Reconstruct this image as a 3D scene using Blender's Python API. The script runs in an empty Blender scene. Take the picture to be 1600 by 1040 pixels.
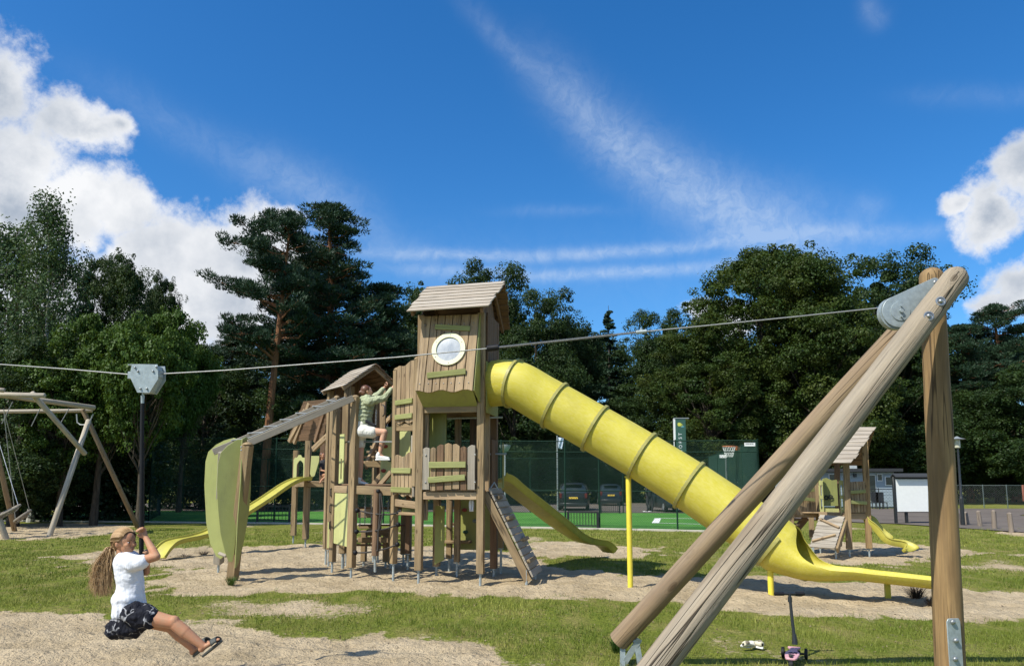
import bpy, bmesh, math, random
import numpy as np
from mathutils import Vector, Matrix
rnd = random.Random(7)
npr = np.random.RandomState(11)
R = math.radians
scene = bpy.context.scene
C = scene.collection

# ------------------------------------------------------------------ camera
CAM_H = 1.6
FPX = 1180.0
PITCH = math.atan(145 / FPX)
cam_d = bpy.data.cameras.new('camera')
cam = bpy.data.objects.new('camera', cam_d)
C.objects.link(cam)
cam.location = (0, 0, CAM_H)
cam.rotation_euler = (math.pi / 2 + PITCH, 0, 0)
cam_d.sensor_fit = 'HORIZONTAL'
cam_d.sensor_width = 36
cam_d.lens = 36 * FPX / 1600
cam_d.shift_y = 90 / 1600
cam_d.clip_start = 0.1
cam_d.clip_end = 3000
scene.camera = cam

# ------------------------------------------------------------------ light
SUN_ELEV = 50.5
SHADOW = Vector((0.64, 0.52))            # where shadows fall, metres per metre of height
sun_d = bpy.data.lights.new('sun', 'SUN')
sun_d.energy = 5.0
sun_d.angle = R(0.5)
sun_d.color = (1.0, 0.965, 0.86)
sun = bpy.data.objects.new('sun', sun_d)
C.objects.link(sun)
sdir = Vector((SHADOW.x, SHADOW.y, -1)).normalized()
sun.rotation_euler = sdir.to_track_quat('-Z', 'Y').to_euler()
sun.location = (-20, -20, 40)
scene.view_settings.view_transform = 'Standard'
scene.view_settings.look = 'None'
scene.view_settings.gamma = 1
scene.view_settings.use_curve_mapping = False
scene.view_settings.exposure = 0.25
scene.cycles.use_denoising = True
scene.cycles.max_bounces = 6
scene.cycles.diffuse_bounces = 2
scene.cycles.glossy_bounces = 2
scene.cycles.transmission_bounces = 4
scene.cycles.transparent_max_bounces = 6
scene.cycles.sample_clamp_indirect = 4


def ray(px, py):
    u = (px - 800) / FPX
    v = (610 - py) / FPX
    return Vector((u, math.cos(PITCH) - v * math.sin(PITCH), math.sin(PITCH) + v * math.cos(PITCH)))


def P(px, py, Y):
    d = ray(px, py)
    t = Y / d.y
    return Vector((d.x * t, Y, CAM_H + d.z * t))


def G(px, py, z=0.0):
    d = ray(px, py)
    t = (z - CAM_H) / d.z
    return Vector((d.x * t, d.y * t, z))


# ------------------------------------------------------------------ node helper
class NT:
    def __init__(s, tree):
        s.t = tree
        s.n = tree.nodes
        s.l = tree.links

    def new(s, kind, **kw):
        nd = s.n.new(kind)
        for k, v in kw.items():
            setattr(nd, k, v)
        return nd

    def put(s, sock, v):
        if v is None:
            return
        if isinstance(v, bpy.types.NodeSocket):
            s.l.new(v, sock)
        else:
            if isinstance(v, (tuple, list, Vector)) and sock.type == 'RGBA' and len(v) == 3:
                v = (*v, 1)
            sock.default_value = v

    def m(s, op, a, b=None, c=None, clamp=False):
        nd = s.new('ShaderNodeMath', operation=op, use_clamp=clamp)
        s.put(nd.inputs[0], a)
        s.put(nd.inputs[1], b)
        s.put(nd.inputs[2], c)
        return nd.outputs[0]

    def v(s, op, a, b=None, sc=None):
        nd = s.new('ShaderNodeVectorMath', operation=op)
        s.put(nd.inputs[0], a)
        if b is not None:
            s.put(nd.inputs[1], b)
        if sc is not None:
            s.put(nd.inputs['Scale'], sc)
        return nd.outputs['Value'] if op in ('LENGTH', 'DOT_PRODUCT', 'DISTANCE') else nd.outputs[0]

    def noise(s, vec, scale=5, detail=3, rough=0.5, dist=0.0, dim='3D', out='Fac'):
        nd = s.new('ShaderNodeTexNoise', noise_dimensions=dim)
        s.put(nd.inputs['Vector'], vec)
        s.put(nd.inputs['Scale'], scale)
        nd.inputs['Detail'].default_value = detail
        nd.inputs['Roughness'].default_value = rough
        nd.inputs['Distortion'].default_value = dist
        return nd.outputs[out]

    def voro(s, vec, scale=5, feature='F1', out='Distance', rand=1.0):
        nd = s.new('ShaderNodeTexVoronoi', feature=feature)
        s.put(nd.inputs['Vector'], vec)
        s.put(nd.inputs['Scale'], scale)
        nd.inputs['Randomness'].default_value = rand
        return nd.outputs[out]

    def sep(s, vec):
        nd = s.new('ShaderNodeSeparateXYZ')
        s.put(nd.inputs[0], vec)
        return nd.outputs

    def comb(s, x, y, z):
        nd = s.new('ShaderNodeCombineXYZ')
        s.put(nd.inputs[0], x)
        s.put(nd.inputs[1], y)
        s.put(nd.inputs[2], z)
        return nd.outputs[0]

    def rng(s, v, a, b, c=0.0, d=1.0, smooth=False):
        nd = s.new('ShaderNodeMapRange')
        if smooth:
            nd.interpolation_type = 'SMOOTHSTEP'
        s.put(nd.inputs[0], v)
        s.put(nd.inputs[1], a)
        s.put(nd.inputs[2], b)
        s.put(nd.inputs[3], c)
        s.put(nd.inputs[4], d)
        return nd.outputs[0]

    def mix(s, f, a, b, mode='MIX'):
        nd = s.new('ShaderNodeMix', data_type='RGBA', blend_type=mode)
        s.put(nd.inputs[0], f)
        s.put(nd.inputs[6], a)
        s.put(nd.inputs[7], b)
        return nd.outputs[2]

    def attr(s, name, out='Vector'):
        nd = s.new('ShaderNodeAttribute', attribute_name=name)
        return nd.outputs[out]

    def bump(s, h, strength=0.5, dist=0.01, nrm=None):
        nd = s.new('ShaderNodeBump')
        nd.inputs['Strength'].default_value = strength
        nd.inputs['Distance'].default_value = dist
        s.put(nd.inputs['Height'], h)
        if nrm is not None:
            s.put(nd.inputs['Normal'], nrm)
        return nd.outputs[0]


def mat(name, build, rough=0.6, spec=0.5, metal=0.0):
    m = bpy.data.materials.new(name)
    m.use_nodes = True
    n = NT(m.node_tree)
    b = m.node_tree.nodes['Principled BSDF']
    b.inputs['Roughness'].default_value = rough
    b.inputs['Specular IOR Level'].default_value = spec
    b.inputs['Metallic'].default_value = metal
    col = build(n, b)
    if col is not None:
        n.put(b.inputs['Base Color'], col)
    return m


# ------------------------------------------------------------------ world: sky and clouds
def azel(px, py):
    d = ray(px, py).normalized()
    return math.atan2(d.x, d.y), math.asin(d.z)


def make_world():
    w = bpy.data.worlds.new('World')
    scene.world = w
    w.use_nodes = True
    n = NT(w.node_tree)
    bg = w.node_tree.nodes['Background']
    out = w.node_tree.nodes['World Output']
    sky = n.new('ShaderNodeTexSky', sky_type='NISHITA')
    sky.sun_disc = False
    sky.sun_elevation = R(SUN_ELEV)
    sky.sun_rotation = math.atan2(-SHADOW.x, -SHADOW.y)
    sky.altitude = 50
    sky.air_density = 1.0
    sky.dust_density = 0.7
    sky.ozone_density = 3.5
    hs = n.new('ShaderNodeHueSaturation')
    n.put(hs.inputs['Color'], sky.outputs[0])
    hs.inputs['Saturation'].default_value = 1.32
    hs.inputs['Value'].default_value = 1.0
    hs.inputs['Hue'].default_value = 0.497
    base = n.v('MULTIPLY', hs.outputs[0], (0.84, 1.03, 1.20))
    tc = n.new('ShaderNodeTexCoord')
    d = n.v('NORMALIZE', tc.outputs['Generated'])
    x, y, z = n.sep(d)
    az = n.m('ARCTAN2', x, y)
    el = n.m('ARCSINE', z)
    # warp
    nz1 = n.noise(d, 9, 5, 0.6, out='Color')
    wv = n.v('SUBTRACT', nz1, (0.5, 0.5, 0.5))
    q0 = n.comb(az, el, 0.0)
    q = n.v('ADD', q0, n.v('MULTIPLY', wv, (0.05, 0.05, 0.0)))
    # cumulus blobs: px, py, rx, ry in picture units turned to angles
    blobs = [(0, 130, 62, 85), (40, 250, 110, 95), (120, 205, 105, 50), (185, 200, 42, 28), (80, 330, 170, 105), (180, 330, 72, 80),
             (215, 400, 90, 75), (335, 385, 75, 62), (385, 385, 112, 84), (300, 400, 110, 80), (340, 470, 150, 110), (130, 470, 220, 120), (440, 338, 46, 30),
             (1560, 330, 80, 62), (1610, 260, 66, 66), (1496, 320, 34, 20), (1590, 440, 60, 38), (1555, 470, 50, 25), (1640, 400, 60, 90), (1095, 480, 34, 20),
             (1150, 500, 60, 30), (-120, 250, 190, 190), (-300, 420, 260, 200), (1800, 380, 160, 90), (2000, 480, 200, 90), (-600, 480, 200, 120)]
    F = None
    for (px, py, rx, ry) in blobs:
        a, e = azel(px, py)
        fx = 1.0 / (rx / FPX * math.cos(math.atan((px - 800) / FPX)) ** 2)
        fy = 1.0 / (ry / FPX * math.cos(math.atan((px - 800) / FPX)))
        dd = n.v('MULTIPLY', n.v('SUBTRACT', q, (a, e, 0)), (fx, fy, 0))
        f = n.m('SUBTRACT', 1.0, n.v('LENGTH', dd))
        F = f if F is None else n.m('MAXIMUM', F, f)
    # scattered cumulus for the rest of the sky, away from the photographed part
    low = n.noise(n.v('MULTIPLY', d, (1, 1, 1.8)), 2.3, 2, 0.5)
    away = n.rng(n.m('ABSOLUTE', az), 0.95, 1.4, 0.0, 1.0)
    g = n.m('MULTIPLY', n.m('SUBTRACT', low, 0.53), 4.0)
    g = n.m('SUBTRACT', g, n.m('MULTIPLY', n.m('SUBTRACT', 1.0, away), 3.0))
    F = n.m('MAXIMUM', F, g)
    nc = n.noise(d, 15, 9, 0.66)
    F2 = n.m('ADD', n.m('MULTIPLY', F, 0.9), n.m('MULTIPLY', n.m('SUBTRACT', nc, 0.5), 1.9))
    alpha = n.rng(F2, -0.12, 0.46, 0, 1, smooth=True)
    alpha = n.m('MULTIPLY', alpha, n.rng(el, 0.01, 0.06, 0.4, 1.0))
    # shading: billows seen against a copy shifted towards the light, greyer in the thick middle
    nb = n.noise(d, 7.0, 8, 0.55)
    nb2 = n.noise(n.v('ADD', d, (-0.015, 0.0, 0.035)), 7.0, 8, 0.55)
    lit = n.m('ADD', 0.74, n.m('MULTIPLY', n.m('SUBTRACT', nb, nb2), 2.2))
    thick = n.rng(F2, 0.30, 1.1, 0.0, 0.52, smooth=True)
    big = n.noise(d, 5.0, 3, 0.5)
    lit = n.m('SUBTRACT', lit, n.m('MULTIPLY', thick, n.rng(big, 0.36, 0.60, 0.15, 1.25)))
    rim = n.rng(F2, 0.02, 0.42, 0.34, 0.0)
    lit = n.m('ADD', lit, rim, clamp=True)
    ccol = n.mix(lit, (0.31, 0.37, 0.46), (0.80, 0.81, 0.83))
    # cirrus streaks: (x0,y0)-(x1,y1), half width px, strength
    st = [(740, 20, 900, 170, 16, 0.5), (850, 110, 1010, 265, 38, 0.8), (960, 215, 1220, 375, 42, 1.1), (1040, 290, 1270, 330, 34, 0.5),
          (1100, 330, 1330, 390, 50, 0.55), (180, 150, 480, 290, 26, 0.45), (400, 260, 560, 330, 40, 0.5), (480, 300, 680, 430, 26, 0.5), (600, 398, 1140, 378, 9, 1.5),
          (700, 427, 1150, 414, 9, 1.5), (1180, 368, 1480, 360, 12, 0.9), (800, 330, 940, 330, 8, 0.35), (1340, 322, 1380, 330, 16, 0.5),
          (1350, 0, 1380, 30, 14, 0.6), (1440, 150, 1640, 150, 12, 0.3), (560, 410, 1300, 400, 60, 0.2)]
    S = None
    qs = n.v('ADD', q0, n.v('MULTIPLY', wv, (0.022, 0.022, 0.0)))
    fib = n.noise(n.v('ADD', n.v('MULTIPLY', q0, (1, 1, 0)), n.v('MULTIPLY', wv, (0.12, 0.12, 0))), 48, 7, 0.68)
    for (x0, y0, x1, y1, hw, s) in st:
        a0, e0 = azel(x0, y0)
        a1, e1 = azel(x1, y1)
        L = math.hypot(a1 - a0, e1 - e0)
        ux, uy = (a1 - a0) / L, (e1 - e0) / L
        c = ((a0 + a1) / 2, (e0 + e1) / 2, 0)
        rel = n.v('SUBTRACT', qs, c)
        al = n.m('MULTIPLY', n.v('DOT_PRODUCT', rel, (ux, uy, 0)), 1.0 / (L * 0.62))
        ac = n.m('MULTIPLY', n.v('DOT_PRODUCT', rel, (-uy, ux, 0)), FPX / hw)
        r2 = n.m('ADD', n.m('POWER', n.m('ABSOLUTE', al), 3.0), n.m('MULTIPLY', ac, ac))
        f = n.m('MULTIPLY', n.m('EXPONENT', n.m('MULTIPLY', r2, -1.0)), s)
        S = f if S is None else n.m('ADD', S, f)
    gen = n.m('MULTIPLY', n.rng(n.noise(n.v('MULTIPLY', d, (1, 3, 5)), 3, 5, 0.6), 0.5, 0.8), 0.55)
    S = n.m('ADD', S, n.m('MULTIPLY', gen, away))
    ci = n.m('MULTIPLY', S, n.rng(fib, 0.30, 0.74, 0.22, 0.72), clamp=True)
    ci = n.m('MULTIPLY', ci, 0.42)
    # sky brightness: the Background strength scales the Nishita sky, so clouds are divided by it
    K = 0.12
    sc = n.v('SCALE', ccol, sc=1.0 / K)
    c1 = n.mix(ci, base, (0.62 / K, 0.71 / K, 0.82 / K))
    c2 = n.mix(alpha, c1, sc)
    n.put(bg.inputs['Color'], c2)
    bg.inputs['Strength'].default_value = K
    n.l.new(bg.outputs[0], out.inputs[0])


make_world()


# ------------------------------------------------------------------ mesh builder
def frame(d, up=Vector((0, 0, 1))):
    d = Vector(d).normalized()
    up = Vector(up)
    if abs(d.dot(up.normalized())) > 0.999:
        up = Vector((0, 1, 0)) if abs(d.y) < 0.9 else Vector((1, 0, 0))
    s = d.cross(up).normalized()
    u = s.cross(d).normalized()
    return d, s, u


class MB:
    """vertices and faces with a grain coordinate and a random number per piece"""

    def __init__(s):
        s.v = []
        s.f = []
        s.g = []
        s.r = []

    def _add(s, vs, fs, gs, r=None):
        b = len(s.v)
        off = Vector((rnd.uniform(-40, 40), rnd.uniform(-40, 40), rnd.uniform(-40, 40)))
        s.v += [Vector(p) for p in vs]
        s.f += [tuple(i + b for i in f) for f in fs]
        s.g += [Vector(q) + off for q in gs]
        rr = rnd.random() if r is None else r
        s.r += [rr] * len(vs)
        return s

    def box(s, c, size, rz=0.0, M=None, long=None):
        c = Vector(c)
        hx, hy, hz = size[0] / 2, size[1] / 2, size[2] / 2
        if M is None:
            M = Matrix.Rotation(rz, 3, 'Z')
        loc = [Vector((x, y, z)) for z in (-hz, hz) for y in (-hy, hy) for x in (-hx, hx)]
        if long is None:
            long = max(range(3), key=lambda i: size[i])
        order = [long] + [i for i in range(3) if i != long]
        g = [Vector((p[order[0]], p[order[1]], p[order[2]])) for p in loc]
        f = [(0, 2, 3, 1), (4, 5, 7, 6), (0, 1, 5, 4), (2, 6, 7, 3), (0, 4, 6, 2), (1, 3, 7, 5)]
        return s._add([c + M @ p for p in loc], f, g)

    def beam(s, a, b, w, h, up=(0, 0, 1)):
        """box from a to b; w across (horizontal), h along up"""
        a, b = Vector(a), Vector(b)
        d, sd, u = frame(b - a, up)
        L = (b - a).length
        vs, g = [], []
        for t in (0, L):
            for j in (-1, 1):
                for i in (-1, 1):
                    vs.append(a + d * t + sd * (i * w / 2) + u * (j * h / 2))
                    g.append(Vector((t, i * w / 2, j * h / 2)))
        f = [(0, 1, 3, 2), (4, 6, 7, 5), (0, 4, 5, 1), (2, 3, 7, 6), (0, 2, 6, 4), (1, 5, 7, 3)]
        return s._add(vs, f, g)

    def rings(s, centers, radii, n=12, cap=True, up=(0, 0, 1), flat=1.0, axes=None):
        """tube through centers with a radius each"""
        cs = [Vector(c) for c in centers]
        k = len(cs)
        vs, g, f = [], [], []
        L = 0
        ax = None
        for i, c in enumerate(cs):
            if i == 0:
                d = cs[1] - cs[0]
            elif i == k - 1:
                d = cs[-1] - cs[-2]
            else:
                d = (cs[i + 1] - cs[i]).normalized() + (cs[i] - cs[i - 1]).normalized()
            if d.length < 1e-9:
                d = Vector((0, 0, 1))
            if i:
                L += (c - cs[i - 1]).length
            if ax is None:
                dd, sd, u = frame(d, up)
            else:
                dd = d.normalized()
                sd = (ax - dd * ax.dot(dd)).normalized()
                u = sd.cross(dd).normalized()
            ax = sd
            r = radii[i] if isinstance(radii, (list, tuple)) else radii
            for j in range(n):
                t = 2 * math.pi * j / n
                vs.append(c + sd * (math.cos(t) * r) + u * (math.sin(t) * r * flat))
                g.append(Vector((L, math.cos(t) * r, math.sin(t) * r)))
        for i in range(k - 1):
            for j in range(n):
                j2 = (j + 1) % n
                f.append((i * n + j, i * n + j2, (i + 1) * n + j2, (i + 1) * n + j))
        if cap:
            f.append(tuple(range(n - 1, -1, -1)))
            f.append(tuple((k - 1) * n + j for j in range(n)))
        return s._add(vs, f, g)

    def cyl(s, a, b, r0, r1=None, n=12, dome=0.0, dome0=0.0):
        a, b = Vector(a), Vector(b)
        r1 = r0 if r1 is None else r1
        d = (b - a).normalized()
        cs, rs = [], []
        if dome0:
            for t in (80, 60, 35, 0):
                cs.append(a - d * (math.sin(R(t)) * dome0))
                rs.append(max(r0 * math.cos(R(t)), 1e-4))
        else:
            cs.append(a)
            rs.append(r0)
        if dome:
            for t in (0, 35, 60, 80):
                cs.append(b + d * (math.sin(R(t)) * dome))
                rs.append(max(r1 * math.cos(R(t)), 1e-4))
        else:
            cs.append(b)
            rs.append(r1)
        return s.rings(cs, rs, n)

    def poly(s, pts, o, u, v, th, both=True):
        """extrude a 2-D outline (in u,v from o) by th along u x v"""
        o, u, v = Vector(o), Vector(u), Vector(v)
        nn = u.cross(v).normalized()
        k = len(pts)
        vs = [o + u * a + v * b for a, b in pts] + [o + u * a + v * b + nn * th for a, b in pts]
        g = [Vector((b, a, 0)) for a, b in pts] + [Vector((b, a, th)) for a, b in pts]
        f = [tuple(range(k - 1, -1, -1)), tuple(range(k, 2 * k))]
        f += [(i, (i + 1) % k, (i + 1) % k + k, i + k) for i in range(k)]
        return s._add(vs, f, g)

    def ring_poly(s, outer, inner, o, u, v, th):
        o, u, v = Vector(o), Vector(u), Vector(v)
        nn = u.cross(v).normalized()
        k = len(outer)
        vs = []
        for base in (0, th):
            for lst in (outer, inner):
                vs += [o + u * a + v * b + nn * base for a, b in lst]
        g = [Vector((b, a, 0)) for base in (0, 1) for lst in (outer, inner) for a, b in lst]
        f = []
        for i in range(k):
            j = (i + 1) % k
            f.append((i, k + i, k + j, j))
            f.append((2 * k + i, 2 * k + j, 3 * k + j, 3 * k + i))
            f.append((i, j, 2 * k + j, 2 * k + i))
            f.append((k + i, 3 * k + i, 3 * k + j, k + j))
        return s._add(vs, f, g)

    def sphere(s, c, r, n=12, m=8, M=None):
        c = Vector(c)
        r = (r, r, r) if isinstance(r, (int, float)) else r
        vs, f = [], []
        for i in range(m + 1):
            ph = math.pi * i / m
            for j in range(n):
                t = 2 * math.pi * j / n
                p = Vector((r[0] * math.sin(ph) * math.cos(t), r[1] * math.sin(ph) * math.sin(t), r[2] * math.cos(ph)))
                vs.append(c + (M @ p if M is not None else p))
        for i in range(m):
            for j in range(n):
                j2 = (j + 1) % n
                f.append((i * n + j, (i + 1) * n + j, (i + 1) * n + j2, i * n + j2))
        return s._add(vs, f, [p - c for p in vs])

    def cap(s, a, b, r0, r1, n=14, flat=1.0, up=(0, 0, 1)):
        """tapered capsule for bodies"""
        a, b = Vector(a), Vector(b)
        d = (b - a).normalized()
        cs, rs = [], []
        for t in (85, 60, 35, 12):
            cs.append(a - d * (math.sin(R(t)) * r0))
            rs.append(r0 * math.cos(R(t)))
        for t in (12, 35, 60, 85):
            cs.append(b + d * (math.sin(R(t)) * r1))
            rs.append(r1 * math.cos(R(t)))
        return s.rings(cs, rs, n, up=up, flat=flat)

    def surf(s, rows, closed=False, two=False):
        """grid surface through rows of points"""
        m, k = len(rows), len(rows[0])
        vs = [Vector(p) for r in rows for p in r]
        f = []
        for i in range(m - 1):
            for j in range(k if closed else k - 1):
                j2 = (j + 1) % k
                f.append((i * k + j, i * k + j2, (i + 1) * k + j2, (i + 1) * k + j))
        return s._add(vs, f, [Vector(p) for p in vs])


def wpos(o):
    """world position of an unrotated object or parent"""
    if o.parent is None:
        return Vector(o.location)
    return wpos(o.parent) + o.matrix_parent_inverse.translation + Vector(o.location)


def obj(name, mb, m, parent=None, smooth=35, bevel=0.0, seg=1, **props):
    me = bpy.data.meshes.new(name)
    me.from_pydata([tuple(p) for p in mb.v], [], mb.f)
    if mb.g:
        a = me.attributes.new('gc', 'FLOAT_VECTOR', 'POINT')
        a.data.foreach_set('vector', np.array([tuple(q) for q in mb.g], dtype=np.float32).ravel())
        a = me.attributes.new('rnd', 'FLOAT', 'POINT')
        a.data.foreach_set('value', np.array(mb.r, dtype=np.float32))
    me.materials.append(m)
    if smooth:
        me.polygons.foreach_set('use_smooth', [True] * len(me.polygons))
        me.set_sharp_from_angle(angle=R(smooth))
    me.update()
    o = bpy.data.objects.new(name, me)
    C.objects.link(o)
    if parent is not None:
        o.parent = parent
        o.matrix_parent_inverse = Matrix.Translation(-wpos(parent))
    if bevel:
        b = o.modifiers.new('bevel', 'BEVEL')
        b.width = bevel
        b.segments = seg
        b.limit_method = 'ANGLE'
        b.angle_limit = R(40)
        b.harden_normals = False
    for k, v in props.items():
        o[k] = v
    return o


def thing(name, label, cat, loc=(0, 0, 0), group=None):
    o = bpy.data.objects.new(name, None)
    o.empty_display_size = 0.2
    C.objects.link(o)
    o.location = loc
    o['label'] = label
    o['category'] = cat
    if group:
        o['group'] = group
    return o


def tag(o, label, cat, group=None):
    o['label'] = label
    o['category'] = cat
    if group:
        o['group'] = group
    return o


def holder(name, parent):
    """an empty part that only groups sub-parts"""
    o = bpy.data.objects.new(name, None)
    o.empty_display_size = 0.1
    C.objects.link(o)
    o.parent = parent
    o.matrix_parent_inverse = Matrix.Translation(-wpos(parent))
    return o


def copy_tree(o, parent=None):
    c = o.copy()
    C.objects.link(c)
    if parent is not None:
        c.parent = parent
        c.matrix_parent_inverse = o.matrix_parent_inverse.copy()
    for ch in list(o.children):
        copy_tree(ch, c)
    return c


# ------------------------------------------------------------------ numpy noise
_perm = npr.rand(64, 64)


def vnoise(x, y):
    xi = np.floor(x).astype(int)
    yi = np.floor(y).astype(int)
    fx = x - xi
    fy = y - yi
    fx = fx * fx * (3 - 2 * fx)
    fy = fy * fy * (3 - 2 * fy)
    a = _perm[xi % 64, yi % 64]
    b = _perm[(xi + 1) % 64, yi % 64]
    c = _perm[xi % 64, (yi + 1) % 64]
    d = _perm[(xi + 1) % 64, (yi + 1) % 64]
    return (a * (1 - fx) + b * fx) * (1 - fy) + (c * (1 - fx) + d * fx) * fy


def fbm(x, y, o=4, g=0.5):
    s = 0
    a = 1.0
    t = 0
    for i in range(o):
        s = s + a * vnoise(x * 2 ** i + 17.3 * i, y * 2 ** i + 9.1 * i)
        t += a
        a *= g
    return s / t

# ------------------------------------------------------------------ materials
def plain(name, col, rough=0.6, spec=0.5, metal=0.0, var=0.12, scale=9, bump=0.0, bscale=60, grime=0.0):
    def b(n, p):
        tc = n.attr('gc')
        a = n.noise(tc, scale, 4, 0.6)
        c = n.mix(n.rng(a, 0.3, 0.7), tuple(x * (1 - var) for x in col), tuple(min(1, x * (1 + var)) for x in col))
        if grime:
            ge = n.new('ShaderNodeNewGeometry').outputs['Position']
            g1 = n.noise(n.v('MULTIPLY', ge, (9, 9, 1.1)), 1.0, 6, 0.7)
            g2 = n.noise(ge, 3.5, 5, 0.7)
            gg = n.m('MULTIPLY', n.rng(g1, 0.48, 0.72), n.rng(g2, 0.4, 0.62, 0.25, 1.0))
            c = n.mix(n.m('MULTIPLY', gg, grime), c, (0.13, 0.12, 0.07))
            c = n.mix(n.rng(n.noise(ge, 60, 2, 0.6), 0.66, 0.72, 0, grime * 0.6), c, (0.5, 0.5, 0.35))
        r = n.rng(n.noise(tc, scale * 2.3, 3, 0.6), 0.3, 0.7, max(0.02, rough - 0.08), min(1, rough + 0.1))
        n.put(p.inputs['Roughness'], r)
        if bump:
            n.put(p.inputs['Normal'], n.bump(n.noise(tc, bscale, 4, 0.6), bump, 0.01))
        return c
    return mat(name, b, rough, spec, metal)


def wood(name, dark, light, grey=(0.42, 0.39, 0.34), greyness=0.4, crack=0.5, knots=0.6, rough=0.75, kscale=1.0, bump=0.5, deep=0.004):
    def b(n, p):
        gc = n.attr('gc')
        rn = n.attr('rnd', 'Fac')
        a = n.noise(n.v('MULTIPLY', gc, (1.3, 9, 9)), 1.0, 4, 0.6, dist=0.4)
        c = n.mix(n.rng(a, 0.3, 0.7), dark, light)
        # knots bend the grain
        kv = n.v('MULTIPLY', gc, (1.9 * kscale, 4.6 * kscale, 4.6 * kscale))
        kd = n.voro(kv, 1.0)
        warp = n.m('EXPONENT', n.m('MULTIPLY', n.m('MULTIPLY', kd, kd), -26.0))
        fine = n.noise(n.v('ADD', n.v('MULTIPLY', gc, (2.2, 70, 70)), n.comb(0.0, n.m('MULTIPLY', warp, 2.4), 0.0)), 1.0, 5, 0.62, dist=0.2)
        c = n.mix(n.rng(fine, 0.35, 0.62, 0.42, 0.0), c, tuple(x * 0.42 for x in dark))
        # weathering
        wz = n.noise(n.v('MULTIPLY', gc, (0.5, 4, 4)), 1.0, 5, 0.6)
        wf = n.m('MULTIPLY', n.rng(wz, 0.25, 0.70, 0.25, 1.0), greyness, clamp=True)
        gcol = n.mix(fine, tuple(x * 0.62 for x in grey), tuple(min(1, x * 1.25) for x in grey))
        c = n.mix(wf, c, gcol)
        # per piece
        c = n.mix(n.rng(rn, 0, 1, 0.0, 0.34), c, n.v('MULTIPLY', c, (0.55, 0.49, 0.43)))
        # knots
        kn = n.rng(kd, 0.05, 0.15, knots, 0.0, smooth=True)
        ringn = n.m('SINE', n.m('MULTIPLY', kd, 75.0))
        c = n.mix(kn, c, tuple(x * 0.33 for x in dark))
        kr = n.m('MULTIPLY', n.rng(kd, 0.10, 0.26, knots * 0.5, 0.0), n.rng(ringn, -0.2, 1.0))
        c = n.mix(kr, c, tuple(x * 0.5 for x in dark))
        # cracks along the grain
        ck = n.noise(n.v('ADD', n.v('MULTIPLY', gc, (0.7, 26, 26)), (3.1, 7.7, 1.3)), 1.0, 1, 0.3)
        cd = n.m('ABSOLUTE', n.m('SUBTRACT', ck, 0.5))
        gate = n.rng(n.noise(n.v('MULTIPLY', gc, (0.8, 3, 3)), 1.0, 1, 0.5), 0.46, 0.56)
        cl = n.m('MULTIPLY', n.rng(cd, 0.008, 0.030, 1.0, 0.0), gate)
        c = n.mix(n.m('MULTIPLY', cl, crack), c, tuple(x * 0.16 for x in dark))
        h = n.m('SUBTRACT', n.m('ADD', fine, n.m('MULTIPLY', kr, 0.8)), n.m('MULTIPLY', cl, 2.2))
        n.put(p.inputs['Normal'], n.bump(h, bump, deep))
        n.put(p.inputs['Roughness'], n.rng(fine, 0.3, 0.7, rough - 0.1, min(1, rough + 0.15)))
        return c
    return mat(name, b, rough, 0.35)


M = {}
M['log'] = wood('weathered_log', (0.24, 0.17, 0.10), (0.46, 0.36, 0.24), (0.36, 0.32, 0.255), 0.85, 0.95, 0.75, kscale=1.4, bump=0.8, deep=0.010)
M['log2'] = wood('brown_log', (0.19, 0.105, 0.05), (0.36, 0.235, 0.115), (0.30, 0.255, 0.19), 0.6, 0.8, 0.6, kscale=1.1, bump=0.6)
M['post'] = wood('treated_post_wood', (0.20, 0.112, 0.040), (0.45, 0.285, 0.12), (0.35, 0.265, 0.155), 0.4, 0.8, 0.85, kscale=1.3, bump=0.35)
M['wood'] = wood('play_tower_wood', (0.165, 0.098, 0.042), (0.46, 0.315, 0.155), (0.38, 0.305, 0.195), 0.5, 0.7, 0.7, kscale=1.6)
M['board'] = wood('cladding_board_wood', (0.20, 0.118, 0.054), (0.51, 0.345, 0.18), (0.45, 0.36, 0.245), 0.5, 0.7, 0.8, kscale=1.7)
M['roofw'] = wood('roof_plank_wood', (0.24, 0.18, 0.12), (0.52, 0.43, 0.32), (0.50, 0.45, 0.385), 0.8, 0.5, 0.35, kscale=1.5)
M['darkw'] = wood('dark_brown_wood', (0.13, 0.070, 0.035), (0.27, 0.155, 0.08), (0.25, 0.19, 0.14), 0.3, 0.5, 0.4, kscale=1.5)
M['greyw'] = wood('grey_rail_wood', (0.25, 0.205, 0.15), (0.46, 0.39, 0.29), (0.42, 0.385, 0.33), 0.85, 0.5, 0.3, kscale=1.3)
M['freshw'] = wood('fresh_beam_wood', (0.42, 0.27, 0.14), (0.60, 0.43, 0.25), (0.5, 0.42, 0.33), 0.25, 0.4, 0.5, kscale=1.5)
M['slat'] = wood('green_stained_slat', (0.22, 0.235, 0.06), (0.36, 0.37, 0.13), (0.40, 0.40, 0.22), 0.3, 0.15, 0.2, kscale=1.7, bump=0.25)
M['polew'] = wood('pale_swing_log', (0.34, 0.27, 0.18), (0.58, 0.49, 0.36), (0.48, 0.44, 0.38), 0.7, 0.5, 0.4, kscale=1.3)


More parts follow.
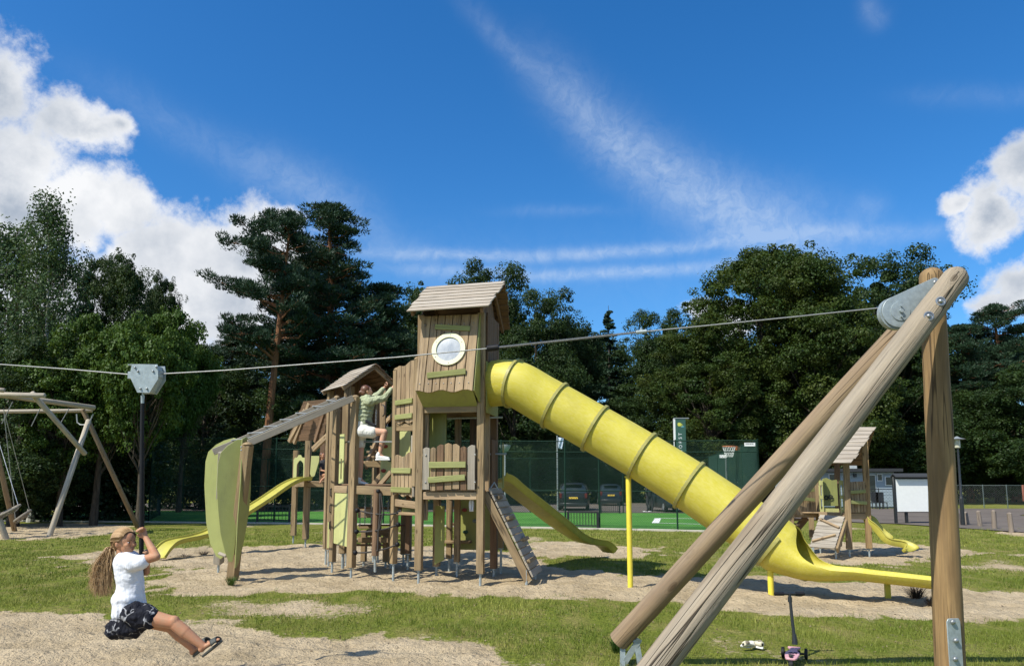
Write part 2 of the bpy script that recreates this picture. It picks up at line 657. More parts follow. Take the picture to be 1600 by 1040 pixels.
def slide_plastic(n, p):
    gc = n.attr('gc')
    a = n.noise(gc, 2.2, 4, 0.6)
    c = n.mix(n.rng(a, 0.3, 0.7), (0.47, 0.400, 0.030), (0.55, 0.475, 0.060))
    f = n.noise(n.v('MULTIPLY', gc, (14, 40, 40)), 1.0, 4, 0.7)
    c = n.mix(n.rng(f, 0.4, 0.7, 0.0, 0.30), c, (0.64, 0.58, 0.26))
    d = n.noise(n.v('MULTIPLY', gc, (1.2, 3, 3)), 1.0, 6, 0.7)
    c = n.mix(n.rng(d, 0.52, 0.74, 0.0, 0.45), c, (0.30, 0.26, 0.08))
    n.put(p.inputs['Normal'], n.bump(n.noise(gc, 130, 3, 0.6), 0.22, 0.003))
    n.put(p.inputs['Roughness'], n.rng(f, 0.3, 0.7, 0.46, 0.62))
    return c


M['yellow'] = mat('yellow_slide_plastic', slide_plastic, 0.4, 0.35)
M['yellow2'] = plain('yellow_green_slide_plastic', (0.45, 0.405, 0.065), 0.5, var=0.10, scale=3, grime=0.4)
M['hpl'] = plain('lime_green_panel', (0.28, 0.285, 0.075), 0.5, var=0.08, scale=3, bump=0.05, grime=0.55)
M['hpl2'] = plain('pale_lime_panel', (0.52, 0.52, 0.21), 0.5, var=0.06, scale=3, bump=0.05, grime=0.4)
M['leaf'] = plain('leaf_panel_green', (0.29, 0.305, 0.10), 0.5, var=0.08, scale=3, bump=0.05, grime=0.5)
M['cream'] = plain('cream_yellow_frame', (0.74, 0.71, 0.46), 0.4, var=0.05)
M['ypaint'] = plain('yellow_painted_steel', (0.72, 0.60, 0.06), 0.35, var=0.06)
M['ring'] = plain('joint_ring', (0.33, 0.30, 0.08), 0.5, var=0.15, scale=20)
M['steel'] = plain('galvanised_steel', (0.36, 0.41, 0.42), 0.45, metal=0.35, var=0.16, scale=26)
M['bolt'] = plain('bolt_steel', (0.36, 0.37, 0.37), 0.42, metal=0.8, var=0.2)
M['black'] = plain('black_rubber', (0.010, 0.010, 0.012), 0.6, spec=0.25, var=0.2)
M['blackm'] = plain('black_painted_metal', (0.02, 0.022, 0.024), 0.35, var=0.2)
M['rope'] = plain('dark_rope', (0.05, 0.045, 0.04), 0.9, var=0.3, scale=60, bump=0.3)
M['wire'] = plain('steel_wire_rope', (0.27, 0.275, 0.27), 0.55, metal=0.3, var=0.25, scale=90)
M['chain'] = plain('steel_chain', (0.42, 0.43, 0.44), 0.4, metal=0.7, var=0.2)
M['fgreen'] = plain('dark_green_fence_steel', (0.008, 0.032, 0.020), 0.75, spec=0.2, var=0.15)
M['fmesh'] = plain('green_chain_link', (0.012, 0.05, 0.033), 0.55, var=0.15)
M['greymesh'] = plain('grey_wire_mesh', (0.16, 0.19, 0.18), 0.5, var=0.15)
M['white'] = plain('white_paint', (0.78, 0.78, 0.76), 0.5, var=0.03)
M['whitecloth'] = plain('white_cotton', (0.70, 0.71, 0.74), 0.9, spec=0.2, var=0.05, scale=40, bump=0.2, bscale=200)
M['red'] = plain('red_hold', (0.30, 0.05, 0.03), 0.6, var=0.1)
M['dgreen'] = plain('dark_green_hold', (0.03, 0.09, 0.06), 0.6, var=0.1)


def glass_milk(n, p):
    gc = n.attr('gc')
    a = n.noise(n.v('MULTIPLY', gc, (3, 9, 1)), 3, 5, 0.65)
    c = n.mix(n.rng(a, 0.35, 0.7), (0.30, 0.33, 0.38), (0.50, 0.52, 0.55))
    return c


M['pane'] = mat('cloudy_window_pane', glass_milk, 0.25, 0.5)


def leafmat(name, a, b, c, trans=0.25):
    m = bpy.data.materials.new(name)
    m.use_nodes = True
    n = NT(m.node_tree)
    p = m.node_tree.nodes['Principled BSDF']
    out = m.node_tree.nodes['Material Output']
    rn = n.attr('rnd', 'Fac')
    gm = n.new('ShaderNodeNewGeometry')
    big = n.noise(gm.outputs['Position'], 0.55, 3, 0.6)
    col = n.mix(rn, a, b)
    col = n.mix(n.rng(big, 0.42, 0.68, 0.0, 0.75), col, c)
    n.put(p.inputs['Base Color'], col)
    p.inputs['Roughness'].default_value = 0.55
    p.inputs['Specular IOR Level'].default_value = 0.22
    tr = n.new('ShaderNodeBsdfTranslucent')
    n.put(tr.inputs[0], n.mix(0.5, col, (0.10, 0.14, 0.01)))
    mx = n.new('ShaderNodeMixShader')
    mx.inputs[0].default_value = trans
    n.l.new(p.outputs[0], mx.inputs[1])
    n.l.new(tr.outputs[0], mx.inputs[2])
    n.l.new(mx.outputs[0], out.inputs[0])
    return m


M['lf_oak'] = leafmat('oak_leaves', (0.017, 0.039, 0.008), (0.042, 0.076, 0.013), (0.074, 0.088, 0.013))
M['lf_beech'] = leafmat('dark_broad_leaves', (0.012, 0.031, 0.010), (0.029, 0.057, 0.015), (0.042, 0.074, 0.016))
M['lf_birch'] = leafmat('birch_leaves', (0.038, 0.078, 0.032), (0.072, 0.118, 0.050), (0.080, 0.130, 0.040))
M['lf_maple'] = leafmat('light_green_leaves', (0.036, 0.082, 0.012), (0.075, 0.130, 0.018), (0.055, 0.100, 0.014))
M['lf_pine'] = leafmat('pine_needles', (0.013, 0.036, 0.019), (0.030, 0.062, 0.031), (0.024, 0.052, 0.023), 0.08)
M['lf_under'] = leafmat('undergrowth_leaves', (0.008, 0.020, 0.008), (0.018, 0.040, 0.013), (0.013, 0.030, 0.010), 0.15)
M['lf_grass'] = leafmat('grass_blades', (0.085, 0.140, 0.014), (0.34, 0.34, 0.075), (0.150, 0.195, 0.025), 0.2)


def bark(name, a, b, sc=(6, 6, 1.5)):
    def f(n, p):
        gc = n.attr('gc')
        v = n.noise(n.v('MULTIPLY', gc, (2.5, 14, 14)), 1.0, 5, 0.65)
        n.put(p.inputs['Normal'], n.bump(v, 0.8, 0.03))
        return n.mix(n.rng(v, 0.35, 0.65), a, b)
    return mat(name, f, 0.9, 0.2)


M['bark'] = bark('grey_brown_bark', (0.03, 0.024, 0.018), (0.09, 0.075, 0.055))
M['bark_pine'] = bark('red_pine_bark', (0.11, 0.05, 0.025), (0.26, 0.125, 0.06))


def birch_bark(n, p):
    gc = n.attr('gc')
    v = n.noise(n.v('MULTIPLY', gc, (9, 3, 3)), 1.0, 4, 0.6)
    return n.mix(n.rng(v, 0.52, 0.6), (0.42, 0.40, 0.36), (0.04, 0.035, 0.03))


M['bark_birch'] = mat('white_birch_bark', birch_bark, 0.8, 0.3)


# ------------------------------------------------------------------ ground
def world_poly(pts):
    return np.array([tuple(G(x, y))[:2] for x, y in pts])


def sd_poly(poly, X, Y):
    """signed distance, positive inside"""
    n = len(poly)
    d = np.full(X.shape, 1e9)
    ins = np.zeros(X.shape, bool)
    for i in range(n):
        ax, ay = poly[i]
        bx, by = poly[(i + 1) % n]
        ex, ey = bx - ax, by - ay
        t = np.clip(((X - ax) * ex + (Y - ay) * ey) / (ex * ex + ey * ey + 1e-12), 0, 1)
        d = np.minimum(d, (X - ax - t * ex) ** 2 + (Y - ay - t * ey) ** 2)
        c = ((ay > Y) != (by > Y)) & (X < ex * (Y - ay) / (ey if abs(ey) > 1e-12 else 1e-12) + ax)
        ins ^= c
    d = np.sqrt(d)
    return np.where(ins, d, -d)


SAND = [
    # foreground left
    [(-260, 960), (-60, 950), (40, 953), (150, 956), (300, 970), (430, 982), (560, 992), (690, 1000), (760, 1012), (800, 1030), (850, 1075), (900, 1300), (-600, 1300)],
    # play area
    [(225, 905), (330, 880), (430, 862), (560, 852), (700, 852), (840, 866), (870, 884), (960, 893), (1060, 898), (1200, 900), (1280, 908), (1370, 907), (1480, 918), (1620, 928), (1760, 940),
     (1760, 982), (1600, 971), (1400, 963), (1230, 959), (1090, 947), (960, 936), (840, 930), (700, 929), (560, 926), (440, 931), (330, 937), (240, 931)],
    # around the left slide end and the panel
    [(95, 868), (200, 857), (330, 852), (480, 850), (560, 858), (430, 874), (330, 884), (210, 886), (110, 880)],
    # slide end on the right of the tower
    [(800, 850), (900, 848), (1000, 852), (1050, 860), (1000, 868), (880, 870), (780, 872)],
    # playhouse
    [(1180, 860), (1215, 850), (1300, 846), (1420, 850), (1500, 856), (1525, 866), (1480, 876), (1380, 882), (1280, 884), (1215, 876)],
    # swing
    [(-200, 832), (-20, 820), (100, 816), (190, 820), (225, 828), (160, 836), (60, 842), (-200, 852)],
    # worn path at the right edge
    [(1548, 832), (1600, 826), (1700, 830), (1700, 840), (1600, 838)],
]
SAND_W = [world_poly(p) for p in SAND]


def sandness(X, Y):
    s = np.full(X.shape, -9.0)
    for p in SAND_W:
        s = np.maximum(s, sd_poly(p, X, Y))
    j = (fbm(X * 0.9 + 3, Y * 0.55 + 8, 4) - 0.52) * 1.3 + (fbm(X * 3.3, Y * 2.6, 4) - 0.5) * 1.1
    worn = (fbm(X * 0.5 + 31, Y * 0.4 + 4, 4) - 0.60) * 3.0      # thin bare spots in the lawn
    v = np.maximum((s + j * np.clip(Y / 12, 0.5, 1.4)) * 2.2 + 0.5, worn * (Y < 30))
    return np.clip(v, 0, 1)


def gz(X, Y, S=None):
    if S is None:
        S = sandness(X, Y)
    h = (fbm(X * 1.1, Y * 1.1, 3) - 0.5) * 0.05
    f = fbm(X * 3.1 + 9, Y * 3.1 + 2, 4, 0.6)
    h2 = (f - 0.5) * 0.15 - np.abs(fbm(X * 5.3, Y * 5.3, 2) - 0.5) * 0.05
    near = np.clip((30 - Y) / 6, 0, 1) * np.clip((Y + 2) / 4, 0, 1)
    return (h * 0.6 + h2 * S * 0.8) * near


def gh(x, y):
    return float(gz(np.array([float(x)]), np.array([float(y)]))[0])


def make_ground():
    ys = list(np.linspace(-70, 2, 18)) + list(np.linspace(2.5, 6, 20))
    y = 6.0
    while y < 32:
        y += 0.0056 * y
        ys.append(y)
    ys += list(np.geomspace(34, 900, 26))
    xs = np.concatenate([-np.geomspace(500, 24, 14), np.linspace(-23, 23, 720), np.geomspace(24, 500, 14)])
    ys = np.array(ys)
    X, Y = np.meshgrid(xs, ys)
    S = sandness(X, Y)
    Z = gz(X, Y, S)
    nx, ny = len(xs), len(ys)
    v = np.stack([X, Y, Z], -1).reshape(-1, 3)
    i = np.arange(nx * ny).reshape(ny, nx)
    f = np.stack([i[:-1, :-1], i[:-1, 1:], i[1:, 1:], i[1:, :-1]], -1).reshape(-1, 4)
    me = bpy.data.meshes.new('ground')
    me.vertices.add(len(v))
    me.vertices.foreach_set('co', v.astype(np.float32).ravel())
    me.loops.add(f.size)
    me.loops.foreach_set('vertex_index', f.ravel().astype(np.int32))
    me.polygons.add(len(f))
    me.polygons.foreach_set('loop_start', np.arange(0, f.size, 4, dtype=np.int32))
    me.polygons.foreach_set('loop_total', np.full(len(f), 4, dtype=np.int32))
    me.polygons.foreach_set('use_smooth', np.ones(len(f), bool))
    a = me.attributes.new('sand', 'FLOAT', 'POINT')
    a.data.foreach_set('value', S.ravel().astype(np.float32))
    me.update()
    me.validate()

    def gm(n, p):
        geo = n.new('ShaderNodeNewGeometry').outputs['Position']
        s = n.attr('sand', 'Fac')
        e = n.noise(geo, 14, 5, 0.7)
        s2 = n.rng(n.m('ADD', s, n.m('MULTIPLY', n.m('SUBTRACT', e, 0.5), 1.3)), 0.38, 0.62, smooth=True)
        g1 = n.noise(geo, 0.8, 4, 0.6)
        g2 = n.noise(geo, 26, 5, 0.75)
        g3 = n.noise(n.v('MULTIPLY', geo, (1, 0.5, 1)), 3.2, 4, 0.65)
        gr = n.mix(n.rng(g2, 0.35, 0.68), (0.080, 0.115, 0.013), (0.250, 0.270, 0.045))
        gr = n.mix(n.m('MULTIPLY', n.rng(g3, 0.42, 0.66), n.rng(g1, 0.36, 0.62, 0.25, 1.0)), gr, (0.31, 0.255, 0.095))
        sd1 = n.noise(geo, 1.3, 4, 0.6)
        sd2 = n.noise(geo, 45, 4, 0.7)
        sa = n.mix(n.rng(sd1, 0.35, 0.65), (0.42, 0.325, 0.200), (0.56, 0.445, 0.290))
        sa = n.mix(n.rng(sd2, 0.55, 0.75, 0, 0.45), sa, (0.24, 0.19, 0.13))
        tw = n.voro(geo, 22)
        sa = n.mix(n.rng(tw, 0.03, 0.08, 0.5, 0.0), sa, (0.14, 0.11, 0.07))
        c = n.mix(s2, gr, sa)
        hb = n.m('ADD', n.m('MULTIPLY', n.noise(geo, 9, 5, 0.65), 1.0), n.m('MULTIPLY', n.noise(geo, 55, 3, 0.7), 0.25))
        n.put(p.inputs['Normal'], n.bump(hb, 0.9, 0.12))
        return c
    me.materials.append(mat('sand_and_lawn', gm, 0.95, 0.1))
    o = bpy.data.objects.new('ground', me)
    C.objects.link(o)
    o['kind'] = 'structure'


make_ground()


def quad_mesh(name, V, F4, rn, m, parent=None, smooth=False, k=4):
    """fast mesh of polygons that all have k corners; V (n,3), F (m,k)"""
    me = bpy.data.meshes.new(name)
    me.vertices.add(len(V))
    me.vertices.foreach_set('co', V.astype(np.float32).ravel())
    me.loops.add(F4.size)
    me.loops.foreach_set('vertex_index', F4.ravel().astype(np.int32))
    me.polygons.add(len(F4))
    me.polygons.foreach_set('loop_start', np.arange(0, F4.size, k, dtype=np.int32))
    me.polygons.foreach_set('loop_total', np.full(len(F4), k, dtype=np.int32))
    if smooth:
        me.polygons.foreach_set('use_smooth', np.ones(len(F4), bool))
    a = me.attributes.new('rnd', 'FLOAT', 'POINT')
    a.data.foreach_set('value', rn.astype(np.float32))
    me.materials.append(m)
    me.update()
    o = bpy.data.objects.new(name, me)
    C.objects.link(o)
    if parent is not None:
        o.parent = parent
    return o


def in_view(X, Y, margin=60):
    u = X / np.maximum(Y, 0.1) * FPX
    return np.abs(u) < 800 + margin


def make_grass():
    Vs, Rs = [], []
    for (y0, y1, dens, hh, ww) in ((6.2, 9.0, 2600, 0.045, 0.006), (9.0, 13.0, 1300, 0.045, 0.009), (13, 19, 520, 0.05, 0.014), (19, 27, 220, 0.055, 0.02)):
        w = 0.76 * y1
        N = int((y1 - y0) * 2 * w * dens)
        X = npr.uniform(-w, w, N)
        Y = npr.uniform(y0, y1, N)
        S = sandness(X, Y)
        tuft = fbm(X * 2.3 + 5, Y * 2.3, 3)
        keep = in_view(X, Y) & (S < npr.uniform(0.02, 0.75, N)) & (tuft > npr.uniform(0.25, 0.56, N))
        X, Y, S, tuft = X[keep], Y[keep], S[keep], tuft[keep]
        N = len(X)
        Z = gz(X, Y, S)
        h = hh * npr.uniform(0.35, 1.15, N) * (0.6 + tuft * 0.9)
        a = npr.uniform(0, 2 * np.pi, N)
        lean = npr.uniform(0.1, 0.9, N) * h
        la = npr.uniform(0, 2 * np.pi, N)
        b0 = np.stack([X + np.cos(a) * ww / 2, Y + np.sin(a) * ww / 2, Z - 0.004], -1)
        b1 = np.stack([X - np.cos(a) * ww / 2, Y - np.sin(a) * ww / 2, Z - 0.004], -1)
        t = np.stack([X + np.cos(la) * lean, Y + np.sin(la) * lean, Z + h], -1)
        Vs.append(np.stack([b0, b1, t], 1).reshape(-1, 3))
        dry = fbm(X * 0.9 + 50, Y * 0.7 + 20, 3)
        Rs.append(np.repeat(np.clip(npr.rand(N) * 0.6 + (dry - 0.35) * 1.2, 0, 1), 3))
    V = np.concatenate(Vs)
    F = np.arange(len(V)).reshape(-1, 3)
    o = quad_mesh('grass', V, F, np.concatenate(Rs), M['lf_grass'], k=3)
    tag(o, 'short patchy green and straw coloured lawn grass around the sand', 'grass')
    o['kind'] = 'stuff'


make_grass()


# ------------------------------------------------------------------ trees
def leaf_quads(c, nrm, size, rn, stretch=1.0):
    N = len(c)
    nrm = nrm / (np.linalg.norm(nrm, axis=1, keepdims=True) + 1e-9)
    a = npr.normal(size=(N, 3))
    t = np.cross(nrm, a)
    t /= (np.linalg.norm(t, axis=1, keepdims=True) + 1e-9)
    b = np.cross(nrm, t)
    s = size[:, None]
    w = s * 0.5
    l = s * 0.5 * stretch
    fold = nrm * s * 0.16
    V = np.stack([c - t * l, c + b * w * 0.75 + fold, c + t * l, c - b * w * 0.75 + fold], 1).reshape(-1, 3)
    F = np.arange(N * 4).reshape(-1, 4)
    return V, F, np.repeat(rn, 4)


def clumps_to_leaves(cc, cr, n_per, size, up=0.5, flat=0.75, droop=0.0):
    """cc (K,3) clump centres, cr (K,) radii -> leaves mostly on the outside of each clump"""
    K = len(cc)
    idx = np.repeat(np.arange(K), n_per)
    N = len(idx)
    d = npr.normal(size=(N, 3))
    d /= np.linalg.norm(d, axis=1, keepdims=True)
    rr = npr.uniform(0.35, 1.0, N) ** 0.55 * (1 + npr.normal(size=N) * 0.10)
    pos = cc[idx] + d * (cr[idx] * rr)[:, None] * np.array([1, 1, flat])
    pos[:, 2] -= droop * np.abs(npr.normal(size=N)) * cr[idx]
    nrm = d * 0.8 + npr.normal(size=(N, 3)) * 0.55 + np.array([0, 0, up])
    sz = size * npr.uniform(0.6, 1.35, N)
    crn = npr.rand(K)
    rn = np.clip(crn[idx] * 0.55 + npr.rand(N) * 0.45, 0, 1)
    return pos, nrm, sz, rn


def add_crown(root, parts, m, name='crown', stretch=1.0):
    pos, nrm, sz, rn = [np.concatenate(x) for x in zip(*parts)]
    V, F, r = leaf_quads(pos, nrm, sz, rn, stretch)
    return quad_mesh(name, V, F, r, m, root)


def broad_tree(kind, h, w, seed, m, barkm, leaf=0.15, n_leaf=60000, base=0.14, rough=0.22, clump=0.95, open_=0.0):
    """kind label handled by the caller; tree stands at the origin"""
    global npr
    npr = np.random.RandomState(seed)
    rr = random.Random(seed)
    root = bpy.data.objects.new(kind, None)
    C.objects.link(root)
    # lobes: big ellipsoids that give an uneven outline
    zc = h * (base + 1) / 2
    lobes = [(np.array([0, 0, zc]), np.array([w * 0.40, w * 0.40, h * (1 - base) * 0.42]))]
    for i in range(11):
        a = rr.uniform(0, 2 * math.pi)
        zz = rr.uniform(base + 0.10, 0.92)
        out = w * 0.5 * (1 - abs(zz - 0.5) * 0.95) * rr.uniform(0.45, 0.8)
        s = w * rr.uniform(0.15, 0.26)
        lobes.append((np.array([math.cos(a) * out, math.sin(a) * out, h * zz]), np.array([s, s, s * rr.uniform(0.75, 1.1)])))
    cc = []
    K = int(w * h * 1.9 / clump)
    while len(cc) < K:
        L = lobes[rr.randrange(len(lobes))] if rr.random() < 0.72 else lobes[0]
        d = npr.normal(size=3)
        d /= np.linalg.norm(d)
        p = L[0] + d * L[1] * npr.uniform(0.72, 1.04)
        if p[2] < h * base * 0.75 or p[2] > h:
            continue
        deep = any(np.linalg.norm((p - q[0]) / q[1]) < 0.62 for q in lobes)
        if deep and rr.random() < 0.8:
            continue
        cc.append(p)
    cc = np.array(cc)
    top = cc[:, 2].max()
    cc[:, 2] *= (h - 0.3) / top
    cr = npr.uniform(0.55, 1.25, K) * clump
    sm = npr.rand(K) < 0.25
    cr[sm] *= 0.55
    parts = [clumps_to_leaves(cc, cr, max(10, int(n_leaf / K)), leaf, 0.45, 0.62)]
    # twig ends that break the outline
    K2 = K
    j = npr.randint(0, K, K2)
    d = npr.normal(size=(K2, 3))
    d /= np.linalg.norm(d, axis=1, keepdims=True)
    c2 = cc[j] + d * (cr[j] * npr.uniform(0.8, 1.35, K2))[:, None]
    parts.append(clumps_to_leaves(c2, npr.uniform(0.18, 0.42, K2), max(6, int(n_leaf * 0.16 / K2)), leaf * 0.9, 0.3, 0.7))
    add_crown(root, parts, m)
    # trunk and limbs
    mb = MB()
    tz = h * 0.86
    pts = [Vector((0, 0, -0.1))]
    for i in range(1, 8):
        t = i / 7
        pts.append(Vector((math.sin(t * 3 + seed) * 0.25 * t, math.cos(t * 2.3 + seed) * 0.25 * t, tz * t)))
    r0 = h * 0.019 + 0.05
    mb.rings(pts, [r0 * 1.35, r0, r0 * .86, r0 * .72, r0 * .55, r0 * .4, r0 * .24, r0 * .08], 10)
    to = obj('trunk', mb, barkm, root)
    lm = MB()
    order = sorted(range(K), key=lambda q: rr.random())[:46]
    for q in order:
        e = Vector(cc[q])
        t = min(0.85, max(0.15, (e.z / h) * rr.uniform(0.45, 0.8)))
        s = Vector((math.sin(t * 3 + seed) * 0.25 * t, math.cos(t * 2.3 + seed) * 0.25 * t, tz * t))
        mid = s.lerp(e, 0.5) + Vector((rr.uniform(-.3, .3), rr.uniform(-.3, .3), -0.25))
        r1 = r0 * rr.uniform(0.16, 0.34)
        lm.rings([s, mid, e], [r1, r1 * 0.6, r1 * 0.15], 5)
    obj('limbs', lm, barkm, root)
    return root


def birch_tree(h, w, seed, leaf=0.12, n_leaf=42000):
    global npr
    npr = np.random.RandomState(seed)
    rr = random.Random(seed)
    root = bpy.data.objects.new('birch_tree', None)
    C.objects.link(root)
    mb = MB()
    pts = [Vector((math.sin(t * 4) * 0.22 * t, math.cos(t * 3) * 0.2 * t, h * 0.98 * t)) for t in np.linspace(0, 1, 9)]
    pts[0].z = -0.1
    mb.rings(pts, [0.17, .15, .13, .105, .085, .062, .045, .028, .01], 9)
    obj('trunk', mb, M['bark_birch'], root)
    lm = MB()
    parts = []
    cc, cr = [], []
    for i in range(120):
        t = rr.uniform(0.16, 0.985)
        s = Vector((math.sin(t * 4) * 0.22 * t, math.cos(t * 3) * 0.2 * t, h * 0.98 * t))
        a = rr.uniform(0, 2 * math.pi)
        prof = math.sin(min(1, (1 - t) * 1.55 + 0.05) * math.pi * 0.5) * w * 0.5
        L = prof * rr.uniform(0.55, 1.08)
        e = s + Vector((math.cos(a) * L, math.sin(a) * L, L * rr.uniform(0.35, 0.8)))
        if e.z > h:
            e.z = h - rr.random() * 0.4
        tip = e + Vector((math.cos(a) * 0.35, math.sin(a) * 0.35, -rr.uniform(0.4, 1.3)))
        lm.rings([s, s.lerp(e, 0.6) + Vector((0, 0, 0.1)), e, tip], [0.035 * (1.1 - t), 0.02 * (1.1 - t) + .004, 0.01, 0.004], 4, cap=False)
        for k in range(7):
            u = rr.uniform(0.3, 1.0)
            q = s.lerp(e, u) + Vector((rr.gauss(0, .25), rr.gauss(0, .25), rr.gauss(0, .18)))
            cc.append(q)
            cr.append(rr.uniform(0.18, 0.5))
        cc.append(tip.lerp(e, 0.4))
        cr.append(0.32)
    cc = np.array([tuple(q) for q in cc])
    parts = [clumps_to_leaves(cc, np.array(cr), max(6, int(n_leaf / len(cc))), leaf, 0.2, 1.25, 0.5)]
    add_crown(root, parts, M['lf_birch'])
    obj('limbs', lm, M['bark'], root)
    return root


def pine_tree(h, w, seed, lean=0.0, bare=0.45, n_leaf=52000, side=None, cone=False, n=62):
    """Scots pine: red trunk, flat-topped pads of needles on crooked limbs"""
    global npr
    npr = np.random.RandomState(seed)
    rr = random.Random(seed)
    root = bpy.data.objects.new('pine_tree', None)
    C.objects.link(root)

    def tr(t):
        return Vector((lean * t * t + math.sin(t * 5 + seed) * 0.12 * t, math.sin(t * 3) * 0.15, h * 0.96 * t))
    mb = MB()
    ts = np.linspace(0, 1, 12)
    pts = [tr(t) for t in ts]
    pts[0].z = -0.1
    mb.rings(pts, [0.27 * (1 - t) ** 0.7 + 0.03 for t in ts], 10)
    obj('trunk', mb, M['bark_pine'], root)
    lm = MB()
    cc, cr = [], []
    for i in range(n):
        t = bare + (0.985 - bare) * (i / n) ** 0.85
        s = tr(t)
        a = rr.uniform(0, 2 * math.pi)
        k = (t - bare) / (1 - bare)
        prof = (math.sin(min(1.0, k * 1.1 + 0.25) * math.pi) ** 0.6 if k < 0.68 else (1.02 - k) / 0.34 * 0.9 + 0.12)
        if cone:
            prof = 1.08 * max(0.0, 1.02 - k) ** 0.62 * (0.82 + 0.18 * math.sin(k * 23))
        L = w * 0.5 * max(0.12, prof) * rr.uniform(0.6, 1.12)
        if side is not None:
            L *= 1 + 0.35 * math.cos(a - side)
        up = rr.uniform(0.0, 0.35) * L
        e = s + Vector((math.cos(a) * L, math.sin(a) * L, up))
        mid = s.lerp(e, 0.5) + Vector((rr.uniform(-.25, .25), rr.uniform(-.25, .25), rr.uniform(-.3, .25)))
        lm.rings([s, mid, e], [0.075 * (1.2 - k), 0.045 * (1.2 - k) + .005, 0.014], 5, cap=False)
        m_ = max(3, int(L * 3.2))
        for j in range(m_):
            u = rr.uniform(0.42, 1.05)
            q = s.lerp(mid, u * 2) if u < 0.5 else mid.lerp(e, (u - 0.5) * 2)
            off = Vector((rr.gauss(0, .32), rr.gauss(0, .32), rr.uniform(-0.02, 0.22)))
            cc.append(q + off)
            cr.append(rr.uniform(0.28, 0.62))
            lm.rings([q, q + off], [0.014, 0.005], 3, cap=False)
    for j in range(16):
        cc.append(tr(1.0) + Vector((rr.gauss(0, .3), rr.gauss(0, .3), rr.uniform(-0.6, 0.2))))
        cr.append(rr.uniform(0.25, 0.4))
    obj('limbs', lm, M['bark_pine'], root)
    cc = np.array([tuple(q) for q in cc])
    pos, nrm, sz, rn = clumps_to_leaves(cc, np.array(cr), max(8, int(n_leaf / len(cc))), 0.17, 0.9, 0.42)
    V, F, r = leaf_quads(pos, nrm, sz, rn, 1.0)
    # needles: thin slivers
    c = pos
    N = len(c)
    d = nrm / np.linalg.norm(nrm, axis=1, keepdims=True)
    d[:, 2] = np.abs(d[:, 2]) * 0.7 + 0.1
    a = npr.normal(size=(N, 3))
    b = np.cross(d, a)
    b /= np.linalg.norm(b, axis=1, keepdims=True)
    L = sz[:, None]
    V = np.stack([c - b * L * 0.13, c + d * L * 0.55 - b * L * 0.02, c + d * L + b * L * 0.12, c + b * L * 0.2], 1).reshape(-1, 3)
    quad_mesh('crown', V, F, r, M['lf_pine'], root)
    return root


def spruce_tree(h, w, seed, n_leaf=16000):
    global npr
    npr = np.random.RandomState(seed)
    rr = random.Random(seed)
    root = bpy.data.objects.new('spruce_tree', None)
    C.objects.link(root)
    mb = MB()
    mb.rings([(0, 0, -.1), (0, 0, h * .5), (0, 0, h)], [0.2, 0.12, 0.015], 8)
    obj('trunk', mb, M['bark'], root)
    cc, cr = [], []
    for i in range(150):
        t = rr.uniform(0.15, 0.97)
        a = rr.uniform(0, 2 * math.pi)
        L = w * 0.5 * (1.03 - t) ** 0.85 * rr.uniform(0.7, 1.1)
        for u in (0.3, 0.5, 0.7, 0.85, 1.0):
            cc.append((math.cos(a) * L * u, math.sin(a) * L * u, h * t - L * u * 0.12))
            cr.append(0.12 + 0.30 * (1.1 - t) * (1.15 - u * 0.7))
    cc = np.array(cc)
    add_crown(root, [clumps_to_leaves(cc, np.array(cr), int(n_leaf / len(cc)), 0.16, 0.6, 0.4, 0.2)], M['lf_pine'], stretch=1.3)
    return root


def place(o, px, Y, label, cat, rz=0.0, s=1.0, group='trees behind the playground', sz=None):
    o.location = (P(px, 755, Y).x, Y, 0)
    o.rotation_euler.z = rz
    o.scale = (s, s, sz or s)
    tag(o, label, cat, group)
    return o

def hgt(py, Y):
    return P(800, py, Y).z


# prototypes ---------------------------------------------------------
T_birch = birch_tree(13.0, 4.6, 3, leaf=0.11, n_leaf=20000)
T_birch2 = birch_tree(12.0, 6.0, 8, leaf=0.11, n_leaf=30000)
T_pine = pine_tree(14.3, 6.4, 5, lean=1.1, bare=0.50, side=math.pi)
T_pine2 = pine_tree(14.9, 8.6, 12, lean=-0.2, bare=0.14, n_leaf=95000, cone=True, n=120)
T_oak = broad_tree('oak_tree', 14.2, 10.5, 21, M['lf_oak'], M['bark'], 0.13, 135000, base=0.04)
T_oak2 = broad_tree('oak_tree', 13.0, 9.0, 22, M['lf_beech'], M['bark'], 0.13, 105000, base=0.06)
T_dark = broad_tree('beech_tree', 12.0, 9.0, 31, M['lf_beech'], M['bark'], 0.14, 80000, base=0.05)
T_maple = broad_tree('maple_tree', 8.0, 6.0, 41, M['lf_maple'], M['bark'], 0.14, 36000, base=0.34, clump=0.62)
T_lin = broad_tree('linden_tree', 12.5, 7.5, 51, M['lf_beech'], M['bark'], 0.12, 70000, base=0.10, clump=0.75)
T_spruce = spruce_tree(16, 5.5, 61)

used = set()


def tree(proto, px, Y, top, label, cat='tree', rz=0.0, wide=1.0, group='trees behind the playground'):
    if proto.name in used:
        o = copy_tree(proto)
    else:
        o = proto
        used.add(proto.name)
    h = {T_birch.name: 13.0, T_birch2.name: 12.0, T_pine.name: 14.0, T_pine2.name: 14.6, T_oak.name: 14.2, T_oak2.name: 13.0, T_dark.name: 12.0,
         T_maple.name: 8.0, T_lin.name: 12.5, T_spruce.name: 16}[proto.name]
    k = hgt(top, Y) / h
    return place(o, px, Y, label, cat, rz, k * wide, group, sz=k)


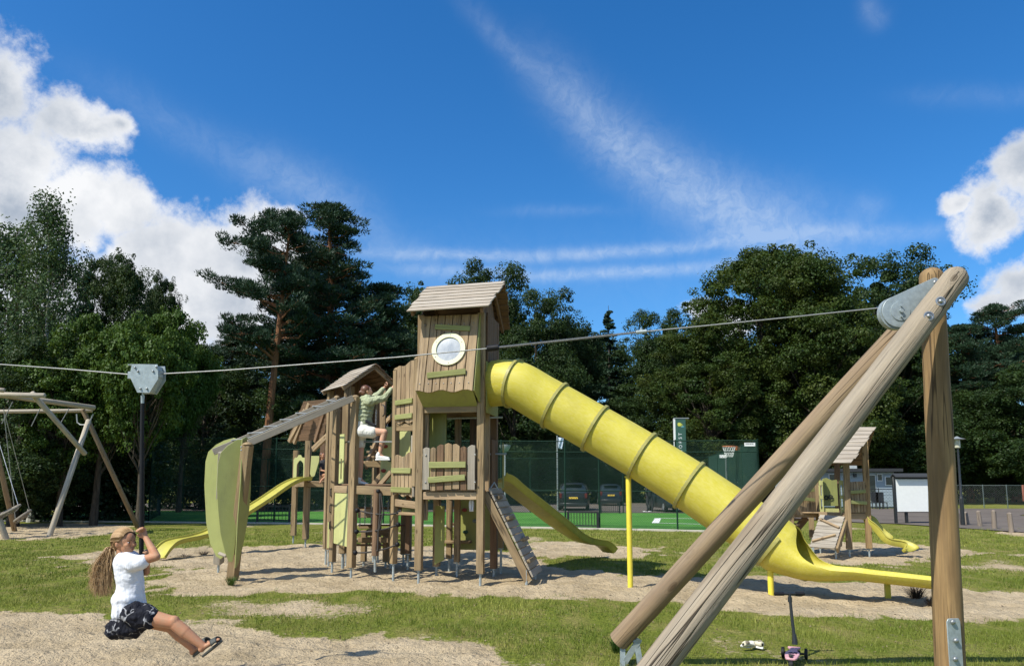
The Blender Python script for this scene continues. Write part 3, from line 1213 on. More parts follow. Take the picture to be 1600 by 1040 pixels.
# left group
tree(T_birch, 52, 32, 296, 'tall slender birch with an airy pointed crown at the left edge of the photo', wide=0.85)
tree(T_birch2, 2, 37, 345, 'wide airy birch cut by the left edge of the photo', rz=1.0)
tree(T_birch2, -90, 34, 400, 'birch standing just past the left edge of the photo', rz=2.2)
tree(T_lin, 168, 39, 392, 'rounded grey green tree in front of the cloud beside the tall birch', rz=0.4, wide=0.56)
tree(T_lin, 224, 42, 428, 'lower rounded grey green tree right of the one in front of the cloud', rz=3.4, wide=0.38)
tree(T_maple, 222, 28.5, 478, 'light yellow green maple behind the trolley of the zip wire', rz=0.2, wide=0.62)
tree(T_maple, 281, 42, 500, 'narrow yellow green maple with a small spiky top under the big cloud', rz=1.7, wide=0.45)
tree(T_maple, 95, 29, 560, 'low yellow green maple behind the swing frame', rz=3.9, wide=0.8)
tree(T_dark, 25, 29, 520, 'dark dense beech behind the swing beam', rz=1.2, wide=1.0)
tree(T_dark, 150, 34, 520, 'dark dense beech between the maples behind the swing', rz=0.2)
tree(T_dark, 318, 48, 560, 'dark dense beech left of the bare pine trunk', rz=2.5)
tree(T_maple, 150, 29.5, 492, 'yellow green maple left of the zip wire trolley', rz=2.9, wide=0.6)
# pines
tree(T_pine, 413, 45, 330, 'Scots pine with a long bare red trunk and a crooked crown reaching left', wide=0.74)
tree(T_pine2, 512, 49, 319, 'tallest dark pine, dense crown right of the bare red trunk', rz=0.6)
tree(T_pine2, 352, 52, 520, 'low spreading pine behind the bare red trunk', rz=2.6, wide=1.15)
tree(T_pine2, 590, 51, 440, 'dark spreading pine behind the covered cabin of the climbing frame', rz=4.0, wide=1.1)
tree(T_pine, 470, 53, 400, 'pine half hidden between the two tall pines', rz=2.0)
tree(T_dark, 640, 63, 446, 'dark beech just left of the tower roof', rz=0.9, wide=0.8)
tree(T_dark, 480, 48, 600, 'low dark beech under the tall pines', rz=4.4, wide=1.3)
tree(T_dark, 590, 48, 590, 'low dark beech behind the woman on the climbing frame', rz=5.2, wide=1.3)
# middle
tree(T_oak2, 752, 69, 420, 'oak whose top shows above the tower roof', rz=0.3, wide=0.75)
tree(T_oak2, 838, 64.5, 452, 'oak with a jagged crown just right of the tower roof', rz=2.0, wide=0.75)
tree(T_lin, 895, 67.5, 498, 'bushy tree left of the lone spruce', rz=1.0, wide=0.62)
tree(T_spruce, 955, 82.5, 477, 'lone pointed spruce in the gap above the tube slide')
tree(T_dark, 960, 66, 610, 'low dark tree under the lone spruce', rz=1.9, wide=1.2)
tree(T_dark, 800, 60, 560, 'low dark beech behind the top of the tube slide', rz=0.1, wide=1.2)
tree(T_oak2, 1056, 69, 484, 'dark rounded oak right of the lone spruce', rz=4.2, wide=0.72)
# right
tree(T_oak, 1200, 61.5, 374, 'largest oak, broad green crown behind the basketball hoop', rz=0.5, wide=1.02)
tree(T_oak, 1290, 58.5, 420, 'broad oak behind the top of the leaning logs', rz=3.3, wide=0.95)
tree(T_oak, 1110, 59.25, 520, 'lower oak over the green cage fence', rz=2.0, wide=1.1)
tree(T_oak2, 1385, 69, 400, 'dark oak rising behind the pulley of the zip wire', rz=1.2, wide=0.95)
tree(T_dark, 1240, 66, 560, 'low dark beech under the largest oak', rz=1.3, wide=1.2)
tree(T_pine2, 1455, 67.5, 436, 'dark pine behind the domed top of the tall post', rz=1.1, wide=0.9)
tree(T_pine2, 1515, 64.5, 505, 'dark layered pine right of the tall post', rz=3.0, wide=1.0)
tree(T_pine, 1585, 66, 478, 'thin pine with an open crown at the right edge of the photo', rz=3.6, wide=1.0)
tree(T_dark, 1400, 61.5, 560, 'dark beech behind the white notice board', rz=3.7, wide=1.2)
tree(T_dark, 1560, 61.5, 600, 'low dark beech at the right edge behind the wire fence', rz=5.0, wide=1.3)
tree(T_dark, 1680, 57, 520, 'beech just past the right edge of the photo', rz=0.7, wide=1.2)
# rear rows close the view between trunks

def understory():
    """dense shrubs at the foot of the trees, nobody could count them"""
    global npr
    npr = np.random.RandomState(77)
    cc, cr = [], []
    for i in range(1300):
        px = npr.uniform(-260, 1900)
        Y = npr.uniform(31.5, 36) if px < 225 else (npr.uniform(46, 50) if px < 640 else npr.uniform(64, 70))
        x = (px - 800) / FPX * Y
        hh = npr.uniform(0.3, 5.2) if px < 225 else npr.uniform(0.3, 7.5)
        cc.append((x, Y + hh * 0.25, hh))
        cr.append(npr.uniform(0.6, 1.2))
    for i in range(700):
        px = npr.uniform(-260, 1900)
        Y = npr.uniform(32, 37) if px < 225 else (npr.uniform(46, 51) if px < 640 else npr.uniform(64, 70))
        cc.append(((px - 800) / FPX * Y, Y, npr.uniform(0.2, 1.8)))
        cr.append(npr.uniform(0.7, 1.1))
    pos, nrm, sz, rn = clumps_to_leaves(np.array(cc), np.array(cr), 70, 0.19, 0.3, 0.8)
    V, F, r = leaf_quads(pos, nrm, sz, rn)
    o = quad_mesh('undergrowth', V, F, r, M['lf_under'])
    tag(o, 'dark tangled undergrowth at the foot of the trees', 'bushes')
    o['kind'] = 'stuff'


understory()
FAR = ['far dark tree past the left edge, outermost', 'far dark tree past the left edge', 'far dark tree just past the left edge', 'far dark tree hidden behind the birches at the left edge',
       'far tree behind the tall slender birch', 'far tree behind the rounded grey green trees', 'far tree in the gap under the big cloud', 'far tree behind the bare red pine trunk', 'far tree behind the tallest pine',
       'far tree left of the tower cabin', 'far tree behind the tower cabin', 'far tree behind the top of the tube slide', 'far tree behind the lone spruce', 'far tree behind the dark rounded oak', 'far tree behind the left flank of the largest oak',
       'far tree behind the right flank of the largest oak', 'far tree behind the pulley bracket', 'far tree behind the tall zip line post', 'far tree behind the thin pine at the right edge', 'far dark tree just past the right edge', 'far dark tree past the right edge, outermost']
for i, px in enumerate(range(-420, 2100, 120)):
    Yb = 84 + (i % 3) * 5
    tree([T_oak2, T_dark, T_lin][i % 3], px + (i * 37) % 50, Yb, [520, 505, 540, 515][i % 4] + (60 if 900 < px < 1000 else 0),
         FAR[i % len(FAR)], rz=i * 1.3, wide=1.25, group='far row of trees')

# ------------------------------------------------------------------ helpers for wooden play structures
def post(parent, x, y, z0, z1, w=0.115, yaw=0.0, m=None, foot=True, top='flat', top_xy=None, bev=0.008):
    mb = MB()
    tx, ty = (x, y) if top_xy is None else top_xy
    up = (math.sin(yaw), math.cos(yaw), 0)
    a, b = Vector((x, y, z0)), Vector((tx, ty, z1))
    if top == 'round':
        b2 = b - (b - a).normalized() * 0.05
        mb.beam(a, b2, w, w, up)
        mb.rings([b2, b2 + Vector((0, 0, .03)), b2 + Vector((0, 0, .05))], [w * 0.62, w * 0.5, w * 0.2], 10)
    else:
        mb.beam(a, b, w, w, up)
    o = obj('post', mb, m or M['wood'], parent, bevel=bev, seg=2)
    if foot:
        f = MB()
        f.cyl((x, y, -0.08), (x, y, z0 + 0.01), 0.021, n=8)
        f.cyl((x, y, z0 - 0.012), (x, y, z0 - 0.001), 0.048, n=8)
        obj('steel_foot', f, M['steel'], o)
    return o


def beam(parent, a, b, w=0.06, h=0.12, m=None, name='beam', up=(0, 0, 1), bev=0.006):
    mb = MB()
    mb.beam(a, b, w, h, up)
    return obj(name, mb, m or M['wood'], parent, bevel=bev)


def bolt_heads(parent, pts, nrm, r=0.012, m=None):
    mb = MB()
    nrm = Vector(nrm).normalized()
    for p in pts:
        p = Vector(p)
        mb.cyl(p - nrm * 0.004, p + nrm * 0.004, r, r, 8, dome=r * 0.5)
    o = obj('bolt_heads', mb, m or M['bolt'], parent)
    return o


def boards(parent, a, b, z0, z1, n, th=0.028, gap=0.012, m=None, wave=0.0, wave0=0.0, tops=None, nrm=None, bots=None, jit=0.008):
    """n upright boards between ground-plan points a and b; z0,z1 may be (start,end)"""
    a, b = Vector(a), Vector(b)
    d = (b - a)
    L = d.length
    d.normalize()
    nn = Vector((-d.y, d.x, 0)) if nrm is None else Vector(nrm)
    wts = [rnd.uniform(0.85, 1.15) for _ in range(n)]
    s = sum(wts)
    x = 0
    out = []
    for i in range(n):
        w = wts[i] / s * L
        x0, x1 = x + gap / 2, x + w - gap / 2
        x += w
        t0, t1 = x0 / L, x1 / L

        def lerp(v, t):
            return v if isinstance(v, (int, float)) else v[0] + (v[1] - v[0]) * t
        k = 4
        top, bot = [], []
        for j in range(k + 1):
            t = t0 + (t1 - t0) * j / k
            zt = lerp(z1, t) + wave * math.sin(t * 9.0 + 0.6) + (tops[i] if tops else 0)
            zb = lerp(z0, t) + wave0 * math.sin(t * 12.0 + 2.0) + (bots[i] if bots else 0)
            top.append((t * L, zt))
            bot.append((t * L, zb))
        pts = bot + top[::-1]
        mb = MB()
        o_ = a + nn * rnd.uniform(-jit * 0.4, jit * 0.4)
        mb.poly(pts, Vector((o_.x, o_.y, 0)), d, Vector((0, 0, 1)), th)
        out.append(obj('board', mb, m or M['board'], parent, bevel=0.003))
    return out


def slat(parent, a, b, h=0.075, th=0.03, m=None):
    mb = MB()
    mb.beam(a, b, th, h)
    return obj('green_slat', mb, m or M['slat'], parent, bevel=0.005)


def hpl_panel(parent, pts, o, u, v, th=0.016, m=None, name='panel', bev=0.003):
    mb = MB()
    mb.poly(pts, o, u, v, th)
    return obj(name, mb, m or M['hpl'], parent, bevel=bev)


def holds(parent, pts, nrm, mats):
    for i, p in enumerate(pts):
        p = Vector(p)
        mb = MB()
        mb.sphere(p + Vector(nrm) * 0.02, (0.05, 0.03, 0.035), 8, 6)
        obj('climbing_hold', mb, mats[i % len(mats)], parent)


def gable_slope(parent, e0, e1, r0, r1, n, th=0.022, m=None, rafters=True, over=0.02, name='plank'):
    """planks laid along the eave direction, lapped like shingles, from eave (e0,e1) to ridge (r0,r1)"""
    e0, e1, r0, r1 = map(Vector, (e0, e1, r0, r1))
    nn = (e1 - e0).cross(r0 - e0).normalized()
    if nn.z < 0:
        nn = -nn
    for i in range(n):
        t0, t1 = i / n - 0.01, (i + 1) / n + (0.03 if i < n - 1 else 0)
        j0, j1 = rnd.uniform(-over, over), rnd.uniform(-over, over)
        d = (e1 - e0).normalized()
        A = e0.lerp(r0, t0) + nn * 0.022 - d * j0
        B = e1.lerp(r1, t0) + nn * 0.022 + d * j1
        Cc = e1.lerp(r1, t1) + nn * 0.004 + d * j1
        D = e0.lerp(r0, t1) + nn * 0.004 - d * j0
        mb = MB()
        vs = [A, B, Cc, D] + [q - nn * th for q in (A, B, Cc, D)]
        L = (B - A).length
        W = (D - A).length
        g = [(0, 0, 0), (L, 0, 0), (L, W, 0), (0, W, 0), (0, 0, th), (L, 0, th), (L, W, th), (0, W, th)]
        f = [(0, 1, 2, 3), (7, 6, 5, 4), (0, 4, 5, 1), (1, 5, 6, 2), (2, 6, 7, 3), (3, 7, 4, 0)]
        mb._add(vs, f, g)
        obj(name, mb, m or M['roofw'], parent, bevel=0.003)
    return nn


def smooth_path(pts, n=40):
    """Catmull-Rom through points"""
    pts = [Vector(p) for p in pts]
    P_ = [pts[0] * 2 - pts[1]] + pts + [pts[-1] * 2 - pts[-2]]
    out = []
    seg = len(pts) - 1
    for i in range(n + 1):
        s = i / n * seg
        k = min(int(s), seg - 1)
        t = s - k
        p0, p1, p2, p3 = P_[k], P_[k + 1], P_[k + 2], P_[k + 3]
        out.append(0.5 * ((2 * p1) + (p2 - p0) * t + (2 * p0 - 5 * p1 + 4 * p2 - p3) * t * t + (3 * p1 - p0 - 3 * p2 + p3) * t ** 3))
    return out


def slide_shell(path, w=0.5, side=0.16, th=0.022, lip=0.03, wend=None):
    """U shaped chute with thickness following path (centre of the bed)"""
    mb = MB()
    n = len(path)
    rows = []
    gl = []
    L = 0
    for i, p in enumerate(path):
        d = (path[min(i + 1, n - 1)] - path[max(i - 1, 0)]).normalized()
        s = d.cross(Vector((0, 0, 1))).normalized()
        u = s.cross(d).normalized()
        if i:
            L += (path[i] - path[i - 1]).length
        hw = (w if wend is None else w + (wend - w) * i / n) / 2
        prof = []
        for k in range(7):
            a = -1 + k / 3
            prof.append((a * hw * 0.8, 0.035 * abs(a) ** 3))
        inner = [(-hw - lip, side - 0.012), (-hw - lip * 0.9, side), (-hw, side), (-hw + 0.012, side * 0.5)] + prof + [(hw - 0.012, side * 0.5), (hw, side), (hw + lip * 0.9, side), (hw + lip, side - 0.012)]
        outer = [(hw + th * 0.4, side * 0.8), (hw + th * 0.3, side * 0.3), (hw * 0.86, -th), (0, -th * 1.3), (-hw * 0.86, -th), (-hw - th * 0.3, side * 0.3), (-hw - th * 0.4, side * 0.8)]
        ring = inner + outer
        rows.append([p + s * a + u * b for a, b in ring])
        gl += [Vector((L, a, b)) for a, b in ring]
    k = len(rows[0])
    vs = [q for r in rows for q in r]
    f = []
    for i in range(n - 1):
        for j in range(k):
            j2 = (j + 1) % k
            f.append((i * k + j, (i + 1) * k + j, (i + 1) * k + j2, i * k + j2))
    f.append(tuple(range(k)))
    f.append(tuple((n - 1) * k + j for j in reversed(range(k))))
    mb._add(vs, f, gl)
    return mb


def rope(parent, pts, r=0.011, m=None, name='rope', n=6):
    mb = MB()
    pts = [Vector(p) for p in pts]
    mb.rings(pts, r, n)
    return obj(name, mb, m or M['rope'], parent)


def chain(parent, a, b, r=0.006, name='chain', link=0.045):
    """alternating flat links"""
    a, b = Vector(a), Vector(b)
    L = (b - a).length
    d, s, u = frame(b - a)
    n = max(2, int(L / (link * 0.72)))
    mb = MB()
    for i in range(n):
        c = a.lerp(b, (i + 0.5) / n)
        w = s if i % 2 else u
        pts = []
        for k in range(9):
            t = 2 * math.pi * k / 8
            pts.append(c + d * (math.cos(t) * link * 0.5) + w * (math.sin(t) * link * 0.28))
        mb.rings(pts, r * 0.8, 4, cap=False)
    return obj(name, mb, M['chain'], parent)


# ------------------------------------------------------------------ climbing frame: main tower
g0 = gh(-1.2, 12.6)
tower = thing('climbing_frame', 'big wooden climbing tower with round window, roofed cabins and long yellow tube slide', 'climbing frame', (-1.5, 13.2, 0))
U = Vector((0.983, -0.186, 0))
V_ = Vector((0.186, 0.983, 0))
O0 = Vector((-1.52, 12.55, 0))
YAW = math.atan2(U.y, U.x)


def T(a, b, z):
    return O0 + U * a + V_ * b + Vector((0, 0, z))


W0 = 1.03
pyaw = math.atan2(V_.x, V_.y)
# four main posts
for (a, b, z0, top) in ((0, 0, 0.20, 4.42), (W0, 0, 0.17, 4.42), (0, W0, 0.16, 4.42), (W0, W0, 0.14, 4.42)):
    p = T(a, b, 0)
    post(tower, p.x, p.y, z0, top, 0.118, pyaw, M['wood'] if (a, b) != (W0, W0) else M['darkw'])
# second upright in front of the left post (paler board)
p = T(0.085, 0.075, 0)
post(tower, p.x, p.y, 1.0, 4.2, 0.06, pyaw, M['board'], foot=False)

# deck beams
Zd = 1.40
beam(tower, T(0.06, -0.012, Zd), T(W0 - 0.06, -0.012, Zd), 0.05, 0.12, M['freshw'])
beam(tower, T(0.0, W0, Zd), T(W0, W0, Zd), 0.05, 0.12)
beam(tower, T(0.0, 0.0, Zd), T(0.0, W0, Zd), 0.05, 0.11)
beam(tower, T(W0, 0.06, Zd), T(W0, W0 - 0.06, Zd), 0.05, 0.11)
for i in range(8):
    t = 0.09 + i * 0.125
    beam(tower, T(0.03, t, Zd + 0.075), T(W0 - 0.03, t, Zd + 0.075), 0.115, 0.03, M['board'], name='deck_board')
# cabin floor and beam under it
Zc = 2.86
beam(tower, T(0.06, -0.01, Zc - 0.04), T(W0 - 0.06, -0.01, Zc - 0.04), 0.05, 0.12, M['wood'])
beam(tower, T(0.06, W0, Zc - 0.04), T(W0 - 0.06, W0, Zc - 0.04), 0.05, 0.12, M['wood'])
for i in range(8):
    t = 0.09 + i * 0.125
    beam(tower, T(-0.02, t, Zc + 0.06), T(W0 + 0.02, t, Zc + 0.06), 0.118, 0.035, M['darkw'], name='deck_board')

# bay: slanted front of boards, leaning out towards the bottom
bay = holder('cabin_front', tower)
zt, zb = 4.38, 3.07
out_t, out_b = 0.07, 0.36


def Bf(s, z):
    """s 0..1 across, point on the slanted front"""
    k = (zt - z) / (zt - zb)
    wl = 0.02 - 0.01 * k
    wr = W0 - 0.02 - 0.03 * k
    return T(wl + (wr - wl) * s, -(out_t + (out_b - out_t) * k), z)


nb = (Bf(1, zb) - Bf(0, zb)).cross(Bf(0, zt) - Bf(0, zb)).normalized()
ss = [0, 0.155, 0.30, 0.425, 0.56, 0.685, 0.835, 1.0]
ss2 = [0, 0.17, 0.29, 0.42, 0.55, 0.70, 0.86, 1.0]
for i in range(7):
    mb = MB()
    pts, gg = [], []
    g = 0.006
    wob = [zb + 0.022 * math.sin((ss[i] + (ss[i + 1] - ss[i]) * t) * 15 + 1.0) for t in (0, 0.5, 1)]
    row0 = [Bf(ss[i] + g + (ss[i + 1] - ss[i] - 2 * g) * t, wob[k]) for k, t in enumerate((0, 0.5, 1))]
    row1 = [Bf(ss2[i] + g + (ss2[i + 1] - ss2[i] - 2 * g) * t, zt) for t in (1, 0.5, 0)]
    ring = row0 + row1
    lift = rnd.uniform(0, 0.006)
    vs = [q + nb * (0.0 + lift) for q in ring] + [q + nb * (0.026 + lift) for q in ring]
    k = 6
    gl = [Vector((q.z, (q - O0).dot(U), 0)) for q in vs]
    f = [tuple(range(k - 1, -1, -1)), tuple(range(k, 2 * k))] + [(a, (a + 1) % k, (a + 1) % k + k, a + k) for a in range(k)]
    mb._add(vs, f, gl)
    obj('board', mb, M['board'], bay, bevel=0.004)
# small screws
pts = []
for i in range(7):
    for z in (zb + 0.13, 4.22):
        pts.append(Bf((ss[i] + ss[i + 1]) / 2, z) + nb * 0.034)
bolt_heads(bay, pts, nb, 0.008)
slat(bay, Bf(0.12, 3.50) * 1 + nb * 0.05 + Vector((0, 0, -0.01)) if False else Bf(0.20, 3.33) + nb * 0.05, Bf(0.86, 3.385) + nb * 0.05, 0.095, 0.03)
slat(bay, Bf(0.26, 4.175) + nb * 0.045, Bf(0.87, 4.12) + nb * 0.045, 0.085, 0.03)
# side cheeks and sloping underside of the bay
for s in (0, 1):
    mb = MB()
    q = [Bf(s, zb + 0.01), Bf(s, zt), T(s * W0 * 0.985 + 0.005, 0.0, zt), T(s * W0 * 0.985 + 0.005, 0.0, 2.88)]
    off = U * (0.016 if s else 0.016)
    if s == 0:
        q = [p_ + U * 0.03 for p_ in q]
    mb._add([p_ for p_ in q] + [p_ + off for p_ in q], [(0, 1, 2, 3), (7, 6, 5, 4), (0, 4, 5, 1), (1, 5, 6, 2), (2, 6, 7, 3), (3, 7, 4, 0)], q + q)
    obj('side_panel', mb, M['hpl'], bay)
mb = MB()
q = [Bf(0.01, zb + 0.02), Bf(0.99, zb + 0.02), T(W0 - 0.05, -0.04, 2.86), T(0.05, -0.04, 2.86)]
mb._add(q + [p_ + Vector((0, 0, 0.018)) for p_ in q], [(3, 2, 1, 0), (4, 5, 6, 7), (0, 1, 5, 4), (1, 2, 6, 5), (2, 3, 7, 6), (3, 0, 4, 7)], q + q)
obj('under_panel', mb, M['hpl'], bay)

# round window
win = holder('round_window', tower)
wc = Bf(0.53, 3.775) + nb * 0.036
wu = U
wv = (Bf(0, zt) - Bf(0, zb)).normalized()
N = 40
circ = lambda r: [(r * math.cos(2 * math.pi * i / N), r * math.sin(2 * math.pi * i / N)) for i in range(N)]
mb = MB()
mb.ring_poly(circ(0.285), circ(0.208), wc, wu, wv, 0.022)
obj('window_frame', mb, M['cream'], win, bevel=0.004)
mb = MB()
rows = []
for k, r in enumerate((0.001, 0.07, 0.13, 0.175, 0.212)):
    rows.append([wc + wu * a + wv * b - nb * 0.0 + nb * (0.012 * (1 - (r / 0.212) ** 2)) for a, b in circ(r)])
mb.surf(rows, closed=True)
obj('window_pane', mb, M['pane'], win)
bolt_heads(win, [wc + nb * 0.024 + wu * (0.247 * math.cos(a)) + wv * (0.247 * math.sin(a)) for a in (0.5, 1.5, 2.6, 3.7, 4.8, 5.8)], nb, 0.007)

# cabin right side: boards, left side: boards, back: boards
side = holder('cabin_side', tower)
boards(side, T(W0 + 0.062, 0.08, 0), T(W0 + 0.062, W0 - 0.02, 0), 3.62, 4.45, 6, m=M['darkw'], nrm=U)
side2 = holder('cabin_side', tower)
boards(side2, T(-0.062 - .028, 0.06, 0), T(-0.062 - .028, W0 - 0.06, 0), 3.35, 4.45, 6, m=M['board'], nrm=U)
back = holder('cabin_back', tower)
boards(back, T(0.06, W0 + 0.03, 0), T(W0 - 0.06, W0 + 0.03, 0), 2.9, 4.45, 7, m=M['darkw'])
# lime panel on the right side with the tube mouth in front
hpl_panel(tower, [(0.0, 0), (W0 - .12, 0), (W0 - .12, 0.86), (0.0, 0.86)], T(W0 + 0.064, 0.06, 2.76), V_, Vector((0, 0, 1)), 0.016, M['hpl'], 'tube_mouth_panel')

# roof
roof = holder('roof', tower)
eL, eR = T(-0.14, -0.42, 4.40), T(W0 + 0.20, -0.42, 4.43)
rL, rR = T(-0.08, W0 / 2, 5.06), T(W0 + 0.31, W0 / 2, 5.09)
bL, bR = T(-0.20, W0 + 0.42, 4.40), T(W0 + 0.20, W0 + 0.42, 4.43)
gable_slope(roof, eL, eR, rL, rR, 8)
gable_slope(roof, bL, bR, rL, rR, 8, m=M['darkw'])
for (e, r_, bb) in ((T(-0.06, -0.36, 4.38), T(-0.06, W0 / 2, 5.02), T(-0.06, W0 + 0.36, 4.38)), (T(W0 + 0.08, -0.36, 4.38), T(W0 + 0.08, W0 / 2, 5.02), T(W0 + 0.08, W0 + 0.36, 4.38))):
    beam(roof, e, r_, 0.05, 0.09, M['darkw'], 'rafter')
    beam(roof, bb, r_, 0.05, 0.09, M['darkw'], 'rafter')
# gable boards
for aa in (-0.03, W0 + 0.0):
    gb = holder('gable_wall', tower)
    n_ = 8
    for i in range(n_):
        t0, t1 = i / n_, (i + 1) / n_
        f = lambda t: 4.42 + 0.57 * (1 - abs(2 * t - 1)) * 0.93
        mb = MB()
        mb.poly([(t0 * W0 + .004, 4.36), (t1 * W0 - .004, 4.36), (t1 * W0 - .004, f(t1)), (t0 * W0 + .004, f(t0))], T(aa, 0, 0), V_, Vector((0, 0, 1)), 0.025)
        obj('board', mb, M['darkw'], gb)

# railing in front of the lower deck
rail = holder('front_railing', tower)
tops = [0.0, 0.0, 0.045, 0.065, 0.05, 0.01, 0.03]
bots = [0, -0.02, -0.01, 0.0, 0.01, -0.01, 0]
wids = [0.115, 0.09, 0.115, 0.12, 0.115, 0.10, 0.125]
x = 0.075
for i in range(7):
    mb = MB()
    z0, z1 = 1.50 + bots[i], 2.18 + tops[i]
    w = wids[i]
    hh = 0.012
    sl = [0.01, 0, 0.03, 0, -0.03, 0, 0.03][i]
    mb.poly([(x, z0), (x + w, z0), (x + w, z1 - hh + sl / 2), (x + w * .5, z1 + hh), (x, z1 - hh - sl / 2)], T(0, -0.075, 0), U, Vector((0, 0, 1)), 0.03)
    mm = M['darkw'] if i in (2, 5) else (M['greyw'] if i in (0, 6) else M['board'])
    obj('board', mb, mm, rail, bevel=0.005)
    x += w + 0.017
beam(rail, T(0.06, -0.055, 1.62), T(W0 - 0.06, -0.055, 1.62), 0.03, 0.07, M['wood'], 'rail')
beam(rail, T(0.06, -0.055, 2.06), T(W0 - 0.06, -0.055, 2.06), 0.03, 0.07, M['wood'], 'rail')
slat(rail, T(0.19, -0.13, 1.90), T(0.81, -0.13, 1.905), 0.10, 0.032)
slat(rail, T(0.18, -0.13, 1.655), T(0.80, -0.13, 1.70), 0.095, 0.032)
for z in (1.62, 2.06):
    for a_ in (0.13, 0.96):
        bolt_heads(rail, [T(a_, -0.11, z)], -V_, 0.014).name = 'bolt_head'

# steel bars across, inner post and inner panels
for z in (2.72, 2.11):
    mb = MB()
    mb.cyl(T(0.05, 0.55 if z > 2.5 else 0.9, z), T(W0 + 0.25, 0.55 if z > 2.5 else 0.9, z), 0.016, n=8)
    obj('steel_bar', mb, M['steel'], tower)
p = T(0.40, 0.92, 0)
post(tower, p.x, p.y, 0.25, 2.78, 0.10, pyaw, M['wood'])
p = T(0.80, 1.25, 0)
post(tower, p.x, p.y, 1.4, 3.0, 0.16, pyaw, M['darkw'], foot=False)
p = T(W0 + 0.0, 0.52, 0)
boards(tower, T(0.52, 1.3, 0), T(0.92, 1.3, 0), 1.5, 2.85, 4, m=M['darkw'])
hpl_panel(tower, [(0, 0), (0.30, 0), (0.30, 1.25), (0, 1.25)], T(0.02, 0.45, 1.62), U, Vector((0, 0, 1)), 0.016, M['hpl'])
hpl_panel(tower, [(0, 0), (0.22, 0), (0.22, 0.6), (0, 0.6)], T(0.72, 1.32, 1.5), U, Vector((0, 0, 1)), 0.016, M['hpl'])
# lower climbing wall behind the tower, seen between the front posts
wallp = hpl_panel(tower, [(0, 0), (1.0, 0), (1.0, 0.92), (0.12, 0.92), (0.0, 0.80)], T(0.16, 1.62, 0.40), U, Vector((0, 0, 1)), 0.018, M['hpl'], 'climbing_wall')
holds(wallp, [T(0.36, 1.60, 1.12), T(0.56, 1.60, 0.92), T(0.38, 1.60, 0.72)], -V_, [M['red'], M['greymesh'], M['dgreen']])
hpl_panel(tower, [(0, 0), (0.17, 0.08), (0.17, 1.0), (0, 1.0)], T(0.06, 0.72, 0.22), U, Vector((0, 0, 1)), 0.018, M['hpl'], 'side_wall_panel')
p = T(0.10, 1.5, 0)
post(tower, p.x, p.y, 0.25, 1.42, 0.10, pyaw, M['wood'])
p = T(1.06, 1.5, 0)
post(tower, p.x, p.y, 0.45, 1.42, 0.09, pyaw, M['wood'])
# wide paler panel above the climbing wall
hpl_panel(tower, [(0, 0.06), (0.25, 0), (0.7, 0.05), (0.7, 0.24), (0, 0.24)], T(0.38, 1.50, 1.38), U, Vector((0, 0, 1)), 0.018, M['hpl2'])
# two steps under the deck at the back
for i in range(3):
    beam(tower, T(0.02, 1.5 + i * 0.25, 0.55 + 0.3 * i), T(0.5, 1.5 + i * 0.25, 0.55 + 0.3 * i), 0.2, 0.05, M['wood'], 'step')

# plank ramp on the right side
ramp = holder('climbing_ramp', tower)
rt0, rt1 = T(W0 + 0.07, 0.10, 1.50), T(W0 + 0.07, 0.95, 1.50)
rb0, rb1 = T(W0 + 0.80, 0.06, 0.10), T(W0 + 0.80, 0.93, 0.10)
for (a_, b_) in ((rt0, rb0), (rt1, rb1)):
    beam(ramp, a_ - Vector((0.03, 0, 0.05)), b_ - Vector((0.03, 0, 0.03)), 0.055, 0.13, M['wood'], 'side_beam')
n_ = 13
rn_ = (rb0 - rt0).cross(rt1 - rt0).normalized()
if rn_.x < 0:
    rn_ = -rn_
for i in range(n_):
    t = (i + 0.5) / n_
    a_, b_ = rt0.lerp(rb0, t) + rn_ * 0.055, rt1.lerp(rb1, t) + rn_ * 0.055
    mb = MB()
    mb.beam(a_ - V_ * 0.04, b_ + V_ * 0.04, (rb0 - rt0).length / n_ - 0.012, 0.03, rn_)
    obj('plank', mb, M['greyw'], ramp, bevel=0.004)
for t, s0, s1 in ((0.12, 0.1, 0.45), (0.36, 0.05, 0.6), (0.62, 0.5, 1.0), (0.84, 0.0, 0.75)):
    a_ = rt0.lerp(rb0, t).lerp(rt1.lerp(rb1, t), s0) + rn_ * 0.1
    b_ = rt0.lerp(rb0, t).lerp(rt1.lerp(rb1, t), s1) + rn_ * 0.1
    mb = MB()
    mb.beam(a_, b_, 0.06, 0.05, rn_)
    obj('cleat', mb, M['wood'], ramp, bevel=0.006)
mb = MB()
for q in (rb0, rb1):
    mb = MB()
    mb.cyl((q.x - 0.06, q.y, -0.08), (q.x - 0.06, q.y, 0.24), 0.022, n=8)
    obj('steel_foot', mb, M['steel'], ramp)
# yellow grips beside the ramp
rope(tower, [T(W0 + 0.12, 0.2, 1.53), T(W0 + 0.16, 0.3, 1.62), T(W0 + 0.22, 0.34, 1.50)], 0.012, M['steel'], 'grip')

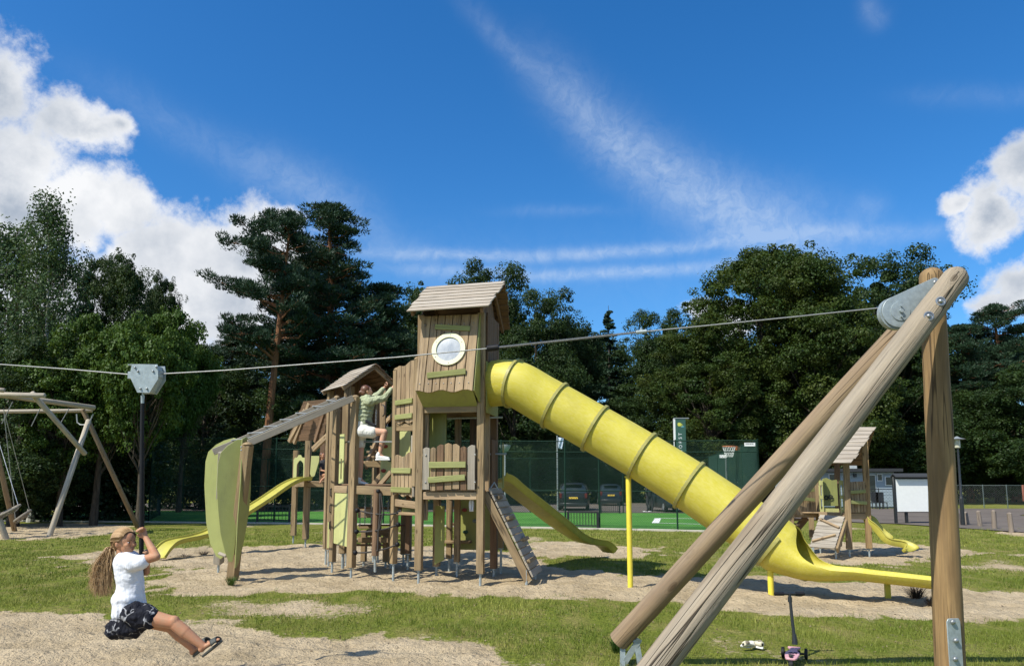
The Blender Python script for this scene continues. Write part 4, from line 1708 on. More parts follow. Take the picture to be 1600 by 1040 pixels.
# ---- left wing of the tower: e post and tall board screens
E = Vector((-2.00, 13.0, 0))
FLp = T(0, 0, 0)
post(tower, E.x, E.y, 0.26, 3.60, 0.10, pyaw + 0.7, M['wood'], top='round')
p = FLp + (E - FLp) * 0.13
post(tower, p.x - 0.01, p.y - 0.03, 1.55, 3.72, 0.10, pyaw + 0.7, M['wood'], foot=False, top='round')
de = (E - FLp).normalized()
ne = Vector((-de.y, de.x, 0))
if ne.y > 0:
    ne = -ne
sc1 = holder('tall_screen', tower)
boards(sc1, E - de * 0.06 + ne * 0.03, FLp + de * 0.12 + ne * 0.03, 2.62, (3.58, 3.66), 4, wave=0.02, wave0=0.02, nrm=ne)
for z in (2.97, 2.72):
    slat(sc1, E - de * 0.07 + ne * 0.08 + Vector((0, 0, z)), FLp + de * 0.13 + ne * 0.08 + Vector((0, 0, z + 0.01)), 0.085, 0.03)
for z in (3.25, 3.36):
    beam(sc1, E - de * 0.05 + ne * 0.0 + Vector((0, 0, z)), FLp + de * 0.1 + Vector((0, 0, z)), 0.03, 0.05, M['board'], 'rail')
sc2 = holder('low_screen', tower)
boards(sc2, E - de * 0.05 + ne * 0.03, FLp + de * 0.12 + ne * 0.03, (1.42, 1.38), (2.05, 2.10), 5, wave=0.03, wave0=-0.02, nrm=ne)
for z in (1.82, 1.50):
    slat(sc2, E - de * 0.0 + ne * 0.08 + Vector((0, 0, z)), FLp + de * 0.14 + ne * 0.08 + Vector((0, 0, z - 0.01)), 0.09, 0.03)
p = FLp + de * 0.13
post(tower, p.x, p.y, 1.38, 2.4, 0.11, pyaw + 0.7, M['greyw'], foot=False)
beam(tower, E + Vector((0, 0, 2.56)), FLp + Vector((0, 0, 2.53)), 0.06, 0.13, M['wood'])
beam(tower, E + Vector((0, 0, 1.28)), FLp + Vector((0, 0, 1.24)), 0.06, 0.12, M['board'])
for i in range(5):
    beam(tower, E + V_ * (0.08 + i * 0.13) + Vector((0, 0, 2.6)), FLp + V_ * (0.08 + i * 0.13) + Vector((0, 0, 2.6)), 0.11, 0.03, M['darkw'], 'deck_board')

# ---- middle platform: posts f, g, i, plus back
Fp = Vector((-2.80, 13.42, 0))
Gp = Vector((-3.29, 14.1, 0))
Hp = Vector((-3.62, 15.2, 0))
Ip = Vector((-3.27, 15.2, 0))
Kp = Vector((-2.30, 15.0, 0))
post(tower, Fp.x, Fp.y, 0.15, 3.17, 0.125, pyaw + 0.25, M['wood'], top='round')
post(tower, Gp.x, Gp.y, 0.18, 3.24, 0.10, pyaw + 0.4, M['wood'], top='round')
post(tower, Gp.x + 0.11, Gp.y + 0.35, 0.3, 3.2, 0.12, pyaw, M['wood'], top='round')
post(tower, Hp.x, Hp.y, 0.3, 3.1, 0.09, pyaw, M['wood'])
post(tower, Ip.x, Ip.y, 0.25, 3.55, 0.12, pyaw, M['wood'])
post(tower, Kp.x, Kp.y, 0.25, 3.55, 0.12, pyaw, M['wood'])
post(tower, -2.72, 15.6, 0.25, 3.4, 0.10, pyaw, M['darkw'])
post(tower, -1.95, 14.4, 0.3, 2.4, 0.09, pyaw, M['darkw'])
beam(tower, Fp + Vector((0.05, 0, 1.49)), E + Vector((-0.04, 0, 1.47)), 0.06, 0.15, M['wood'])
beam(tower, Fp + Vector((0, 0, 1.49)), Gp + Vector((0, 0, 1.50)), 0.06, 0.13, M['board'])
beam(tower, Gp + Vector((0, 0, 1.5)), Ip + Vector((0, 0, 1.5)), 0.06, 0.12)
beam(tower, Ip + Vector((0, 0, 1.5)), Kp + Vector((0, 0, 1.5)), 0.06, 0.12)
for i in range(9):
    t = i / 9
    a_ = Gp.lerp(Ip, t) + Vector((0.05, 0.06, 1.58))
    b_ = Vector((-1.95, 13.2 + 1.7 * t, 1.58))
    if i < 1:
        a_ = Fp.lerp(Gp, 0.5) + Vector((0, 0.05, 1.58))
    beam(tower, a_, b_, 0.15, 0.03, M['darkw'], 'deck_board')
# diagonal braces
beam(tower, Vector((-2.45, 13.55, 1.45)), Vector((-2.12, 13.3, 1.80)), 0.05, 0.08, M['board'], 'brace')
beam(tower, P(572, 770, 14.2), P(596, 741, 14.2), 0.05, 0.08, M['board'], 'brace')
beam(tower, P(603, 659, 14.6), P(623, 640, 14.2), 0.05, 0.09, M['board'], 'brace')
# stairs behind the woman
st = holder('stairs', tower)
for i in range(5):
    q = P(583 + i * 5, 722 - i * 8, 14.5 + i * 0.28)
    beam(st, q + Vector((-0.24, 0, 0)), q + Vector((0.24, 0, 0)), 0.2, 0.045, M['board'], 'tread')
beam(st, P(572, 728, 14.4), P(592, 680, 15.6), 0.05, 0.14, M['board'], 'stringer')
beam(st, P(608, 728, 14.4), P(618, 680, 15.6), 0.05, 0.14, M['board'], 'stringer')
beam(tower, P(570, 725, 14.2), P(600, 725, 14.2), 0.08, 0.12, M['wood'])
# lime climbing wall with holds right of the woman
cw = hpl_panel(tower, [(0, 0), (0.62, 0), (0.62, 1.0), (0.12, 1.02), (0, 0.9)], Vector((-2.42, 14.0, 1.62)), Vector((0.9, -0.36, 0)).normalized(), Vector((0, 0, 1)), 0.018, M['hpl2'], 'climbing_wall')
n_ = Vector((-0.36, -0.9, 0)).normalized()
holds(cw, [P(617, 705, 13.75), P(603, 697, 13.95), P(600, 735, 13.95), P(610, 718, 13.85), P(616, 740, 13.75)], n_, [M['dgreen'], M['red'], M['red'], M['dgreen'], M['dgreen']])
rope(tower, [P(622, 718, 13.05), P(618, 722, 12.95), P(618, 734, 12.95), P(622, 738, 13.05)], 0.012, M['blackm'], 'grip')
# pale panels between g and f posts
dgf = (Fp - Gp).normalized()
hpl_panel(tower, [(0.04, 0), (0.72, -0.03), (0.72, 0.92), (0.04, 0.92)], Gp + Vector((0.02, -0.03, 0.52)), dgf, Vector((0, 0, 1)), 0.018, M['hpl2'], 'side_wall_panel')
mb = MB()
u_, v_ = dgf, Vector((0, 0, 1))
outer = [(0, 0), (0.22, 0), (0.22, 0.83), (0, 0.83)]
mb.ring_poly([(0, 0), (0.2, 0), (0.2, 0.9), (0, 0.9)], [(0.07, 0.08), (0.13, 0.08), (0.13, 0.45), (0.07, 0.45)], Gp + Vector((0.12, -0.12, 1.6)), u_, v_, 0.018)
obj('grip_panel', mb, M['hpl2'], tower)
mb = MB()
mb.ring_poly([(0, 0), (0.16, 0), (0.16, 0.5), (0, 0.5)], [(0.05, 0.12), (0.11, 0.12), (0.11, 0.38), (0.05, 0.38)], Hp + Vector((0.0, -0.12, 0.35)), U, v_, 0.018)
obj('grip_panel', mb, M['hpl2'], tower)
# handrail bars
rope(tower, [P(538, 692, 14.0), P(541, 690, 13.9), P(624, 690, 13.0)], 0.014, M['wire'], 'hand_rail')
for z in (0.75, 1.05, 1.35):
    rope(tower, [Gp + Vector((0, 0, z)), Gp + Vector((-0.06, -0.05, z + .03)), Gp + Vector((-0.06, -0.05, z + 0.15)), Gp + Vector((0, 0, z + 0.18))], 0.011, M['blackm'], 'grip')
# narrow uprights on the left side
for (px, Y, z0, z1, w) in ((527, 14.9, 1.5, 3.05, 0.07), (545, 14.6, 1.55, 2.8, 0.08), (541, 15.6, 1.55, 3.3, 0.09)):
    q = P(px, 755, Y)
    post(tower, q.x, q.y, z0, z1, w, pyaw, M['board'], foot=False)
# net climber in front: leaning dark pole, black balls and ropes
net = holder('rope_net', tower)
jp = [P(589, 766, 13.0), P(585, 905, 12.75)]
mb = MB()
mb.cyl(P(589, 764, 13.05), P(586, 868, 12.95), 0.055, 0.06, 10)
obj('net_pole', mb, M['darkw'], net)
mb = MB()
mb.cyl(P(586, 866, 12.95), P(586, 893, 12.98), 0.022, n=8)
obj('steel_foot', mb, M['steel'], net)
mbb = MB()
lv = [(558, 797, 623, 801, 597), (557, 830, 622, 819, 594), (555, 863, 621, 850, 592), (592, 767, 592, 767, 592)]
for (x0, y0, x1, y1, xm) in lv[:3]:
    A, B_ = P(x0 + 2, y0, 13.3), P(x1, y1, 12.9)
    Mi = P(xm - 6, (y0 + y1) / 2 + 4, 12.92)
    rope(net, [A, A.lerp(Mi, .5) + Vector((0, 0, -.01)), Mi], 0.015)
    rope(net, [Mi, Mi.lerp(B_, .5) + Vector((0, 0, -.015)), B_], 0.015)
    mbb.sphere(P(x0, y0, 13.24), 0.043, 12, 8)
    mbb.sphere(P(x1, y1, 12.86), 0.042, 12, 8)
mbb.sphere(P(591, 767, 12.95), 0.036, 10, 8)
obj('net_balls', mbb, M['black'], net)
rope(net, [P(593, 770, 12.93), P(594, 796, 12.92), P(591, 830, 12.9), P(590, 860, 12.9)], 0.012, name='rope')
rope(net, [P(595, 770, 12.93), P(599, 800, 12.9), P(592, 828, 12.9)], 0.012, name='rope')
# low benches and steps seen through the net
bn = holder('crossing_beams', tower)
for (x0, x1, y, Y, h, mm) in ((560, 617, 843, 14.6, 0.10, 'wood'), (574, 614, 831, 14.9, 0.12, 'board'), (562, 590, 822, 15.3, 0.08, 'wood'), (560, 640, 793, 14.8, 0.03, 'darkw'),
                              (560, 640, 820, 14.8, 0.03, 'darkw'), (556, 600, 851, 14.3, 0.03, 'darkw'), (560, 592, 800, 16.0, 0.22, 'board')):
    a_, b_ = P(x0, y, Y), P(x1, y, Y)
    beam(bn, a_, b_, 0.12, h, M[mm], 'cross_beam')
for (px, Y, z0, z1) in ((571, 15.0, 0.1, 0.7), (605, 14.9, 0.1, 0.65), (613, 14.5, 0.1, 0.7), (640, 14.7, 0.15, 1.15), (632, 15.4, 0.2, 1.2)):
    q = P(px, 755, Y)
    post(tower, q.x, q.y, z0, z1, 0.10, pyaw, M['wood'])
for (px, y0, y1, Y) in ((571, 770, 818, 14.2), (581, 770, 816, 14.2), (607, 780, 800, 14.6), (616, 770, 795, 14.6), (563, 800, 822, 13.9), (588, 640, 665, 15.0), (606, 650, 668, 14.6)):
    chain(tower, P(px, y0, Y), P(px - 1, y1, Y), 0.006)
# lower shelf left of the front left post
beam(tower, T(-0.42, 0.35, 1.10), T(0.0, 0.2, 1.10), 0.3, 0.05, M['board'], 'shelf')
hpl_panel(tower, [(0, 0), (0.4, 0), (0.4, 0.12), (0, 0.16)], T(-0.40, 0.3, 1.12), U, Vector((0, 0, 1)), 0.016, M['hpl'])

# ---- gable roofed cabin in the middle
rg = holder('cabin_roof', tower)
Rf, Rb = P(587, 568, 15.0), P(550, 580, 15.95)
Rb.z = Rf.z
axis = (Rb - Rf).normalized()
acr = Vector((axis.y, -axis.x, 0))
if acr.x < 0:
    acr = -acr
ez = Rf.z - 0.50
wE = 0.66
LE0, LE1 = Rf - acr * wE, Rb - acr * wE
RE0, RE1 = Rf + acr * wE, Rb + acr * wE
for q in (LE0, LE1, RE0, RE1):
    q.z = ez
gable_slope(rg, LE0, LE1, Rf, Rb, 7)
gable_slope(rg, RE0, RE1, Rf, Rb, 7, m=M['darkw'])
for k in (0.06, 0.94):
    r_ = Rf.lerp(Rb, k) - Vector((0, 0, 0.05))
    beam(rg, LE0.lerp(LE1, k) - Vector((0, 0, .04)), r_, 0.05, 0.09, M['board'], 'rafter')
    beam(rg, RE0.lerp(RE1, k) - Vector((0, 0, .04)), r_, 0.05, 0.09, M['board'], 'rafter')
gw = holder('gable_wall', tower)
gbk = Rf.lerp(Rb, 0.9)
for i in range(8):
    t0, t1 = -0.5 + i / 8, -0.5 + (i + 1) / 8
    f = lambda t: gbk.z - 0.08 - abs(t) * 0.95 * 0.8
    mb = MB()
    mb.poly([(t0 * 1.1, 2.75), (t1 * 1.1 - .01, 2.75), (t1 * 1.1 - .01, f(t1)), (t0 * 1.1, f(t0))], Vector((gbk.x, gbk.y, 0)), acr, Vector((0, 0, 1)), 0.025)
    obj('board', mb, M['darkw'], gw)
# cabin posts and the rounded entry board with a hand hole
for k, s in ((0.12, -1), (0.12, 1), (0.88, -1), (0.88, 1)):
    q = Rf.lerp(Rb, k) + acr * (0.52 * s)
    post(tower, q.x, q.y, 0.3, ez + 0.02, 0.11, math.atan2(axis.x, axis.y), M['wood'])
mb = MB()
eb = P(594, 668, 14.3)
mb.poly([(0, 0), (0.115, 0), (0.115, 0.72), (0.09, 0.78), (0.057, 0.80), (0.025, 0.78), (0, 0.72)], Vector((eb.x, eb.y, 2.62)), U, Vector((0, 0, 1)), 0.05)
obj('entry_board', mb, M['board'], tower, bevel=0.006)
rope(tower, [P(598, 650, 14.2), P(601, 647, 14.15), P(601, 635, 14.15), P(598, 632, 14.2)], 0.012, M['blackm'], 'grip')
rope(tower, [P(556, 744, 14.3), P(551, 742, 14.2), P(551, 722, 14.2), P(556, 719, 14.3)], 0.014, M['blackm'], 'grip')

# ---- far left platform with the child and the wavy slide
lr = holder('lean_roof', tower)
A1, B1 = P(474, 627, 17.2), P(521, 629, 16.6)
C1, D1 = P(449, 689, 17.7), P(503, 704, 17.0)
B1.z = A1.z
D1.z = C1.z
gable_slope(lr, C1, D1, A1, B1, 8, m=M['darkw'])
E1, F1 = A1 + (A1 - C1) * 1.0, B1 + (B1 - D1) * 1.0
E1.z = C1.z
F1.z = C1.z
beam(lr, C1.lerp(D1, 0.2) - Vector((0, 0, .06)), A1.lerp(B1, 0.2) - Vector((0, 0, .06)), 0.05, 0.1, M['board'], 'rafter')
beam(lr, C1.lerp(D1, 0.8) - Vector((0, 0, .06)), A1.lerp(B1, 0.8) - Vector((0, 0, .06)), 0.05, 0.1, M['darkw'], 'rafter')
q = G(477, 853)
K1 = Vector((q.x, q.y, 0))
q = G(458, 848)
K0 = Vector((q.x, q.y, 0))
post(tower, K1.x, K1.y, 0.18, 3.15, 0.14, 0.1, M['wood'])
post(tower, K0.x, K0.y, 0.2, 2.5, 0.13, 0.1, M['wood'])
post(tower, K0.x + 0.95, K0.y + 0.9, 0.2, 3.0, 0.12, 0.1, M['darkw'])
q = G(512, 853)
post(tower, q.x, q.y, 0.2, 3.0, 0.10, 0.1, M['darkw'])
K2 = Vector((q.x, q.y, 0))
beam(tower, K1 + Vector((0, -0.07, 1.58)), K2 + Vector((0.1, -0.07, 1.58)), 0.05, 0.14, M['wood'])
beam(tower, K0 + Vector((0, 0, 1.56)), K1 + Vector((0, 0, 1.58)), 0.05, 0.12, M['wood'])
for i in range(7):
    a_ = K0.lerp(K1, 0.3) + Vector((0.0, i * 0.14 - 0.1, 1.65))
    beam(tower, a_, a_ + Vector((1.05, 0, 0)), 0.13, 0.03, M['board'], 'deck_board')
beam(tower, P(489, 702, 16.6), P(522, 671, 16.2), 0.06, 0.12, M['board'], 'brace')
beam(tower, P(452, 690, 17.2), P(477, 640, 16.9), 0.06, 0.10, M['board'], 'brace')
# back board wall behind the child
bw = holder('back_wall', tower)
boards(bw, K1 + Vector((0.05, 1.0, 0)), K2 + Vector((0.35, 1.0, 0)), 1.6, 2.7, 7, m=M['darkw'])
# arched entry panel
mb = MB()
W1 = 0.33
arch_o = [(0, 0), (W1, 0), (W1, 0.56), (W1 * .9, 0.62), (W1 * .72, 0.62), (W1 * .6, 0.69), (W1 * .4, 0.69), (W1 * .28, 0.62), (W1 * .1, 0.62), (0, 0.56)]
arch_i = [(0.09, 0.03), (W1 - .05, 0.03), (W1 - .05, 0.36), (W1 * .82, 0.46), (W1 * .72, 0.51), (W1 * .6, 0.54), (W1 * .5, 0.54), (W1 * .4, 0.5), (W1 * .3, 0.44), (0.09, 0.36)]
mb.ring_poly(arch_o, arch_i, K0 + Vector((0.0, -0.20, 1.68)), Vector((1, -0.08, 0)).normalized(), Vector((0, 0, 1)), 0.02)
obj('arch_panel', mb, M['hpl2'], tower)
hpl_panel(tower, [(0, 0.1), (0.05, 0), (0.12, 0.05), (0.22, 0.42), (0.22, 0.56), (0.02, 0.56)], K1 + Vector((0.09, -0.1, 1.75)), Vector((1, 0.1, 0)).normalized(), Vector((0, 0, 1)), 0.02, M['hpl2'], 'grip_panel')
# wavy slide going left
yk = K1.y - 0.1
sp = [P(px, py, yk - (481 - px) / 232 * (yk - 16.3)) for px, py in ((481, 749), (466, 751), (447, 760), (418, 780), (385, 801), (350, 822), (328, 834), (305, 841), (284, 845), (268, 850), (257, 860), (249, 871))]
obj('wavy_slide', slide_shell(smooth_path(sp, 60), 0.40, 0.085, th=0.016, lip=0.02), M['yellow2'], tower, smooth=50)
# slide on the right behind the tower
sp = [P(776, 747, 13.95), P(785, 753, 14.05), P(802, 767, 14.4), P(840, 796, 15.1), P(878, 825, 15.9), P(904, 843, 16.25), P(924, 849, 16.45), P(940, 852, 16.6), P(951, 862, 16.7)]
obj('straight_slide', slide_shell(smooth_path(sp, 60), 0.44, 0.12, th=0.016, lip=0.02), M['yellow2'], tower, smooth=50)
# side panels at the back right
boards(tower, T(W0 + 0.03, 0.62, 0), T(W0 + 0.03, W0 - .05, 0), 1.5, 2.35, 3, m=M['darkw'], nrm=U)
hpl_panel(tower, [(0, 0), (0.10, 0), (0.10, 0.72), (0.02, 0.80)], T(W0 + 0.16, 0.95, 1.52), V_, Vector((0, 0, 1)), 0.018, M['hpl'])
beam(tower, T(W0 - 0.02, 0.55, 1.45), T(W0 - 0.02, 0.55, 3.3), 0.09, 0.09, M['board'], 'upright', up=V_)
# white cloth hanging under the deck
mb = MB()
c0 = P(737, 773, 12.5)
rows = []
for i in range(9):
    z = c0.z - 0.265 * i / 8
    rows.append([Vector((c0.x + (j - 3) * 0.0125 * (1 - .12 * math.sin(i)), c0.y + 0.012 * math.sin(j * 1.9 + i * .3), z)) for j in range(7)])
mb.surf(rows)
o = obj('cloth', mb, M['whitecloth'], None)
so = o.modifiers.new('thickness', 'SOLIDIFY')
so.thickness = 0.006
tag(o, 'white rag hanging from the deck beam under the front railing', 'cloth')

# ---- leaf panels and rope ladder beams on the left
Lp = G(363, 905)
Lq = G(341, 893)
L1t = P(384, 690, 12.45)
post(tower, Lp.x, Lp.y, 0.0, L1t.z, 0.15, 0.2, M['wood'], foot=False, top='round', top_xy=(L1t.x, L1t.y + 0.1))
post(tower, Lq.x, Lq.y, 0.16, 2.15, 0.14, 0.2, M['greyw'], top_xy=(P(350, 700, 13.3).x, 13.3))
lad = holder('rope_ladder_beams', tower)
fa, fb = P(388, 692, 12.6), Fp + Vector((-0.02, -0.1, 3.10))
ba, bb_ = P(333, 706, 13.3), Gp + Vector((0.0, -0.08, 3.14))
beam(lad, fa, fb, 0.07, 0.115, M['greyw'], 'ladder_beam')
beam(lad, ba, bb_, 0.07, 0.115, M['greyw'], 'ladder_beam')
for t in (0.14, 0.27, 0.4, 0.53, 0.66, 0.8, 0.92):
    rope(lad, [fa.lerp(fb, t) + Vector((0, 0, 0.075)), fa.lerp(fb, t).lerp(ba.lerp(bb_, t), 0.5) + Vector((0, 0, 0.03)), ba.lerp(bb_, t) + Vector((0, 0, 0.075))], 0.014, M['wire'], 'rung')
mb = MB()
mb.cyl(P(343, 864, 13.0), P(353, 868, 12.9), 0.03, n=8, dome=0.02)
obj('peg', mb, M['greyw'], lad)


def leaf(parent, outline, Y0, Y1, x0, x1, name='leaf_panel', th=0.02, m=None):
    """outline as picture points, laid on a vertical plane through ground-plan line (x0,Y0)-(x1,Y1) and given thickness"""
    pts = []
    a = Vector((P(x0, 755, Y0).x, Y0, 0))
    b = Vector((P(x1, 755, Y1).x, Y1, 0))
    u = (b - a).normalized()
    n = Vector((u.y, -u.x, 0))
    for px, py in outline:
        d = ray(px, py)
        t = (a - Vector((0, 0, CAM_H))).dot(n) / d.dot(n)
        q = Vector((0, 0, CAM_H)) + d * t
        pts.append(((q - a).dot(u), q.z))
    mb = MB()
    mb.poly(pts, a, u, Vector((0, 0, 1)), th)
    return obj(name, mb, m or M['leaf'], parent, bevel=0.004)


s3 = 1 / 2.737
z3 = lambda L: [(220 + x * s3, 560 + y * s3) for x, y in L]
leafA = z3([(400, 339), (418, 345), (425, 420), (420, 600), (395, 740), (372, 830), (345, 857), (326, 845), (300, 790), (283, 700), (275, 540), (280, 440), (292, 398), (325, 368), (360, 350)])
leaf(tower, leafA, 13.75, 13.35, 320, 372)
leafB1 = z3([(414, 345), (432, 348), (425, 520), (412, 700), (400, 830), (392, 868), (375, 868), (358, 820), (341, 750), (330, 640), (325, 540), (330, 450), (342, 402), (370, 372)])
leaf(tower, leafB1, 12.62, 12.78, 335, 380)
leafB2 = z3([(430, 344), (445, 335), (458, 342), (465, 365), (467, 450), (466, 560), (460, 640), (448, 720), (432, 800), (415, 870), (404, 895), (400, 895), (410, 700), (424, 520)])
leaf(tower, leafB2, 12.62, 12.95, 378, 392)
bolt_heads(tower, [P(377, 698, 12.28), P(377, 703, 12.28), P(388, 693, 12.6)], (0, -1, 0), 0.014)

# ------------------------------------------------------------------ tube slide, part of the climbing frame
tube = holder('tube_slide', tower)
# centre line: from the tower side down to the mouth
TC = [T(W0 + 0.02, 0.48, 3.29), P(803, 599, 12.55), P(850, 624, 12.45), P(905, 655, 12.3), P(985, 701, 12.08), P(1068, 752, 11.8), P(1140, 800, 11.55), P(1190, 832, 11.35), P(1217, 853, 11.25)]
path = smooth_path(TC, 72)
RAD = 0.392


def tube_radius(t):
    return RAD * (0.97 + 0.03 * min(1, t * 6))


def tube_rings(path, rfun, a0=0.0, a1=2 * math.pi, n=40, off=0.0, closed=True):
    rows, g = [], []
    L = 0
    k = len(path)
    for i, p in enumerate(path):
        d = (path[min(i + 1, k - 1)] - path[max(i - 1, 0)]).normalized()
        s = d.cross(Vector((0, 0, 1))).normalized()
        u = s.cross(d).normalized()
        if i:
            L += (path[i] - path[i - 1]).length
        r = rfun(i / (k - 1)) + off
        row = []
        for j in range(n if closed else n + 1):
            a = a0 + (a1 - a0) * j / n
            row.append(p + s * (math.cos(a) * r) + u * (math.sin(a) * r))
            g.append(Vector((L, math.cos(a) * r, math.sin(a) * r)))
        rows.append(row)
    return rows, g


# sections: outer and inner wall; split at the rings
def cum(path):
    c = [0]
    for i in range(1, len(path)):
        c.append(c[-1] + (path[i] - path[i - 1]).length)
    return c


cl = cum(path)


def nearest_t(px, py):
    best = min(range(len(path)), key=lambda i: (proj(path[i])[0] - px) ** 2 + (proj(path[i])[1] - py) ** 2)
    return best


def proj(p):
    d = Vector(p) - Vector((0, 0, CAM_H))
    fz = d.y * math.cos(PITCH) + d.z * math.sin(PITCH)
    uz = -d.y * math.sin(PITCH) + d.z * math.cos(PITCH)
    return 800 + FPX * d.x / fz, 610 - FPX * uz / fz


cuts = [nearest_t(803, 600), nearest_t(868, 634), nearest_t(933, 673), nearest_t(1000, 713), nearest_t(1075, 755), nearest_t(1150, 806)]
bounds = [0] + cuts + [len(path) - 1]
for a, b in zip(bounds[:-1], bounds[1:]):
    sub = path[a:b + 1]
    if len(sub) < 2:
        continue
    mb = MB()
    ro, go = tube_rings(sub, lambda t: RAD)
    ri, gi = tube_rings(sub, lambda t: RAD - 0.012)
    n = 40
    k = len(sub)
    base = MB()
    vs = [q for r in ro for q in r] + [q for r in ri for q in r]
    f = []
    for i in range(k - 1):
        for j in range(n):
            j2 = (j + 1) % n
            f.append((i * n + j, i * n + j2, (i + 1) * n + j2, (i + 1) * n + j))
            o_ = k * n
            f.append((o_ + i * n + j, o_ + (i + 1) * n + j, o_ + (i + 1) * n + j2, o_ + i * n + j2))
    for j in range(n):
        j2 = (j + 1) % n
        f.append((j, k * n + j, k * n + j2, j2))
        f.append(((k - 1) * n + j, (k - 1) * n + j2, (2 * k - 1) * n + j2, (2 * k - 1) * n + j))
    off = cl[a]
    mb._add(vs, f, [Vector((g.x + off, g.y, g.z)) for g in go + gi])
    obj('tube_section', mb, M['yellow'], tube, smooth=50)
for c in cuts:
    p = path[c]
    d = (path[c + 1] - path[c - 1]).normalized()
    s = d.cross(Vector((0, 0, 1))).normalized()
    u = s.cross(d).normalized()
    mb = MB()
    n = 40
    rows = []
    for (dl, rr_) in ((-0.022, 0), (-0.022, 0.034), (0.022, 0.034), (0.022, 0)):
        rows.append([p + d * dl + (s * math.cos(2 * math.pi * j / n) + u * math.sin(2 * math.pi * j / n)) * (RAD + rr_) for j in range(n)])
    mb.surf(rows, closed=True)
    o = obj('joint_flange', mb, M['ring'], tube, smooth=30)
    # bolts round the flange
    bm_ = MB()
    for j in range(24):
        a = 2 * math.pi * (j + 0.5) / 24
        e = s * math.cos(a) + u * math.sin(a)
        q = p + e * (RAD + 0.019)
        bm_.cyl(q - d * 0.03, q + d * 0.03, 0.006, n=6)
    obj('flange_bolts', bm_, M['bolt'], o)
# mouth: the tube opens into a chute that runs out flat
mp = [path[-1], P(1237, 868, 11.15), P(1265, 885, 11.0), P(1300, 897, 10.85), P(1350, 906, 10.65), P(1410, 913, 10.45), P(1462, 919, 10.3)]
mp = smooth_path(mp, 40)
mb = MB()
rows, g = [], []
L = 0
n = 26
for i, p in enumerate(mp):
    t = i / (len(mp) - 1)
    d = (mp[min(i + 1, len(mp) - 1)] - mp[max(i - 1, 0)]).normalized()
    s = d.cross(Vector((0, 0, 1))).normalized()
    u = s.cross(d).normalized()
    if i:
        L += (mp[i] - mp[i - 1]).length
    open_a = 89 - 93 * min(1, t * 2.0) ** 0.85          # how far each wall reaches up
    flat = min(1.0, max(0.0, t - 0.06) * 1.75)
    r = RAD
    ctr_drop = 0
    row_o, row_i = [], []
    for rr_, row in ((r, row_o), (r - 0.02, row_i)):
        for j in range(n + 1):
            a = R(-90 - (90 + open_a) + 2 * (90 + open_a) * j / n)
            x_, y_ = math.cos(a) * rr_, math.sin(a) * rr_
            # towards the end the section turns into a shallow tray
            yy = y_ * (1 - flat) + (-r + (0.13 * (abs(x_) / r) ** 5) + (rr_ - r) * -1.0) * flat
            row.append(p + s * (x_ * (1 - 0.28 * t)) + u * (yy + flat * r))
    ring = row_o + row_i[::-1]
    rows.append(ring)
    g += [Vector((L, q.x, q.z)) for q in ring]
k = len(rows[0])
vs = [q for r_ in rows for q in r_]
f = []
for i in range(len(rows) - 1):
    for j in range(k):
        j2 = (j + 1) % k
        f.append((i * k + j, (i + 1) * k + j, (i + 1) * k + j2, i * k + j2))
f.append(tuple((len(rows) - 1) * k + j for j in reversed(range(k))))
mb._add(vs, f, g)
obj('run_out_chute', mb, M['yellow'], tube, smooth=50)
# supports
for (px, py, Y, top) in ((985, 917, None, 745), (1205, 929, None, 884)):
    q = G(px, py)
    t_ = P(px, top, q.y)
    mb = MB()
    mb.cyl((q.x, q.y, -0.05), (q.x, q.y, t_.z), 0.043, n=14)
    s_ = obj('support_pole', mb, M['ypaint'], tube)
    c = nearest_t(1000, 713) if px < 1000 else len(path) - 1
    e = path[c] - Vector((0, 0, RAD * 0.9))
    mb = MB()
    mb.beam((q.x, q.y, t_.z - 0.02), e + Vector((0, -0.12, 0.05)), 0.05, 0.012)
    mb.cyl((q.x, q.y, t_.z - 0.01), (q.x, q.y, t_.z + 0.015), 0.06, n=12)
    obj('bracket', mb, M['ypaint'], s_)
c = len(path) - 3
p = path[c]
d = (path[c + 1] - path[c - 1]).normalized()
s = d.cross(Vector((0, 0, 1))).normalized()
u = s.cross(d).normalized()
mb = MB()
rows = []
for (dl, rr_) in ((-0.025, 0), (-0.025, 0.03), (0.025, 0.03), (0.025, 0)):
    rows.append([p + d * dl + (s * math.cos(R(-200 + 220 * j / 24)) + u * math.sin(R(-200 + 220 * j / 24))) * (RAD + rr_) for j in range(25)])
mb.surf(rows)
obj('joint_flange', mb, M['ring'], tube, smooth=30)
q = G(1393, 935)
mb = MB()
mb.beam((q.x, q.y + 0.1, -0.05), (q.x, q.y + 0.1, 0.22), 0.07, 0.05, (0, 1, 0))
mb.beam((q.x - 0.09, q.y + 0.1, 0.235), (q.x + 0.12, q.y + 0.06, 0.225), 0.08, 0.03)
obj('support_pole', mb, M['ypaint'], tube)

# ------------------------------------------------------------------ zip line stand at the right
zs = thing('zip_line_stand', 'large log stand of one upright post and two leaning logs holding the cable pulley', 'zip line stand', (3.1, 5.5, 0))


